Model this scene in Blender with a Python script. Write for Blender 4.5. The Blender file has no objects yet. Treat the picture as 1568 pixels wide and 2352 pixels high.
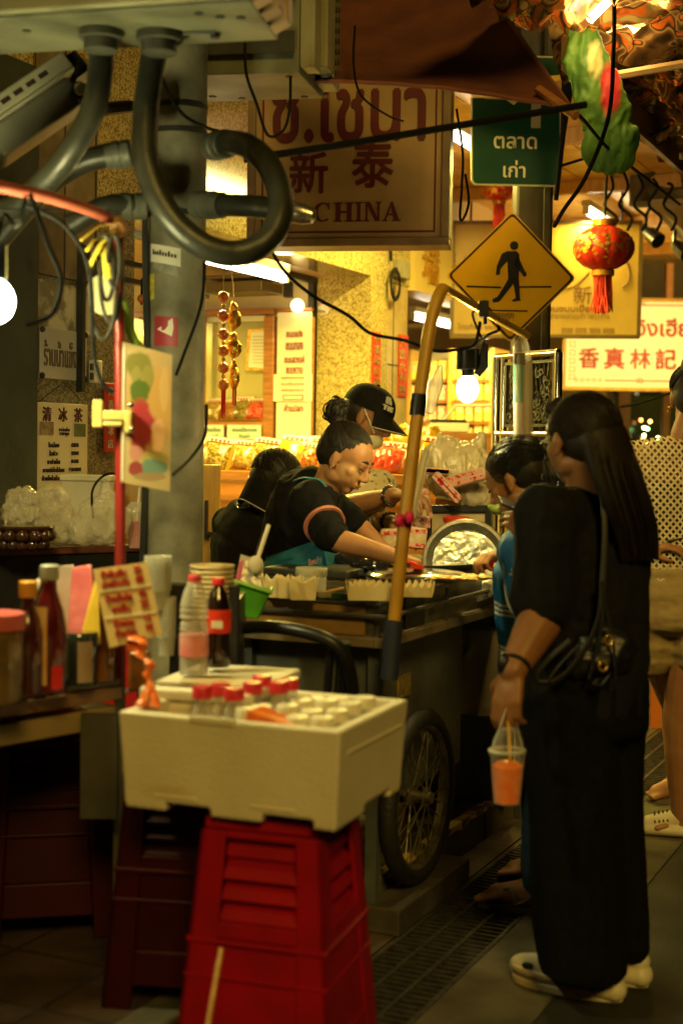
import bpy, bmesh, math, random
from mathutils import Vector as Vec, Matrix, noise, Quaternion
random.seed(7)
R = math.radians
SC = bpy.context.scene
COL = SC.collection
# ------------------------------------------------------------------ camera, night sky, street light level, exposure
F = 3267.0                      # focal length in units of the photograph seen at 1568 x 2352
CAM = Vec((0, 0, 1.45))
PITCH, ROLL = math.atan(146 / F), 0.015
fwd = Vec((0, math.cos(PITCH), -math.sin(PITCH)))
_r0, _u0 = Vec((1, 0, 0)), Vec((0, math.sin(PITCH), math.cos(PITCH)))
rgt = _r0 * math.cos(ROLL) + _u0 * math.sin(ROLL)
upv = _u0 * math.cos(ROLL) - _r0 * math.sin(ROLL)
cd = bpy.data.cameras.new('camera'); co = bpy.data.objects.new('camera', cd); COL.objects.link(co)
m4 = Matrix.Identity(4)
for i in range(3):
    m4[i][0], m4[i][1], m4[i][2], m4[i][3] = rgt[i], upv[i], -fwd[i], CAM[i]
co.matrix_world = m4
cd.sensor_fit = 'VERTICAL'; cd.sensor_height = 36; cd.lens = 50
cd.clip_start = 0.05; cd.clip_end = 400
cd.dof.use_dof = True; cd.dof.focus_distance = 5.5; cd.dof.aperture_fstop = 2.0
SC.camera = co
SUN_EL, SUN_AZ = R(35), R(170)      # direction the dim light of the street comes from (behind, to the right)
w = bpy.data.worlds.new('World'); SC.world = w; w.use_nodes = True
nt = w.node_tree
sk = nt.nodes.new('ShaderNodeTexSky'); sk.sky_type = 'NISHITA'; sk.sun_disc = False
sk.sun_elevation = SUN_EL; sk.sun_rotation = SUN_AZ
nt.links.new(sk.outputs[0], nt.nodes['Background'].inputs[0]); nt.nodes['Background'].inputs[1].default_value = 0.0002
sl = bpy.data.lights.new('sun', 'SUN'); sl.energy = 1.3; sl.angle = R(14); sl.color = (1.0, 0.65, 0.13)
so = bpy.data.objects.new('sun', sl); COL.objects.link(so)
sd = Vec((math.sin(SUN_AZ) * math.cos(SUN_EL), math.cos(SUN_AZ) * math.cos(SUN_EL), math.sin(SUN_EL)))
so.rotation_euler = sd.to_track_quat('Z', 'Y').to_euler()
SC.view_settings.view_transform = 'Standard'; SC.view_settings.look = 'None'
SC.view_settings.exposure = 0.2; SC.view_settings.gamma = 1.0
cy = SC.cycles
cy.use_denoising = True; cy.max_bounces = 7; cy.diffuse_bounces = 3; cy.glossy_bounces = 3
cy.transmission_bounces = 6; cy.transparent_max_bounces = 12
cy.caustics_reflective = False; cy.caustics_refractive = False
cy.sample_clamp_indirect = 3.0; cy.sample_clamp_direct = 0.0
cy.blur_glossy = 0.5

# ------------------------------------------------------------------ places: pixel + depth, or pixel on a plane of the street
U = Vec((math.sin(R(24.8)), math.cos(R(24.8)), 0))    # along the street
V = Vec((-U.y, U.x, 0))                               # from the street towards the shops
Z = Vec((0, 0, 1))
def ray(x, y): return fwd + rgt * ((x - 784) / F) - upv * ((y - 1176) / F)
def at(x, y, d): return CAM + ray(x, y) * d
def onz(x, y, z):
    r = ray(x, y); return CAM + r * ((z - CAM.z) / r.z)
def onv(x, y, v):
    r = ray(x, y); return CAM + r * (v / r.dot(V))
def onu(x, y, u):
    r = ray(x, y); return CAM + r * (u / r.dot(U))
def uv(u, v, z=0.0): return U * u + V * v + Z * z
def drop(p, z=0.0): return Vec((p.x, p.y, z))

# ------------------------------------------------------------------ materials
MATS = {}
def mat(name, c, c2=None, rough=0.6, metal=0.0, scale=8.0, bump=0.0, bscale=None, stretch=None, spec=0.5, trans=0.0,
        alpha=1.0, coat=0.0, emit=None, estr=0.0, ior=1.45, contrast=(0.35, 0.65), sss=0.0, detail=4.0, rvar=0.12):
    if name in MATS: return MATS[name]
    m = bpy.data.materials.new(name); m.use_nodes = True
    n = m.node_tree.nodes; l = m.node_tree.links; b = n['Principled BSDF']
    b.inputs['Metallic'].default_value = metal
    b.inputs['Specular IOR Level'].default_value = spec; b.inputs['IOR'].default_value = ior
    b.inputs['Transmission Weight'].default_value = trans; b.inputs['Alpha'].default_value = alpha
    b.inputs['Coat Weight'].default_value = coat; b.inputs['Coat Roughness'].default_value = 0.12
    if sss:
        b.inputs['Subsurface Weight'].default_value = sss; b.inputs['Subsurface Radius'].default_value = (0.012, 0.005, 0.003)
        b.inputs['Subsurface Scale'].default_value = 0.6
    if emit:
        b.inputs['Emission Color'].default_value = (*emit, 1); b.inputs['Emission Strength'].default_value = estr
    tc = n.new('ShaderNodeTexCoord'); mp = n.new('ShaderNodeMapping'); l.new(tc.outputs['Object'], mp.inputs[0])
    if stretch: mp.inputs['Scale'].default_value = stretch
    nz = n.new('ShaderNodeTexNoise'); nz.inputs['Scale'].default_value = scale; nz.inputs['Detail'].default_value = detail
    l.new(mp.outputs[0], nz.inputs['Vector'])
    rp = n.new('ShaderNodeValToRGB'); l.new(nz.outputs[0], rp.inputs[0])
    c2 = c2 or tuple(x * 0.78 for x in c)
    rp.color_ramp.elements[0].position = contrast[0]; rp.color_ramp.elements[1].position = contrast[1]
    rp.color_ramp.elements[0].color = (*c2, 1); rp.color_ramp.elements[1].color = (*c, 1)
    l.new(rp.outputs[0], b.inputs['Base Color'])
    mr = n.new('ShaderNodeMapRange'); l.new(nz.outputs[0], mr.inputs[0])
    mr.inputs[3].default_value = min(1, rough + rvar); mr.inputs[4].default_value = max(0.02, rough - rvar)
    if rvar: l.new(mr.outputs[0], b.inputs['Roughness'])
    else: b.inputs['Roughness'].default_value = rough
    if bump:
        n2 = n.new('ShaderNodeTexNoise'); n2.inputs['Scale'].default_value = bscale or scale * 4; n2.inputs['Detail'].default_value = 3
        l.new(mp.outputs[0], n2.inputs['Vector'])
        bp = n.new('ShaderNodeBump'); bp.inputs['Strength'].default_value = bump; bp.inputs['Distance'].default_value = 0.01
        l.new(n2.outputs[0], bp.inputs['Height']); l.new(bp.outputs[0], b.inputs['Normal'])
    MATS[name] = m
    return m
def film(name, c, alpha=0.35, rough=0.15, bump=0.35, bscale=25):
    """thin clear or milky plastic: part see-through, part glossy skin"""
    if name in MATS: return MATS[name]
    m = mat(name, c, tuple(x * .85 for x in c), rough=rough, scale=14, bump=bump, bscale=bscale, spec=0.7)
    n = m.node_tree.nodes; l = m.node_tree.links; b = n['Principled BSDF']
    t = n.new('ShaderNodeBsdfTransparent'); mx = n.new('ShaderNodeMixShader')
    lw = n.new('ShaderNodeLayerWeight'); lw.inputs[0].default_value = 0.35
    mr = n.new('ShaderNodeMapRange'); l.new(lw.outputs['Facing'], mr.inputs[0]); mr.inputs[3].default_value = alpha; mr.inputs[4].default_value = min(1, alpha + 0.5)
    l.new(mr.outputs[0], mx.inputs[0]); l.new(t.outputs[0], mx.inputs[1]); l.new(b.outputs[0], mx.inputs[2])
    l.new(mx.outputs[0], n['Material Output'].inputs[0])
    return m
def speckle(name, cols, scale=120, rough=0.25, coat=0.3):
    m = mat(name, cols[1], cols[0], rough=rough, scale=scale, coat=coat, contrast=(0.3, 0.6), detail=2)
    n = m.node_tree.nodes; l = m.node_tree.links; b = n['Principled BSDF']
    vo = n.new('ShaderNodeTexVoronoi'); vo.inputs['Scale'].default_value = scale
    tc = [x for x in n if x.type == 'TEX_COORD'][0]; l.new(tc.outputs['Object'], vo.inputs['Vector'])
    rp = n.new('ShaderNodeValToRGB'); e = rp.color_ramp.elements
    e[0].position = 0.15; e[1].position = 0.85; e[0].color = (*cols[0], 1); e[1].color = (*cols[2], 1)
    k = e.new(0.5); k.color = (*cols[1], 1)
    sp = n.new('ShaderNodeSeparateColor'); l.new(vo.outputs['Color'], sp.inputs[0]); l.new(sp.outputs[0], rp.inputs[0])
    l.new(rp.outputs[0], b.inputs['Base Color'])
    return m
def planks(name, c, c2, width=0.1, axis=0, rough=0.5, gap=0.06):
    """boards: a wave of seams across one object axis plus long grain"""
    m = mat(name, c, c2, rough=rough, scale=6, stretch=[(1, 1, 1), (1, 1, 1)][0], bump=0.2, bscale=40)
    n = m.node_tree.nodes; l = m.node_tree.links; b = n['Principled BSDF']
    tc = [x for x in n if x.type == 'TEX_COORD'][0]
    sx = n.new('ShaderNodeSeparateXYZ'); l.new(tc.outputs['Object'], sx.inputs[0])
    dv = n.new('ShaderNodeMath'); dv.operation = 'DIVIDE'; l.new(sx.outputs[axis], dv.inputs[0]); dv.inputs[1].default_value = width
    fr = n.new('ShaderNodeMath'); fr.operation = 'FRACT'; l.new(dv.outputs[0], fr.inputs[0])
    fl = n.new('ShaderNodeMath'); fl.operation = 'FLOOR'; l.new(dv.outputs[0], fl.inputs[0])
    gt = n.new('ShaderNodeMath'); gt.operation = 'LESS_THAN'; l.new(fr.outputs[0], gt.inputs[0]); gt.inputs[1].default_value = gap
    wn = n.new('ShaderNodeTexWhiteNoise'); wn.noise_dimensions = '1D'; l.new(fl.outputs[0], wn.inputs['W'])
    hs = n.new('ShaderNodeHueSaturation'); l.new([x for x in n if x.type == 'VALTORGB'][0].outputs[0], hs.inputs['Color'])
    ma = n.new('ShaderNodeMapRange'); l.new(wn.outputs[0], ma.inputs[0]); ma.inputs[3].default_value = 0.75; ma.inputs[4].default_value = 1.2
    l.new(ma.outputs[0], hs.inputs['Value'])
    mx = n.new('ShaderNodeMix'); mx.data_type = 'RGBA'; l.new(gt.outputs[0], mx.inputs[0]); l.new(hs.outputs[0], mx.inputs[6]); mx.inputs[7].default_value = (*[x * .2 for x in c2], 1)
    l.new(mx.outputs[2], b.inputs['Base Color'])
    return m
def patch(m, c, r, col, edge=.25, ns=60):
    """a stain of another colour at one place of a thing (object space)"""
    n = m.node_tree.nodes; l = m.node_tree.links; b = n['Principled BSDF']; old = b.inputs['Base Color'].links[0].from_socket
    tc = [x for x in n if x.type == 'TEX_COORD'][0]
    sb = n.new('ShaderNodeVectorMath'); sb.operation = 'SUBTRACT'; l.new(tc.outputs['Object'], sb.inputs[0]); sb.inputs[1].default_value = c
    dv = n.new('ShaderNodeVectorMath'); dv.operation = 'DIVIDE'; l.new(sb.outputs[0], dv.inputs[0]); dv.inputs[1].default_value = r
    ln = n.new('ShaderNodeVectorMath'); ln.operation = 'LENGTH'; l.new(dv.outputs[0], ln.inputs[0])
    nz = n.new('ShaderNodeTexNoise'); nz.inputs['Scale'].default_value = ns; l.new(tc.outputs['Object'], nz.inputs['Vector'])
    ad = n.new('ShaderNodeMath'); ad.operation = 'MULTIPLY_ADD'; l.new(nz.outputs[0], ad.inputs[0]); ad.inputs[1].default_value = .8; l.new(ln.outputs['Value'], ad.inputs[2])
    mr = n.new('ShaderNodeMapRange'); l.new(ad.outputs[0], mr.inputs[0]); mr.inputs[1].default_value = 1.4 - edge; mr.inputs[2].default_value = 1.4 + edge; mr.inputs[3].default_value = 1; mr.inputs[4].default_value = 0
    mx = n.new('ShaderNodeMix'); mx.data_type = 'RGBA'; l.new(mr.outputs[0], mx.inputs[0]); l.new(old, mx.inputs[6]); mx.inputs[7].default_value = (*col, 1); l.new(mx.outputs[2], b.inputs['Base Color'])
def lamp_mat(name, c, s):
    if name in MATS: return MATS[name]
    m = bpy.data.materials.new(name); m.use_nodes = True; n = m.node_tree.nodes
    b = n['Principled BSDF']; b.inputs['Base Color'].default_value = (*[x * .25 for x in c], 1)
    b.inputs['Emission Color'].default_value = (*c, 1); b.inputs['Emission Strength'].default_value = s
    MATS[name] = m; return m

# ------------------------------------------------------------------ mesh building
LOC = {}
class MB:
    def __init__(s): s.v, s.f = [], []
    def add(s, vs, fs):
        k = len(s.v); s.v += [Vec(p) for p in vs]; s.f += [tuple(i + k for i in f) for f in fs]; return s
    def obox(s, o, a, b, c):
        o, a, b, c = Vec(o), Vec(a), Vec(b), Vec(c)
        if a.cross(b).dot(c) < 0: a, b = b, a
        p = [o, o + a, o + a + b, o + b]; p += [q + c for q in p]
        return s.add(p, [(3, 2, 1, 0), (4, 5, 6, 7), (0, 1, 5, 4), (1, 2, 6, 5), (2, 3, 7, 6), (3, 0, 4, 7)])
    def box(s, c, size, X=Vec((1, 0, 0)), Y=Vec((0, 1, 0)), ZZ=Vec((0, 0, 1))):
        a, b, d = X * size[0], Y * size[1], ZZ * size[2]
        return s.obox(Vec(c) - (a + b + d) / 2, a, b, d)
    def hexa(s, p):   # p: 4 bottom points then 4 top points
        p = [Vec(q) for q in p]
        fs = [(3, 2, 1, 0), (4, 5, 6, 7), (0, 1, 5, 4), (1, 2, 6, 5), (2, 3, 7, 6), (3, 0, 4, 7)]
        if (p[1] - p[0]).cross(p[3] - p[0]).dot(p[4] - p[0]) < 0: fs = [f[::-1] for f in fs]
        return s.add(p, fs)
    def prism(s, pts, t):
        pts = [Vec(p) for p in pts]; n = len(pts); t = Vec(t)
        nn = Vec((0, 0, 0))
        for i in range(n): nn += (pts[i] - pts[0]).cross(pts[(i + 1) % n] - pts[0])
        if nn.dot(t) < 0: pts = pts[::-1]
        return s.add(pts + [p + t for p in pts], [tuple(range(n))[::-1], tuple(range(n, 2 * n))] + [(i, (i + 1) % n, n + (i + 1) % n, n + i) for i in range(n)])
    def tube(s, pts, r, n=8, closed=False, flat=1.0):
        pts = [Vec(p) for p in pts]; L = len(pts)
        rr = r if isinstance(r, (list, tuple)) else [r] * L
        vs, fs, prev = [], [], None
        for i, p in enumerate(pts):
            a = pts[(i - 1) % L] if (closed or i > 0) else p
            b = pts[(i + 1) % L] if (closed or i < L - 1) else p
            t = (b - a); t = t.normalized() if t.length > 1e-9 else Vec((0, 0, 1))
            if prev is None:
                x = t.cross(Z); x = t.cross(Vec((1, 0, 0))) if x.length < 1e-3 else x
            else: x = prev - t * prev.dot(t)
            x = x.normalized() if x.length > 1e-9 else t.orthogonal().normalized(); prev = x; y = t.cross(x)
            for k in range(n):
                q = 2 * math.pi * k / n; vs.append(p + (x * math.cos(q) + y * math.sin(q) * flat) * rr[i])
        for i in range(L if closed else L - 1):
            j = (i + 1) % L
            for k in range(n): fs.append((i * n + k, i * n + (k + 1) % n, j * n + (k + 1) % n, j * n + k))
        if not closed: fs += [tuple(range(n))[::-1], tuple(range((L - 1) * n, L * n))]
        return s.add(vs, fs)
    def lathe(s, prof, base, axis=Z, n=24, X=None):
        axis = Vec(axis).normalized(); X = (Vec(X) if X else axis.orthogonal()).normalized(); Y = axis.cross(X); base = Vec(base)
        vs = []; fs = []; L = len(prof)
        for (r, h) in prof:
            for k in range(n):
                q = 2 * math.pi * k / n; vs.append(base + axis * h + (X * math.cos(q) + Y * math.sin(q)) * max(r, 1e-4))
        for i in range(L - 1):
            for k in range(n): fs.append((i * n + k, i * n + (k + 1) % n, (i + 1) * n + (k + 1) % n, (i + 1) * n + k))
        if prof[0] != prof[-1]: fs += [tuple(range(n))[::-1], tuple(range((L - 1) * n, L * n))]
        return s.add(vs, fs)
    def ell(s, c, r, X=Vec((1, 0, 0)), Y=Vec((0, 1, 0)), ZZ=Vec((0, 0, 1)), seg=20, rings=12):
        r = r if isinstance(r, (tuple, list)) else (r, r, r); c = Vec(c); vs, fs = [c + ZZ * r[2]], []
        for i in range(1, rings):
            a = math.pi * i / rings
            for k in range(seg):
                q = 2 * math.pi * k / seg
                vs.append(c + X * r[0] * math.sin(a) * math.cos(q) + Y * r[1] * math.sin(a) * math.sin(q) + ZZ * r[2] * math.cos(a))
        vs.append(c - ZZ * r[2]); e = len(vs) - 1
        for k in range(seg): fs.append((0, 1 + k, 1 + (k + 1) % seg)); fs.append((e, 1 + (rings - 2) * seg + (k + 1) % seg, 1 + (rings - 2) * seg + k))
        for i in range(rings - 2):
            for k in range(seg):
                a = 1 + i * seg + k; b = 1 + i * seg + (k + 1) % seg; fs.append((a, a + seg, b + seg, b))
        return s.add(vs, fs)
    def cap(s, p0, r0, p1, r1, n=14):
        """tapered round limb"""
        p0, p1 = Vec(p0), Vec(p1); ax = p1 - p0; L = ax.length
        if L < 1e-5: return s.ell(p0, r0)
        pr = [(r0 * math.cos(a), -r0 * math.sin(-a) * 1) for a in ()]
        pr = [(r0 * math.sin(math.pi / 2 * i / 4), -r0 * math.cos(math.pi / 2 * i / 4)) for i in range(0, 5)]
        pr += [(r1 * math.cos(math.pi / 2 * i / 4), L + r1 * math.sin(math.pi / 2 * i / 4)) for i in range(0, 5)]
        return s.lathe(pr, p0, ax, n)
    def chain(s, pts):   # [(point, radius), ...]
        for (a, b) in zip(pts[:-1], pts[1:]): s.cap(a[0], a[1], b[0], b[1])
        return s
    def sheet(s, fn, nu, nv, t=None, close_u=False):
        vs = [fn(i / nu, j / nv) for j in range(nv + 1) for i in range(nu + 1)]; w_ = nu + 1
        fs = [(j * w_ + i, j * w_ + i + 1, (j + 1) * w_ + i + 1, (j + 1) * w_ + i) for j in range(nv) for i in range(nu)]
        if t is None: return s.add(vs, fs)
        t = Vec(t); k = len(vs); vs2 = [Vec(p) + t for p in vs]
        fs2 = [tuple(a + k for a in f[::-1]) for f in fs]
        ring = [i for i in range(w_)] + [j * w_ + nu for j in range(1, nv + 1)] + [nv * w_ + i for i in range(nu - 1, -1, -1)] + [j * w_ for j in range(nv - 1, 0, -1)]
        side = [(ring[(i + 1) % len(ring)], ring[i], ring[i] + k, ring[(i + 1) % len(ring)] + k) for i in range(len(ring))]
        return s.add(vs + vs2, fs + fs2 + side)
    def jitter(s, amp, freq=6.0, seed=0.0):
        for i, p in enumerate(s.v):
            q = p * freq + Vec((seed, seed * 1.7, -seed)); s.v[i] = p + Vec((noise.noise(q), noise.noise(q + Vec((31, 0, 0))), noise.noise(q + Vec((0, 57, 0))))) * amp
        return s
    def mesh(s, name, off):
        me = bpy.data.meshes.new(name); me.from_pydata([p - off for p in s.v], [], s.f); me.update(); return me
    def build(s, name, m, parent=None, smooth=35, bevel=0, base=None, seg=2, fixn=False):
        if parent is not None: off = LOC[parent.name]
        elif base is not None: off = Vec(base)
        else:
            xs = [p.x for p in s.v]; ys = [p.y for p in s.v]; zs = [p.z for p in s.v]
            off = Vec(((min(xs) + max(xs)) / 2, (min(ys) + max(ys)) / 2, min(zs)))
        me = s.mesh(name, off); o = bpy.data.objects.new(name, me); COL.objects.link(o)
        if fixn:
            bm = bmesh.new(); bm.from_mesh(me); bmesh.ops.recalc_face_normals(bm, faces=bm.faces); bm.to_mesh(me); bm.free()
        me.materials.append(m)
        if smooth:
            me.polygons.foreach_set('use_smooth', [True] * len(me.polygons)); me.set_sharp_from_angle(angle=R(smooth))
        if bevel:
            b = o.modifiers.new('edge', 'BEVEL'); b.width = bevel; b.segments = seg; b.limit_method = 'ANGLE'; b.angle_limit = R(40)
            b.harden_normals = False
        if parent is not None: o.parent = parent
        else: o.location = off
        LOC[o.name] = off
        return o
def tag(o, label=None, cat=None, group=None, kind=None):
    if label: o['label'] = label
    if cat: o['category'] = cat
    if group: o['group'] = group
    if kind: o['kind'] = kind
    return o
def thing(name, label, cat, loc=(0, 0, 0), group=None):
    o = bpy.data.objects.new(name, None); COL.objects.link(o); o.location = loc; o.empty_display_size = 0.1
    LOC[o.name] = Vec(loc); return tag(o, label, cat, group)
def kids(o): return [c for c in bpy.data.objects if c.parent == o]
def dup(root, loc, rz=None, label=None, group=None, scale=None, rot=None):
    def rec(o, p):
        c = o.copy(); COL.objects.link(c); LOC[c.name] = Vec((0, 0, 0))
        if p is not None: c.parent = p
        for k in CH.get(o.name, ()): rec(k, c)
        return c
    CH = {}
    for o in COL.objects:
        if o.parent: CH.setdefault(o.parent.name, []).append(o)
    c = rec(root, None); c.location = loc
    if rz is not None: c.rotation_euler = (0, 0, rz)
    if rot is not None: c.rotation_euler = rot
    if scale: c.scale = scale if hasattr(scale, '__len__') else (scale,) * 3
    if label: c['label'] = label
    if group: c['group'] = group
    return c
def smoothpath(pts, n=8):
    pts = [Vec(p) for p in pts]; out = []
    for i in range(len(pts) - 1):
        p0 = pts[max(i - 1, 0)]; p1, p2 = pts[i], pts[i + 1]; p3 = pts[min(i + 2, len(pts) - 1)]
        for k in range(n):
            t = k / n; t2, t3 = t * t, t * t * t
            out.append(0.5 * ((2 * p1) + (p2 - p0) * t + (2 * p0 - 5 * p1 + 4 * p2 - p3) * t2 + (3 * p1 - p0 - 3 * p2 + p3) * t3))
    return out + [pts[-1]]
def text(body, c, X, Y, w=None, h=None, m=None, parent=None, name='lettering', ex=0.0015, bold=0.0, stretch=False):
    cu = bpy.data.curves.new(name, 'FONT'); cu.body = body; cu.extrude = 0.02; cu.resolution_u = 3
    cu.align_x = 'CENTER'; cu.space_line = 1.15
    o = bpy.data.objects.new(name, cu); me = bpy.data.meshes.new_from_object(o)
    bpy.data.objects.remove(o); bpy.data.curves.remove(cu)
    X, Y = Vec(X).normalized(), Vec(Y).normalized(); N = X.cross(Y)
    vs = [v.co.copy() for v in me.vertices]; fs = [tuple(p.vertices) for p in me.polygons]
    bpy.data.meshes.remove(me)
    if not vs: return None
    x0, x1 = min(v.x for v in vs), max(v.x for v in vs); y0, y1 = min(v.y for v in vs), max(v.y for v in vs)
    sx = w / (x1 - x0) if w else None; sy = h / (y1 - y0) if h else None
    if not stretch:
        k = min(a for a in (sx, sy) if a); sx = sy = k
    sx = sx or sy; sy = sy or sx
    mb = MB()
    sh = [(0, 0)] if not bold else [(bold, 0), (-bold, 0), (0, bold), (0, -bold)]
    for i, (bx, by) in enumerate(sh):
        mb.add([Vec(c) + X * (v.x + bx - (x0 + x1) / 2) * sx + Y * (v.y + by - (y0 + y1) / 2) * sy + N * ((ex + .0003 * i) if v.z > 0 else -ex) for v in vs], fs)
    return mb if parent is None and m is None else mb.build(name, m, parent, smooth=0)
def light(parent, p, energy, col=(1, .75, .35), r=0.04, kind='POINT', size=None, rot=None, name='lamp_light'):
    l = bpy.data.lights.new(name, kind); l.energy = energy; l.color = col
    if kind == 'POINT': l.shadow_soft_size = r
    if kind == 'AREA': l.shape = 'RECTANGLE'; l.size, l.size_y = size
    o = bpy.data.objects.new(name, l); COL.objects.link(o)
    if rot is not None: o.rotation_euler = rot
    if parent: o.parent = parent; o.location = Vec(p) - LOC[parent.name]
    else: o.location = p
    return o
def organic(mb, name, m, parent, voxel=0.007, it=6, fac=0.5, wrinkle=0.0, wfreq=14.0, wstretch=(1, 1, 1), base=None, ridge=False, patch=None):
    """merge overlapping rounded pieces into one continuous skin"""
    off = LOC[parent.name] if parent is not None else Vec(base)
    me = mb.mesh(name, off); o = bpy.data.objects.new(name, me); COL.objects.link(o)
    rm = o.modifiers.new('skin', 'REMESH'); rm.mode = 'VOXEL'; rm.voxel_size = voxel; rm.adaptivity = 0
    if it:
        sm = o.modifiers.new('soft', 'SMOOTH'); sm.factor = fac; sm.iterations = it
    dg = bpy.context.evaluated_depsgraph_get(); dg.update()
    new = bpy.data.meshes.new_from_object(o.evaluated_get(dg)); o.modifiers.clear(); o.data = new; bpy.data.meshes.remove(me); new.name = name
    if wrinkle:
        ns = [v.normal.copy() for v in new.vertices]
        for v, nn in zip(new.vertices, ns):
            p = v.co + off
            if 1:
                q = Vec((p.x * wstretch[0], p.y * wstretch[1], p.z * wstretch[2])) * wfreq
                a = (.6 - 1.6 * abs(noise.noise(q)) + .25 - abs(noise.noise(q * 2.7)) * .8) if ridge else noise.noise(q) * 0.65 + noise.noise(q * 2.3) * 0.35
                v.co += nn * (a * wrinkle)
    new.materials.clear(); new.materials.append(m)
    new.polygons.foreach_set('use_smooth', [True] * len(new.polygons)); new.update()
    if parent is not None: o.parent = parent
    else: o.location = off
    LOC[o.name] = off
    return o
# ------------------------------------------------------------------ palette
M_ASPH = mat('asphalt', (.036, .033, .027), (.016, .015, .013), rough=.62, scale=3.5, bump=.5, bscale=160, detail=8)
M_CONC = mat('worn_concrete', (.13, .11, .06), (.05, .045, .028), rough=.7, scale=5, bump=.4, bscale=70, detail=8)
M_GUT = mat('gutter_concrete', (.15, .11, .07), (.06, .05, .035), rough=.55, scale=6, bump=.4, bscale=60)
M_KERB = mat('kerb_paint', (.80, .55, .09), (.12, .10, .07), rough=.7, scale=11, bump=.5, bscale=50, contrast=(.46, .54), detail=8)
M_IRON = mat('dark_iron', (.11, .105, .085), (.05, .045, .038), rough=.4, metal=.6, scale=30, bump=.2)
M_BLACKP = mat('black_plastic', (.012, .012, .013), (.006, .006, .007), rough=.4, scale=20)
M_GRAN = speckle('granite', ((.24, .17, .055), (.44, .34, .12), (.56, .46, .20)), scale=125, rough=.16, coat=.5)
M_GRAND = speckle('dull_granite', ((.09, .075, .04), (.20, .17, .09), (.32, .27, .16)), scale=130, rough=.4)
M_TILE = mat('tan_stone_tile', (.50, .36, .18), (.38, .27, .13), rough=.3, scale=9, coat=.2, bump=.05)
M_GREY = mat('grey_plaster', (.16, .15, .11), (.08, .075, .055), rough=.75, scale=4, bump=.3, bscale=30, detail=8)
M_CREAM = mat('cream_paint', (.74, .62, .40), (.66, .55, .34), rough=.5, scale=3)
M_SOFF = mat('brown_soffit', (.46, .28, .11), (.36, .21, .08), rough=.35, scale=3, stretch=(1, 8, 1))
M_WOOD = mat('varnished_wood', (.42, .17, .05), (.26, .095, .028), rough=.35, scale=6, stretch=(1, 1, 9), coat=.2, bump=.08)
M_WOODY = mat('yellow_wood', (.62, .36, .09), (.48, .26, .06), rough=.45, scale=6, stretch=(9, 9, 1), bump=.05)
M_PLANK = planks('old_planks', (.26, .19, .10), (.13, .095, .05), width=.085, axis=0, rough=.65)
M_WHITE = mat('white_board', (.80, .76, .66), (.74, .70, .60), rough=.45, scale=5)
M_PAPER = mat('paper', (.76, .72, .62), (.68, .63, .52), rough=.6, scale=7)
M_RED = mat('red_print', (.42, .02, .02), (.34, .012, .012), rough=.5, scale=10)
M_REDB = mat('bright_red_paper', (.72, .045, .015), (.6, .03, .01), rough=.45, scale=12)
M_MAROON = mat('maroon_print', (.085, .003, .007), (.065, .0025, .005), rough=.5, scale=10)
M_INK = mat('dark_ink', (.035, .02, .015), rough=.6, scale=20)
M_GREENI = mat('green_print', (.02, .22, .16), rough=.6, scale=20)
M_GOLD = mat('gold_foil', (.75, .46, .08), (.55, .30, .03), rough=.28, metal=.85, scale=20, bump=.4, bscale=60)
M_STEEL = mat('worn_steel', (.55, .53, .47), (.36, .34, .29), rough=.28, metal=.9, scale=14, bump=.06)
M_CHROME = mat('bright_steel', (.72, .70, .64), (.6, .58, .52), rough=.14, metal=1.0, scale=14)
M_PIPE = mat('conduit_grey', (.10, .105, .085), (.05, .052, .042), rough=.5, scale=10, bump=.2, bscale=50)
M_CAB = mat('cabinet_grey', (.15, .155, .105), (.085, .088, .06), rough=.5, scale=5, bump=.1, bscale=90)
M_DARKM = mat('dark_metal', (.035, .036, .033), (.018, .018, .017), rough=.5, scale=9)

# ------------------------------------------------------------------ ground, drain, kerb, pavement
def strip(name, u0, u1, v0, v1, z, m, nu=60, nv=4, kind='structure', thick=None):
    mb = MB()
    mb.sheet(lambda a, b: uv(u0 + (u1 - u0) * a, v0 + (v1 - v0) * b, z), nu, nv)
    return tag(mb.build(name, m, smooth=0), kind=kind)
strip('road', -60, 90, -80, 1.30, 0.0, M_ASPH)
strip('road_edge', -8, 40, 1.03, 1.297, 0.004, M_CONC)
tag(MB().obox(uv(-60, 1.27, -.3), U * 150, V * .36, Z * .02).build('drain_bed', mat('sludge', (.012, .011, .009), rough=.3, scale=5), smooth=0), kind='structure')
strip('gutter', -60, 90, 1.59, 1.70, 0.0, M_GUT)
tag(MB().obox(uv(-60, 1.302, -.28), U * 150, V * .02, Z * .276).obox(uv(-60, 1.57, -.28), U * 150, V * .018, Z * .276).build('drain_walls', M_GUT, smooth=0), kind='structure')
gr = thing('drain_grate', 'long dark iron drain grate let into the road beside the kerb', 'grate', uv(4.5, 1.44, 0))
gb = MB()
for i in range(230):
    gb.obox(uv(2.2 + i * .034, 1.306, -.022), U * .009, V * .262, Z * .022)
gb.build('bars', M_IRON, gr, smooth=0)
gf = MB()
for v_ in (1.302, 1.39, 1.48, 1.563): gf.obox(uv(2.2, v_, -.024), U * 7.8, V * .013, Z * .026)
gf.build('rails', M_IRON, gr, smooth=0)
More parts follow.
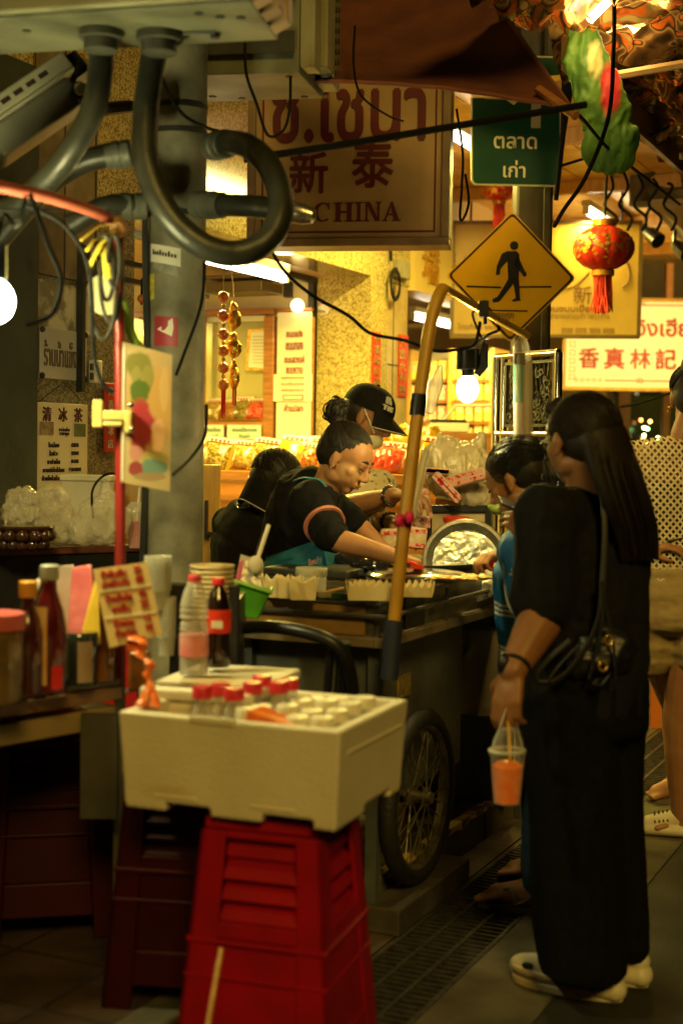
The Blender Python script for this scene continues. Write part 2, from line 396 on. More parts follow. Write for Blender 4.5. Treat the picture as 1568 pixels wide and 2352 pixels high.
# pavement of square tiles and a kerb with a worn yellow edge
mp_ = mat('pavement_tile', (.065, .04, .025), (.026, .018, .013), rough=.42, scale=5, bump=.25, bscale=45, detail=7)
n_ = mp_.node_tree.nodes; l_ = mp_.node_tree.links
bk = n_.new('ShaderNodeTexBrick'); bk.offset = 0; bk.inputs['Scale'].default_value = 1.0; bk.inputs['Brick Width'].default_value = .3
bk.inputs['Row Height'].default_value = .3; bk.inputs['Mortar Size'].default_value = .006
mp2 = n_.new('ShaderNodeMapping'); mp2.inputs['Rotation'].default_value = (0, 0, R(-65.2)); l_.new([x for x in n_ if x.type == 'TEX_COORD'][0].outputs['Object'], mp2.inputs[0]); l_.new(mp2.outputs[0], bk.inputs['Vector'])
rp_ = [x for x in n_ if x.type == 'VALTORGB'][0]
l_.new(rp_.outputs[0], bk.inputs['Color1']); l_.new(rp_.outputs[0], bk.inputs['Color2']); bk.inputs['Mortar'].default_value = (.02, .016, .012, 1)
l_.new(bk.outputs[0], n_['Principled BSDF'].inputs['Base Color'])
tag(MB().obox(uv(-60, 1.81, -.05), U * 150, V * 40, Z * .17).build('pavement', mp_, smooth=0), kind='structure')
kb = MB()
for i in range(40): kb.obox(uv(-6 + i * 1.0, 1.70, -.05), U * .992, V * .108, Z * .175)
tag(kb.build('kerb', M_CONC, smooth=0, bevel=.012), kind='structure')
def _kp(a, b):
    u_ = 3.2 + a * 9; v_ = 1.699 + .035 * b + (.012 * noise.noise(Vec((u_ * 9, 0, 3))) if b > .9 else 0); return uv(u_, v_, .1285)
tag(MB().sheet(_kp, 260, 3).sheet(lambda a, b: uv(3.2 + a * 9, 1.6975, .128 - b * (.02 + .018 * noise.noise(Vec((a * 90, 5, 1))))), 260, 1).build('kerb_paint', M_KERB, smooth=0), kind='structure')

# ------------------------------------------------------------------ the sweet shop on the left
VF, PU, ZC = 3.3, 7.5, 2.44
def vrect(x0, y0, x1, y1, v):
    ym, xm = (y0 + y1) / 2, (x0 + x1) / 2
    return onv(x0, ym, v).dot(U), onv(x1, ym, v).dot(U), onv(xm, y1, v).z, onv(xm, y0, v).z
def urect(x0, y0, x1, y1, u):
    ym, xm = (y0 + y1) / 2, (x0 + x1) / 2
    return onu(x0, ym, u).dot(V), onu(x1, ym, u).dot(V), onu(xm, y1, u).z, onu(xm, y0, u).z
def vslab(mb, x0, y0, x1, y1, v, t=.01):      # a board on a wall along the street, facing the street
    a, b, c, d = vrect(x0, y0, x1, y1, v); return mb.obox(uv(a, v - t, c), U * (b - a), V * t, Z * (d - c))
def uslab(mb, x0, y0, x1, y1, u, t=.01):      # a board across the street line, facing the camera side
    a, b, c, d = urect(x0, y0, x1, y1, u); return mb.obox(uv(u - t, a, c), U * t, V * (b - a), Z * (d - c))
shop = thing('shop_building', 'sweet shop with granite front, open shopfront and brown soffit', 'building', uv(5, VF + .2, .12))
UO0, UO1, UO2 = 5.05, PU, 8.08
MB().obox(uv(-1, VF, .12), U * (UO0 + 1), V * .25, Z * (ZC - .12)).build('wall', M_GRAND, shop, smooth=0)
MB().obox(uv(-1, VF, ZC), U * (UO2 + 1), V * .22, Z * 3.2).build('fascia', M_GRAN, shop, smooth=0)
MB().obox(uv(UO1, VF, .12), U * .25, V * .34, Z * (ZC - .12)).build('pier', M_GRAN, shop, smooth=0)
MB().obox(uv(UO1 + .252, VF + .012, .12), U * .33, V * .3, Z * (ZC - .12)).build('pier', M_TILE, shop, smooth=0)
MB().obox(uv(UO0 - .3, VF + .222, ZC), U * 3.4, V * 4.2, Z * .1).build('soffit', M_SOFF, shop, smooth=0)
MB().obox(uv(UO0 - .3, 7.5, .12), U * 3.4, V * .1, Z * 2.32).build('back_wall', M_CREAM, shop, smooth=0)
MB().obox(uv(UO0 - .1, VF + .252, .12), U * .098, V * 3.9, Z * 2.32).build('side_wall', M_CREAM, shop, smooth=0)
MB().obox(uv(UO1 + .02, VF + .344, .12), U * .12, V * 3.85, Z * 2.32).build('partition', M_CREAM, shop, smooth=0)
tm = MB()
tm.obox(uv(UO1 - .035, VF + .35, .12), U * .05, V * .035, Z * 2.31)           # black edge of the pier
tm.obox(uv(UO0, VF + .34, ZC - .035), U * 2.45, V * .03, Z * .033)
tm.build('trim', M_DARKM, shop, smooth=0)
# joints of the tan pier
MB().obox(uv(UO1 + .36, VF + .009, .12), U * .006, V * .01, Z * 2.3).obox(uv(UO1 + .255, VF + .008, 1.95), U * .32, V * .01, Z * .006).build('joint', M_DARKM, shop, smooth=0)
# glazed cabinet front in the partition (facing the camera side)
cab = thing('glass_cabinet', 'wood framed glass showcase set in the partition beside the white price board', 'cabinet', uv(PU, 4.1, .9))
PC = PU - .06
fr = MB()
uslab(fr, 300, 714, 636, 727, PC, .05); uslab(fr, 613, 728, 636, 1010, PC, .05); uslab(fr, 300, 968, 612, 979, PC, .05); uslab(fr, 300, 1009, 612, 1020, PC, .05)
uslab(fr, 468, 728, 474, 967, PC, .04)
uslab(fr, 705, 728, 722, 1010, PC, .03); uslab(fr, 637, 708, 722, 716, PC, .03)
fr.build('frame', M_WOOD, cab, smooth=0, bevel=.004)
bk_ = MB(); uslab(bk_, 300, 727, 612, 968, PC + .055, .01); bk_.build('back_panel', mat('mirror_back', (.55, .48, .25), (.36, .34, .17), rough=.18, metal=.35, scale=2), cab, smooth=0)
sh = MB(); uslab(sh, 475, 727, 612, 740, PC + .03, .02); sh.build('valance', M_WHITE, cab, smooth=0)
cf = thing('framed_certificate', 'gold framed certificate leaning inside the glass showcase', 'frame', onu(590, 850, PC))
c4 = [onu(572, 757, PC - .004), onu(612, 755, PC - .004), onu(612, 852, PC - .004), onu(564, 850, PC - .004)]
MB().prism(c4, -U * .012).build('frame', M_GOLD, cf, smooth=0)
c5 = [onu(577, 762, PC - .017), onu(610, 760, PC - .017), onu(610, 846, PC - .017), onu(570, 844, PC - .017)]
MB().prism(c5, -U * .004).build('paper', M_WHITE, cf, smooth=0)
ln = MB()
for k in range(9):
    y = 772 + k * 7.5; ln.prism([onu(580, y, PC - .0215), onu(606, y, PC - .0215), onu(606, y + 2, PC - .0215), onu(580, y + 2, PC - .0215)], -U * .001)
ln.build('writing', mat('faint_ink', (.5, .46, .36), rough=.6), cf, smooth=0)
# tall white price board and the smaller notice stuck on it
pb = thing('price_board', 'tall white board with red Thai words under the round bulb', 'sign', onu(676, 860, PC))
b1 = MB(); uslab(b1, 637, 717, 715, 1012, PC - .032, .008); b1.build('board', M_WHITE, pb, smooth=0)
for y, wpx, s in ((766, 43, 'ขนมแปง'), (795, 46, 'ขนมทอง'), (825, 54, 'ขนมสวรรค์'), (852, 44, 'ขนมหวาน'), (937, 50, 'คำแปลก')):
    text(s, onu(676 - (0 if y < 900 else 2), y, PC - .0415), -V, Z, w=wpx * 7.9 / F, h=17 * 7.9 / F, m=mat('brown_red_print', (.30, .035, .02), (.24, .025, .015), rough=.5), parent=pb, bold=.022, stretch=True)
nb = thing('small_notice', 'pale notice with pink stamp stuck across the tall white price board', 'notice', onu(673, 890, PC))
b2 = MB(); uslab(b2, 629, 859, 717, 922, PC - .045, .006); b2.build('sheet', M_WHITE, nb, smooth=0)
for y, s in ((868, 'หยุดขายวันอาทิตย์'), (882, 'ขนมเปี๊ยะทุกชนิด'), (896, 'สดใหม่ทุกวันนะคะ')):
    text(s, onu(672, y, PC - .0525), -V, Z, w=62 * 7.9 / F, h=11 * 7.9 / F, m=mat('brown_ink', (.42, .24, .12), rough=.6), parent=nb, bold=.005)
st = MB(); uslab(st, 649, 906, 697, 909, PC - .052, .003); uslab(st, 649, 916, 697, 919, PC - .052, .003); uslab(st, 649, 909, 652, 916, PC - .052, .003); uslab(st, 694, 909, 697, 916, PC - .052, .003)
st.build('stamp', mat('pink_print', (.72, .26, .30), rough=.5), nb, smooth=0)
# two small green-lettered labels on the cabinet rail
for k, (x0, x1, s1, s2, side) in enumerate(((466, 514, 'ขนมไทย', 'ของดี', 'left, shorter'), (523, 600, 'ขนมเปี๊ยะทอง', 'ร้านเก่า', 'right, longer'))):
    lb = thing('shelf_label', 'white label with green Thai words below the showcase, the %s of two' % side, 'label', onu((x0 + x1) / 2, 993, PC - .06), 'labels below the glass showcase')
    q = MB(); uslab(q, x0, 976, x1, 1009, PC - .055, .006); q.build('card', M_WHITE, lb, smooth=0)
    text(s1, onu((x0 + x1) / 2, 986, PC - .0625), -V, Z, w=(x1 - x0 - 8) * 7.9 / F, h=14 * 7.9 / F, m=M_GREENI, parent=lb, bold=.01)
    text(s2, onu((x0 + x1) / 2, 1001, PC - .0625), -V, Z, w=30 * 7.9 / F, h=10 * 7.9 / F, m=M_GREENI, parent=lb, bold=.01)

# fluorescent tube under the shop ceiling, an added unseen one deeper in as fill, the round bulb, downlights
M_TUBE = lamp_mat('tube_glow', (1.0, .90, .62), 14)
WARM = (1.0, .79, .13)
def tube_lamp(p0, p1, label, cat='lamp', w_=.06, e=30, group=None, name='fluorescent_lamp', mt=None):
    p0, p1 = Vec(p0), Vec(p1); ax = (p1 - p0).normalized(); md = (p0 + p1) / 2
    t = thing(name, label, cat, md, group); e = e * 2.0
    side = ax.cross(Z).normalized()
    MB().obox(p0 - side * w_ / 2 + Z * .03, p1 - p0, side * w_, Z * .04).build('housing', M_WHITE, t, smooth=0, bevel=.006)
    MB().tube([p0 + ax * .02, p1 - ax * .02], .02, 12).build('tube', mt or M_TUBE, t)
    MB().obox(p0 - side * .02 - Z * .022, ax * .018, side * .04, Z * .05).obox(p1 - side * .02 - Z * .022, -ax * .018, side * .04, Z * .05).build('end_cap', M_WHITE, t, smooth=0)
    l = bpy.data.lights.new('lamp_light', 'AREA'); l.shape = 'RECTANGLE'; l.size = (p1 - p0).length; l.size_y = .07; l.energy = e; l.color = WARM
    o = bpy.data.objects.new('lamp_light', l); COL.objects.link(o); o.parent = t
    rm = Matrix((ax, Z.cross(ax).normalized(), Z)).transposed().to_4x4(); o.matrix_local = Matrix.Translation(Vec((0, 0, -.05))) @ rm
    return t
pA, pB = onz(440, 588, ZC - .13), onz(655, 640, ZC - .13)
tube_lamp(pA, pB, 'long lit fluorescent tube under the sweet shop ceiling', e=34)
tube_lamp(uv(5.4, 5.6, ZC - .1), uv(6.6, 5.6, ZC - .1), 'added fluorescent tube deep inside the sweet shop, out of view', e=34)  # unseen lamp added to fill the shop interior with light
tube_lamp(onv(322, 500, 4.4), onv(322, 500, 4.4) + U * .05 + Z * -.22, 'short bright lamp seen in the gap beside the thick grey pole', e=3, w_=.12)
def bulb(name, label, p, r, e, col, strength, sock=None, cat='bulb', lr=None, ell=1.0):
    t = thing(name, label, cat, p); p = Vec(p)
    MB().ell(p, (r, r, r * ell)).build('glass', lamp_mat('bulb_' + label[:14], col, strength), t)
    if sock is not None: sock(t)
    l = light(t, p, e, col, r * 1.02)
    return t
def sk1(t):
    p = LOC[t.name]; MB().obox(onu(650, 682, PC - .04), -V * .04, U * .05, Z * .09).build('holder', M_DARKM, t, smooth=0)
p_ = onu(683, 702, PC - .1)
bulb('wall_bulb', 'round glowing bulb fixed above the tall white price board', p_, .038, 9, (1, .74, .28), 10, sk1)
for k, (x, y) in enumerate(((583, 574), (652, 579))):
    q = onz(x, y, ZC - .004); t = thing('downlight', 'small lit downlight in the brown soffit, the %s one' % ('left' if k == 0 else 'right'), 'downlight', q, 'downlights in the soffit')
    MB().lathe([(.05, 0), (.05, -.008), (.036, -.008), (.036, 0)], q, Z, 20).build('ring', M_WHITE, t)
    MB().lathe([(.034, -.002), (.034, -.006)], q, Z, 20).build('glass', lamp_mat('downlight_glow', (1, .85, .5), 12), t)
    light(t, q - Z * .04, 4, WARM, .03)
# dark air unit / shelf under the ceiling at the left of the opening
vn = MB(); vn.obox(onu(470, 648, 6.9), -V * .36, U * .25, Z * -.06).obox(onu(470, 633, 6.9) , -V * .34, U * .25, -Z * .02)
tag(vn.build('ceiling_box', mat('brown_metal', (.10, .065, .03), rough=.4), smooth=0, bevel=.006), 'dark brown box fixed under the sweet shop ceiling', 'box')
# red paper couplets on the pier
for k, (x0, y0, x1, y1, tx) in enumerate(((853, 763, 873, 893, '恭喜發財福'), (914, 769, 935, 911, '大吉大利春'))):
    cp = thing('red_couplet', 'red paper strip with gold characters on the tan pier, %s' % ('above the black cap' if k == 0 else 'the right and longer one'), 'couplet', onv((x0 + x1) / 2, y1, VF), 'red paper strips on the pier')
    q = MB(); vslab(q, x0, y0, x1, y1, VF + (-.002, .008)[k], .004); q.build('paper', M_REDB, cp, smooth=0)
    a, b, c, d = vrect(x0, y0, x1, y1, VF)
    for i, chh in enumerate(tx):
        text(chh, uv((a + b) / 2, VF + (-.0075, .0025)[k], d - (i + .6) * (d - c) / 5.2), U, Z, w=(b - a) * .75, h=(d - c) / 6.5, m=M_GOLD, parent=cp, stretch=True, bold=.02)

# left wall: boards, paper signs
tag(vslab(MB(), 75, 120, 210, 640, VF - .002, .03).build('wooden_boarding', M_PLANK, smooth=0), 'tall panel of old vertical brown planks high on the wall at left', 'panel')
pe = mat('peeling_paint', (.56, .50, .34), (.20, .17, .10), rough=.7, scale=7, bump=.5, bscale=25, contrast=(.42, .5), detail=8)
tag(vslab(MB(), 74, 652, 210, 762, VF - .002, .02).build('peeling_board', pe, smooth=0), 'weathered board with peeling white paint above the hung grey sign', 'board')
tag(vslab(MB(), -260, 100, 42, 1300, VF - .002, .09).build('dark_pier', mat('pier_paint', (.055, .058, .038), (.03, .032, .02), rough=.7, scale=4, bump=.3, bscale=30), smooth=0), 'dark grey pier of the wall at the left edge', 'pier')
bars = MB()
for y in (594, 634): 
    a, b, c, d = vrect(205, y, 330, y + 11, VF - .1); bars.obox(uv(a, VF - .12, c), U * (b - a + .5), V * .03, Z * (d - c))
a, b, c, d = vrect(210, 560, 216, 900, VF - .1); bars.obox(uv(a, VF - .06, c), U * .02, V * .03, Z * (d - c))
tag(bars.build('wall_bracket', M_DARKM, smooth=0), 'black flat iron bracket and pipe on the wall behind the red post', 'bracket')
def sign_v(name, label, x0, y0, x1, y1, v, t, m, tm=None, group=None, cat='sign'):
    a, b, c, d = vrect(x0, y0, x1, y1, v)
    s = thing(name, label, cat, uv((a + b) / 2, v, c), group); MB().obox(uv(a, v - t, c), U * (b - a), V * t, Z * (d - c)).build('board', m, s, smooth=0, bevel=.003)
    return s, (lambda fx, fz: uv(a + (b - a) * fx, v - t - .002, d - (d - c) * fz)), b - a, d - c
s, P, wd, ht = sign_v('hung_grey_sign', 'grey metal sign with one line of dark Thai lettering on the left wall', 86, 757, 194, 872, VF - .02, .012, mat('grey_sign', (.50, .46, .38), (.42, .38, .3), rough=.4, scale=4))
text('ร้านน้ำแข็งไส', P(.5, .5), U, Z, w=wd * .84, h=ht * .5, m=mat('brown_letter', (.16, .12, .06), rough=.5), parent=s, stretch=True, bold=.01)
q = MB()
for fx in (.04, .96):
    for fz in (.05, .95): q.ell(P(fx, fz), .012)
q.build('screw', M_DARKM, s)
s, P, wd, ht = sign_v('tea_poster', 'cream menu poster with large Chinese characters and price rows on the left wall', 78, 926, 198, 1125, VF - .015, .008, mat('cream_poster', (.78, .66, .44), (.70, .58, .36), rough=.35, scale=4))
for i, chh in enumerate('清冰茶'): text(chh, P(.2 + .3 * i, .13), U, Z, w=wd * .24, h=ht * .16, m=M_MAROON, parent=s, bold=.015)
MB().obox(P(.07, .37), U * wd * .25, -V * .002, Z * ht * .15).build('picture', mat('sepia_print', (.40, .28, .14), (.16, .1, .05), rough=.5, scale=30), s, smooth=0)
MB().obox(P(.72, .38), U * wd * .22, -V * .002, Z * ht * .15).build('picture', mat('green_patch', (.12, .16, .04), (.08, .1, .03), rough=.5, scale=30), s, smooth=0)
for i, (tx, y) in enumerate((('ชาจีนเย็น', .30), ('ราคาถูก', .36))): text(tx, P(.53, y), U, Z, w=wd * .3, h=ht * .05, m=M_INK, parent=s)
for i, (t1, t2) in enumerate((('โอเลี้ยง', '烏龍茶'), ('โอยัวะ', '黑咖啡'), ('ชาดำเย็น', '紅冰茶'), ('กาแฟเย็นใส่นม', '牛奶冰咖啡'), ('น้ำแข็งไสน้ำแดง', '紅糖水冰品店'))):
    y = .48 + i * .095
    text(t1, P(.33, y), U, Z, w=wd * (.3 if i < 3 else .5), h=ht * .06, m=M_INK, parent=s, bold=.012)
    text(t2, P(.74, y), U, Z, w=wd * (.28 if i < 3 else .42), h=ht * .045, m=M_INK, parent=s, bold=.012)
MB().tube([P(.05, .0), P(.5, -.24), P(.95, 0)], .002, 4).build('string', M_DARKM, s)
s, P, wd, ht = sign_v('red_poster', 'narrow red poster on the granite wall behind the red post', 238, 880, 275, 1038, VF - .01, .006, M_REDB)
for i in range(5): text('真香茶冰店'[i], P(.35, .12 + .19 * i), U, Z, w=wd * .5, h=ht * .13, m=M_PAPER, parent=s)
sw = thing('switch_box', 'small beige switch box on the wall beside the grey sign', 'switch', onv(212, 850, VF))
q = MB(); vslab(q, 203, 827, 222, 880, VF - .01, .03); q.build('box', M_PAPER, sw, smooth=0, bevel=.006)
q = MB(); vslab(q, 207, 835, 212, 850, VF - .041, .008); vslab(q, 207, 856, 212, 872, VF - .041, .008); q.build('switch', M_DARKM, sw, smooth=0)

# ------------------------------------------------------------------ the next shop and the plank canopy over its pavement
n2 = thing('neighbour_shop', 'brightly lit snack shop beyond the tan pier', 'building', uv(10, VF + .3, .12))
MB().obox(uv(UO2 + .002, VF - .03, 2.42), U * 4.2, V * .18, Z * 1.4).build('fascia', mat('yellow_board', (.78, .58, .20), (.7, .5, .15), rough=.4, scale=3), n2, smooth=0)
MB().obox(uv(12.5, VF - .1, .12), U * .2, V * 4.4, Z * 3.2).build('end_wall', mat('warm_wall', (.55, .40, .2), (.42, .3, .14), rough=.6, scale=2), n2, smooth=0)
MB().obox(uv(UO2 + .2, 7, .12), U * 4.2, V * .1, Z * 2.5).build('back_wall', M_CREAM, n2, smooth=0)
MB().obox(uv(UO2 + .002, VF + .152, 2.62), U * 4.3, V * 3.8, Z * .08).build('ceiling', mat('shop_ceiling', (.5, .38, .2), rough=.6), n2, smooth=0)
for i, chh in enumerate('瑞春茶行'): text(chh, uv(8.34 + i * .52, VF - .034, 2.62), U, Z, w=.30, h=.26, m=M_GOLD, parent=n2, bold=.02, ex=.008)
cn = thing('plank_canopy', 'yellow plank ceiling of the canopy above the snack shop pavement', 'canopy', uv(9, 2.5, 3.15))
cp_ = planks('canopy_boards', (.80, .50, .10), (.62, .36, .06), width=.11, axis=1, rough=.35)
cb = MB()
for i in range(14): cb.obox(uv(6.3 + .0, 1.72 + i * .1125, 3.12 + .003 * (i % 2)), U * 6.2, V * .109, Z * .025)
cb.build('boards', mat('canopy_wood', (.80, .50, .11), (.60, .34, .06), rough=.38, scale=3, stretch=(2, 2, 2), bump=.05), cn, smooth=0)
jb = MB()
for u_ in (7.2, 8.6, 10, 11.4): jb.obox(uv(u_, 1.72, 3.04), U * .06, V * 1.56, Z * .078)
jb.build('joist', M_WOODY, cn, smooth=0)
MB().obox(uv(5.6, 1.62, 2.98), U * 7, V * .03, Z * .13).build('edge_board', mat('brown_board', (.34, .20, .07), (.22, .12, .04), rough=.5, scale=5, bump=.1), cn, smooth=0)
tube_lamp(uv(6.35, 2.47, 2.98), uv(7.6, 2.47, 2.98), 'lit fluorescent tube under the plank canopy between the big shop sign and the green sign', e=40, group='tubes under the plank canopy')
tube_lamp(uv(8.9, 2.44, 2.98), uv(10.2, 2.44, 2.98), 'lit fluorescent tube under the plank canopy right of the dark pole', e=46, group='tubes under the plank canopy')
tube_lamp(uv(8.86, 3.6, 2.34), uv(9.66, 3.6, 2.34), 'lit fluorescent tube below the yellow fascia, nearest of the pair behind the umbrella pole', e=17, group='tubes below the yellow fascia')
tube_lamp(uv(9.74, 3.6, 2.33), uv(10.4, 3.6, 2.33), 'lit fluorescent tube below the yellow fascia, farther of the pair behind the umbrella pole', e=9, group='tubes below the yellow fascia')

jb_ = thing('junction_box', 'small grey junction box with looped black cable on the tan pier', 'box', onv(905, 640, VF - .02))
q = MB(); vslab(q, 898, 600, 925, 640, VF + .008, .05); q.build('box', mat('box_grey', (.30, .26, .16), (.22, .19, .12), rough=.5), jb_, smooth=0, bevel=.004)
q = MB()
for i in range(3): q.tube([onv(908 + 10 * math.cos(a), 650 + i * 3 + 34 * math.sin(a), VF - .03 - .008 * i) for a in [2 * math.pi * k / 22 for k in range(22)]], .008, 6, closed=True)
q.tube([onv(897, 560, VF - .02), onv(898, 600, VF - .02)], .01, 6); q.build('cable_loop', M_BLACKP, jb_)
# ------------------------------------------------------------------ overhead: pole, cabinets, conduits, signs, canopies, wires
S_ = lambda d: d / F          # size of one picture unit at depth d
X_, Y_ = Vec((1, 0, 0)), Vec((0, 1, 0))
# thick grey utility pole at left
DP = 4.4
pc = at(402, 1100, DP); pc0 = drop(pc)
M_POLE = mat('pole_concrete', (.30, .275, .19), (.10, .095, .065), rough=.6, scale=6, bump=.35, bscale=30, detail=8)
pole = thing('utility_pole', 'thick round grey utility pole with stickers, left of the shop opening', 'pole', pc0)
rp = 65 * S_(DP) 
MB().lathe([(rp * 1.04, .12), (rp, 1.6), (rp * .98, 5.0)], pc0, Z, 40).build('shaft', M_POLE, pole)
def onpole(x0, y0, x1, y1, name, m, tilt=0.0, par=None, rad=rp * 1.012, label=None, cat='sticker', t=.0015):
    """a sticker bent round the pole, from picture corners"""
    dn = DP - rp
    def ang(x): return math.asin(max(-.98, min(.98, (at(x, 1100, dn) - at(402, 1100, dn)).x / rad)))
    a0, a1 = ang(x0), ang(x1); z0, z1 = at(402, y1, dn).z, at(402, y0, dn).z
    def fn(i, j, k=0):
        a = a0 + (a1 - a0) * i; z = z0 + (z1 - z0) * j - tilt * (i - .5)
        return pc0 + Vec((math.sin(a), -math.cos(a), 0)) * (rad + k) + Z * z
    mb = MB().sheet(lambda i, j: fn(i, j), 10, 3, t=Vec((0, -t, 0)))
    o = mb.build(name, m, par)
    if label: tag(o, label, cat)
    return fn
pbn = MB()
for y_ in (265, 322, 505): pbn.lathe([(rp * 1.0, 0), (rp * 1.03, .001), (rp * 1.03, .016), (rp * 1.0, .017)], Vec((pc0.x, pc0.y, at(402, y_, DP).z)), Z, 36)
pbn.build('steel_band', M_DARKM, pole)
for dx_, r_ in ((-1.15, .010), (-1.0, .006)):
    MB().tube([pc0 + Vec((math.sin(dx_) * (rp + .01), -math.cos(dx_) * (rp + .01), z_ + .0)) + X_ * .006 * math.sin(z_ * 5) for z_ in [.2 + .15 * i for i in range(26)]], r_, 6).build('cable', M_DARKM, pole)
s1 = thing('white_sticker', 'white sticker with a line of dark print, high on the thick grey pole', 'sticker', at(380, 620, DP - rp))
f1 = onpole(346, 567, 418, 608, 'paper', M_PAPER, .02, s1)
def bent(mb, fn, w0, w1, h0, h1):   # bend a flat unit patch of lettering onto the pole
    pass
for i in range(9):
    a = .14 + i * .085; h = .2 if i % 3 else .3
    MB().prism([f1(a, .42, .003), f1(a + .055, .42, .003), f1(a + .055, .42 + h, .003), f1(a, .42 + h, .003)], Vec((0, -.001, 0))).build('lettering', M_INK, s1, smooth=0)
s2 = thing('red_sticker', 'dark pink sticker with a white arrowhead on the thick grey pole', 'sticker', at(385, 760, DP - rp))
f2 = onpole(357, 728, 413, 796, 'paper', mat('crimson_paper', (.36, .035, .06), rough=.5), 0.004, s2)
MB().prism([f2(.18, .55, .003), f2(.80, .95, .003), f2(.84, .62, .003), f2(.78, .34, .003), f2(.55, .42, .003)], Vec((0, -.0012, 0))).build('arrow', M_PAPER, s2, smooth=0)
onpole(338, 630, 356, 688, 'yellow_sticker', mat('yellow_paper', (.62, .52, .06), (.3, .25, .04), rough=.5, scale=60), 0, None, label='torn yellow sticker on the left side of the thick grey pole')
onpole(352, 606, 412, 628, 'torn_sticker', mat('faded_paper', (.34, .33, .26), (.2, .19, .15), rough=.7, scale=30), .03, None, rad=rp * 1.008, label='faded torn paper below the white sticker on the thick grey pole')

# two steel cabinets hung high on the pole
def zp(x, y, z): return onz(x, y, z)
ca = thing('steel_cabinet', 'large grey steel cabinet at the top left, nearer and lower of two, with conduit flanges', 'cabinet', zp(300, 80, 2.48))
A = [zp(-260, 62, 2.48), zp(577, 4, 2.48), zp(640, 92, 2.48), zp(-260, 140, 2.48)]
MB().hexa(A + [p + Z * .9 for p in A]).build('body', M_CAB, ca, smooth=0, bevel=.006)
e = MB(); dirx = (A[1] - A[0]).normalized()
MB().obox(A[0] - Vec((0, .012, 0)) + Z * .004, (A[1] - A[0]), Vec((0, -.03, 0)), Z * .8).build('door', mat('cabinet_door', (.26, .26, .17), (.18, .18, .12), rough=.45, scale=4), ca, smooth=0, bevel=.005)
dr = (A[2] - A[1]); 
for k in range(3):
    q0 = A[1] + dr * (.02 + .32 * k); e = MB()
    e.hexa([q0 + Z * .0, q0 + dirx * .045 + Z * .02, q0 + dirx * .045 + dr * .2 + Z * .02, q0 + dr * .2] + [q0 + Z * .8, q0 + dirx * .045 + Z * .8, q0 + dirx * .045 + dr * .2 + Z * .8, q0 + dr * .2 + Z * .8])
    e.build('fin', mat('fin_pink', (.36, .24, .14), (.28, .18, .1), rough=.5, scale=5), ca, smooth=0, bevel=.004)
hk = MB()
for (x, y) in ((457, 30), (506, 38), (553, 40), (62, 70)):
    MB().lathe([(.011, .002), (.011, -.003)], zp(x, y, 2.48), Z, 10).build('hole', M_DARKM, ca, smooth=0)
MB().tube([zp(400, 78, 2.476), zp(494, 74, 2.476)], .004, 6).lathe([(.012, 0), (.012, -.012)], zp(494, 76, 2.478), Z, 10).build('rod', M_DARKM, ca)
cb2 = thing('louvred_cabinet', 'grey steel cabinet with perforated louvred side, farther of the two above the big sign', 'cabinet', zp(600, 200, 2.68))
B = [zp(440, 173, 2.68), zp(686, 166, 2.68), zp(742, 226, 2.68), zp(440, 236, 2.68)]
MB().hexa(B + [p + Z * .95 for p in B]).build('body', M_CAB, cb2, smooth=0, bevel=.004)
dx = (B[1] - B[0]).normalized(); dr = B[2] - B[1]
for k, (a, b, o, lift) in enumerate(((.02, .3, .05, .02), (.36, .66, .065, .05), (.7, .99, .06, .02))):
    q0 = B[1] + dr * a; e = MB(); e.obox(q0 + Z * lift, dr * (b - a), dx * o, Z * .9); e.build('louvre_panel', mat('louvre_paint', (.27, .25, .15), (.2, .185, .11), rough=.45, scale=5), cb2, smooth=0, bevel=.006)
hl = MB()
for i in range(14):
    for j in range(2): hl.obox(B[1] + dr * (.74 + .12 * j) + dx * .058 + Z * (.06 + .036 * i + .012 * j), dr * .06, dx * .004, Z * .014)
hl.build('louvre', M_DARKM, cb2, smooth=0)
bd = MB(); n_ = Vec((0, -1, 0))
bd.obox(B[0] + n_ * .012 + Z * .06, (B[1] - B[0]) * .96, n_ * .01, Z * .07).obox(B[0] + n_ * .012 + Z * .23, (B[1] - B[0]) * .96, n_ * .01, Z * .5)
bd.build('front_band', M_DARKM, cb2, smooth=0)
hk = MB()
for (x, y) in ((489, 222), (556, 226), (664, 176), (700, 222)): MB().lathe([(.013, .002), (.013, -.003)], zp(x, y, 2.68), Z, 10).build('hole', M_DARKM, cb2, smooth=0)

# ribbed black conduits
def hose(label, pts, r, name='conduit', m=None):
    t = thing(name, label, 'conduit', pts[0]); pp = smoothpath(pts, 18); 
    MB().tube(pp, r, 18).build('hose', m or M_PIPE, t)
    return t
M_HOSE = mat('hose_black', (.030, .032, .024), (.014, .015, .012), rough=.42, scale=9, bump=.15, bscale=60)
def coupling(par, p, ax, r, L=.06):
    ax = Vec(ax).normalized()
    MB().lathe([(r * 1.0, 0), (r * 1.14, .004), (r * 1.14, L * .3), (r * 1.05, L * .33), (r * 1.05, L * .42), (r * 1.16, L * .45), (r * 1.16, L * .7), (r * 1.06, L * .73), (r * 1.06, L)], p, ax, 24).build('coupling', M_PIPE, par)
h1 = hose('fat black conduit dropping from the near cabinet and bending away to the lower left', [at(232, 85, 3.62), at(232, 150, 3.62), at(215, 250, 3.62), at(160, 350, 3.64), at(90, 430, 3.7), at(20, 480, 3.75), at(-120, 520, 3.8)], 29 * S_(3.62), m=M_HOSE)
MB().lathe([(.055, .0), (.055, -.02), (.042, -.022), (.042, -.05)], zp(232, 70, 2.48), Z, 24).build('flange', M_PIPE, h1)
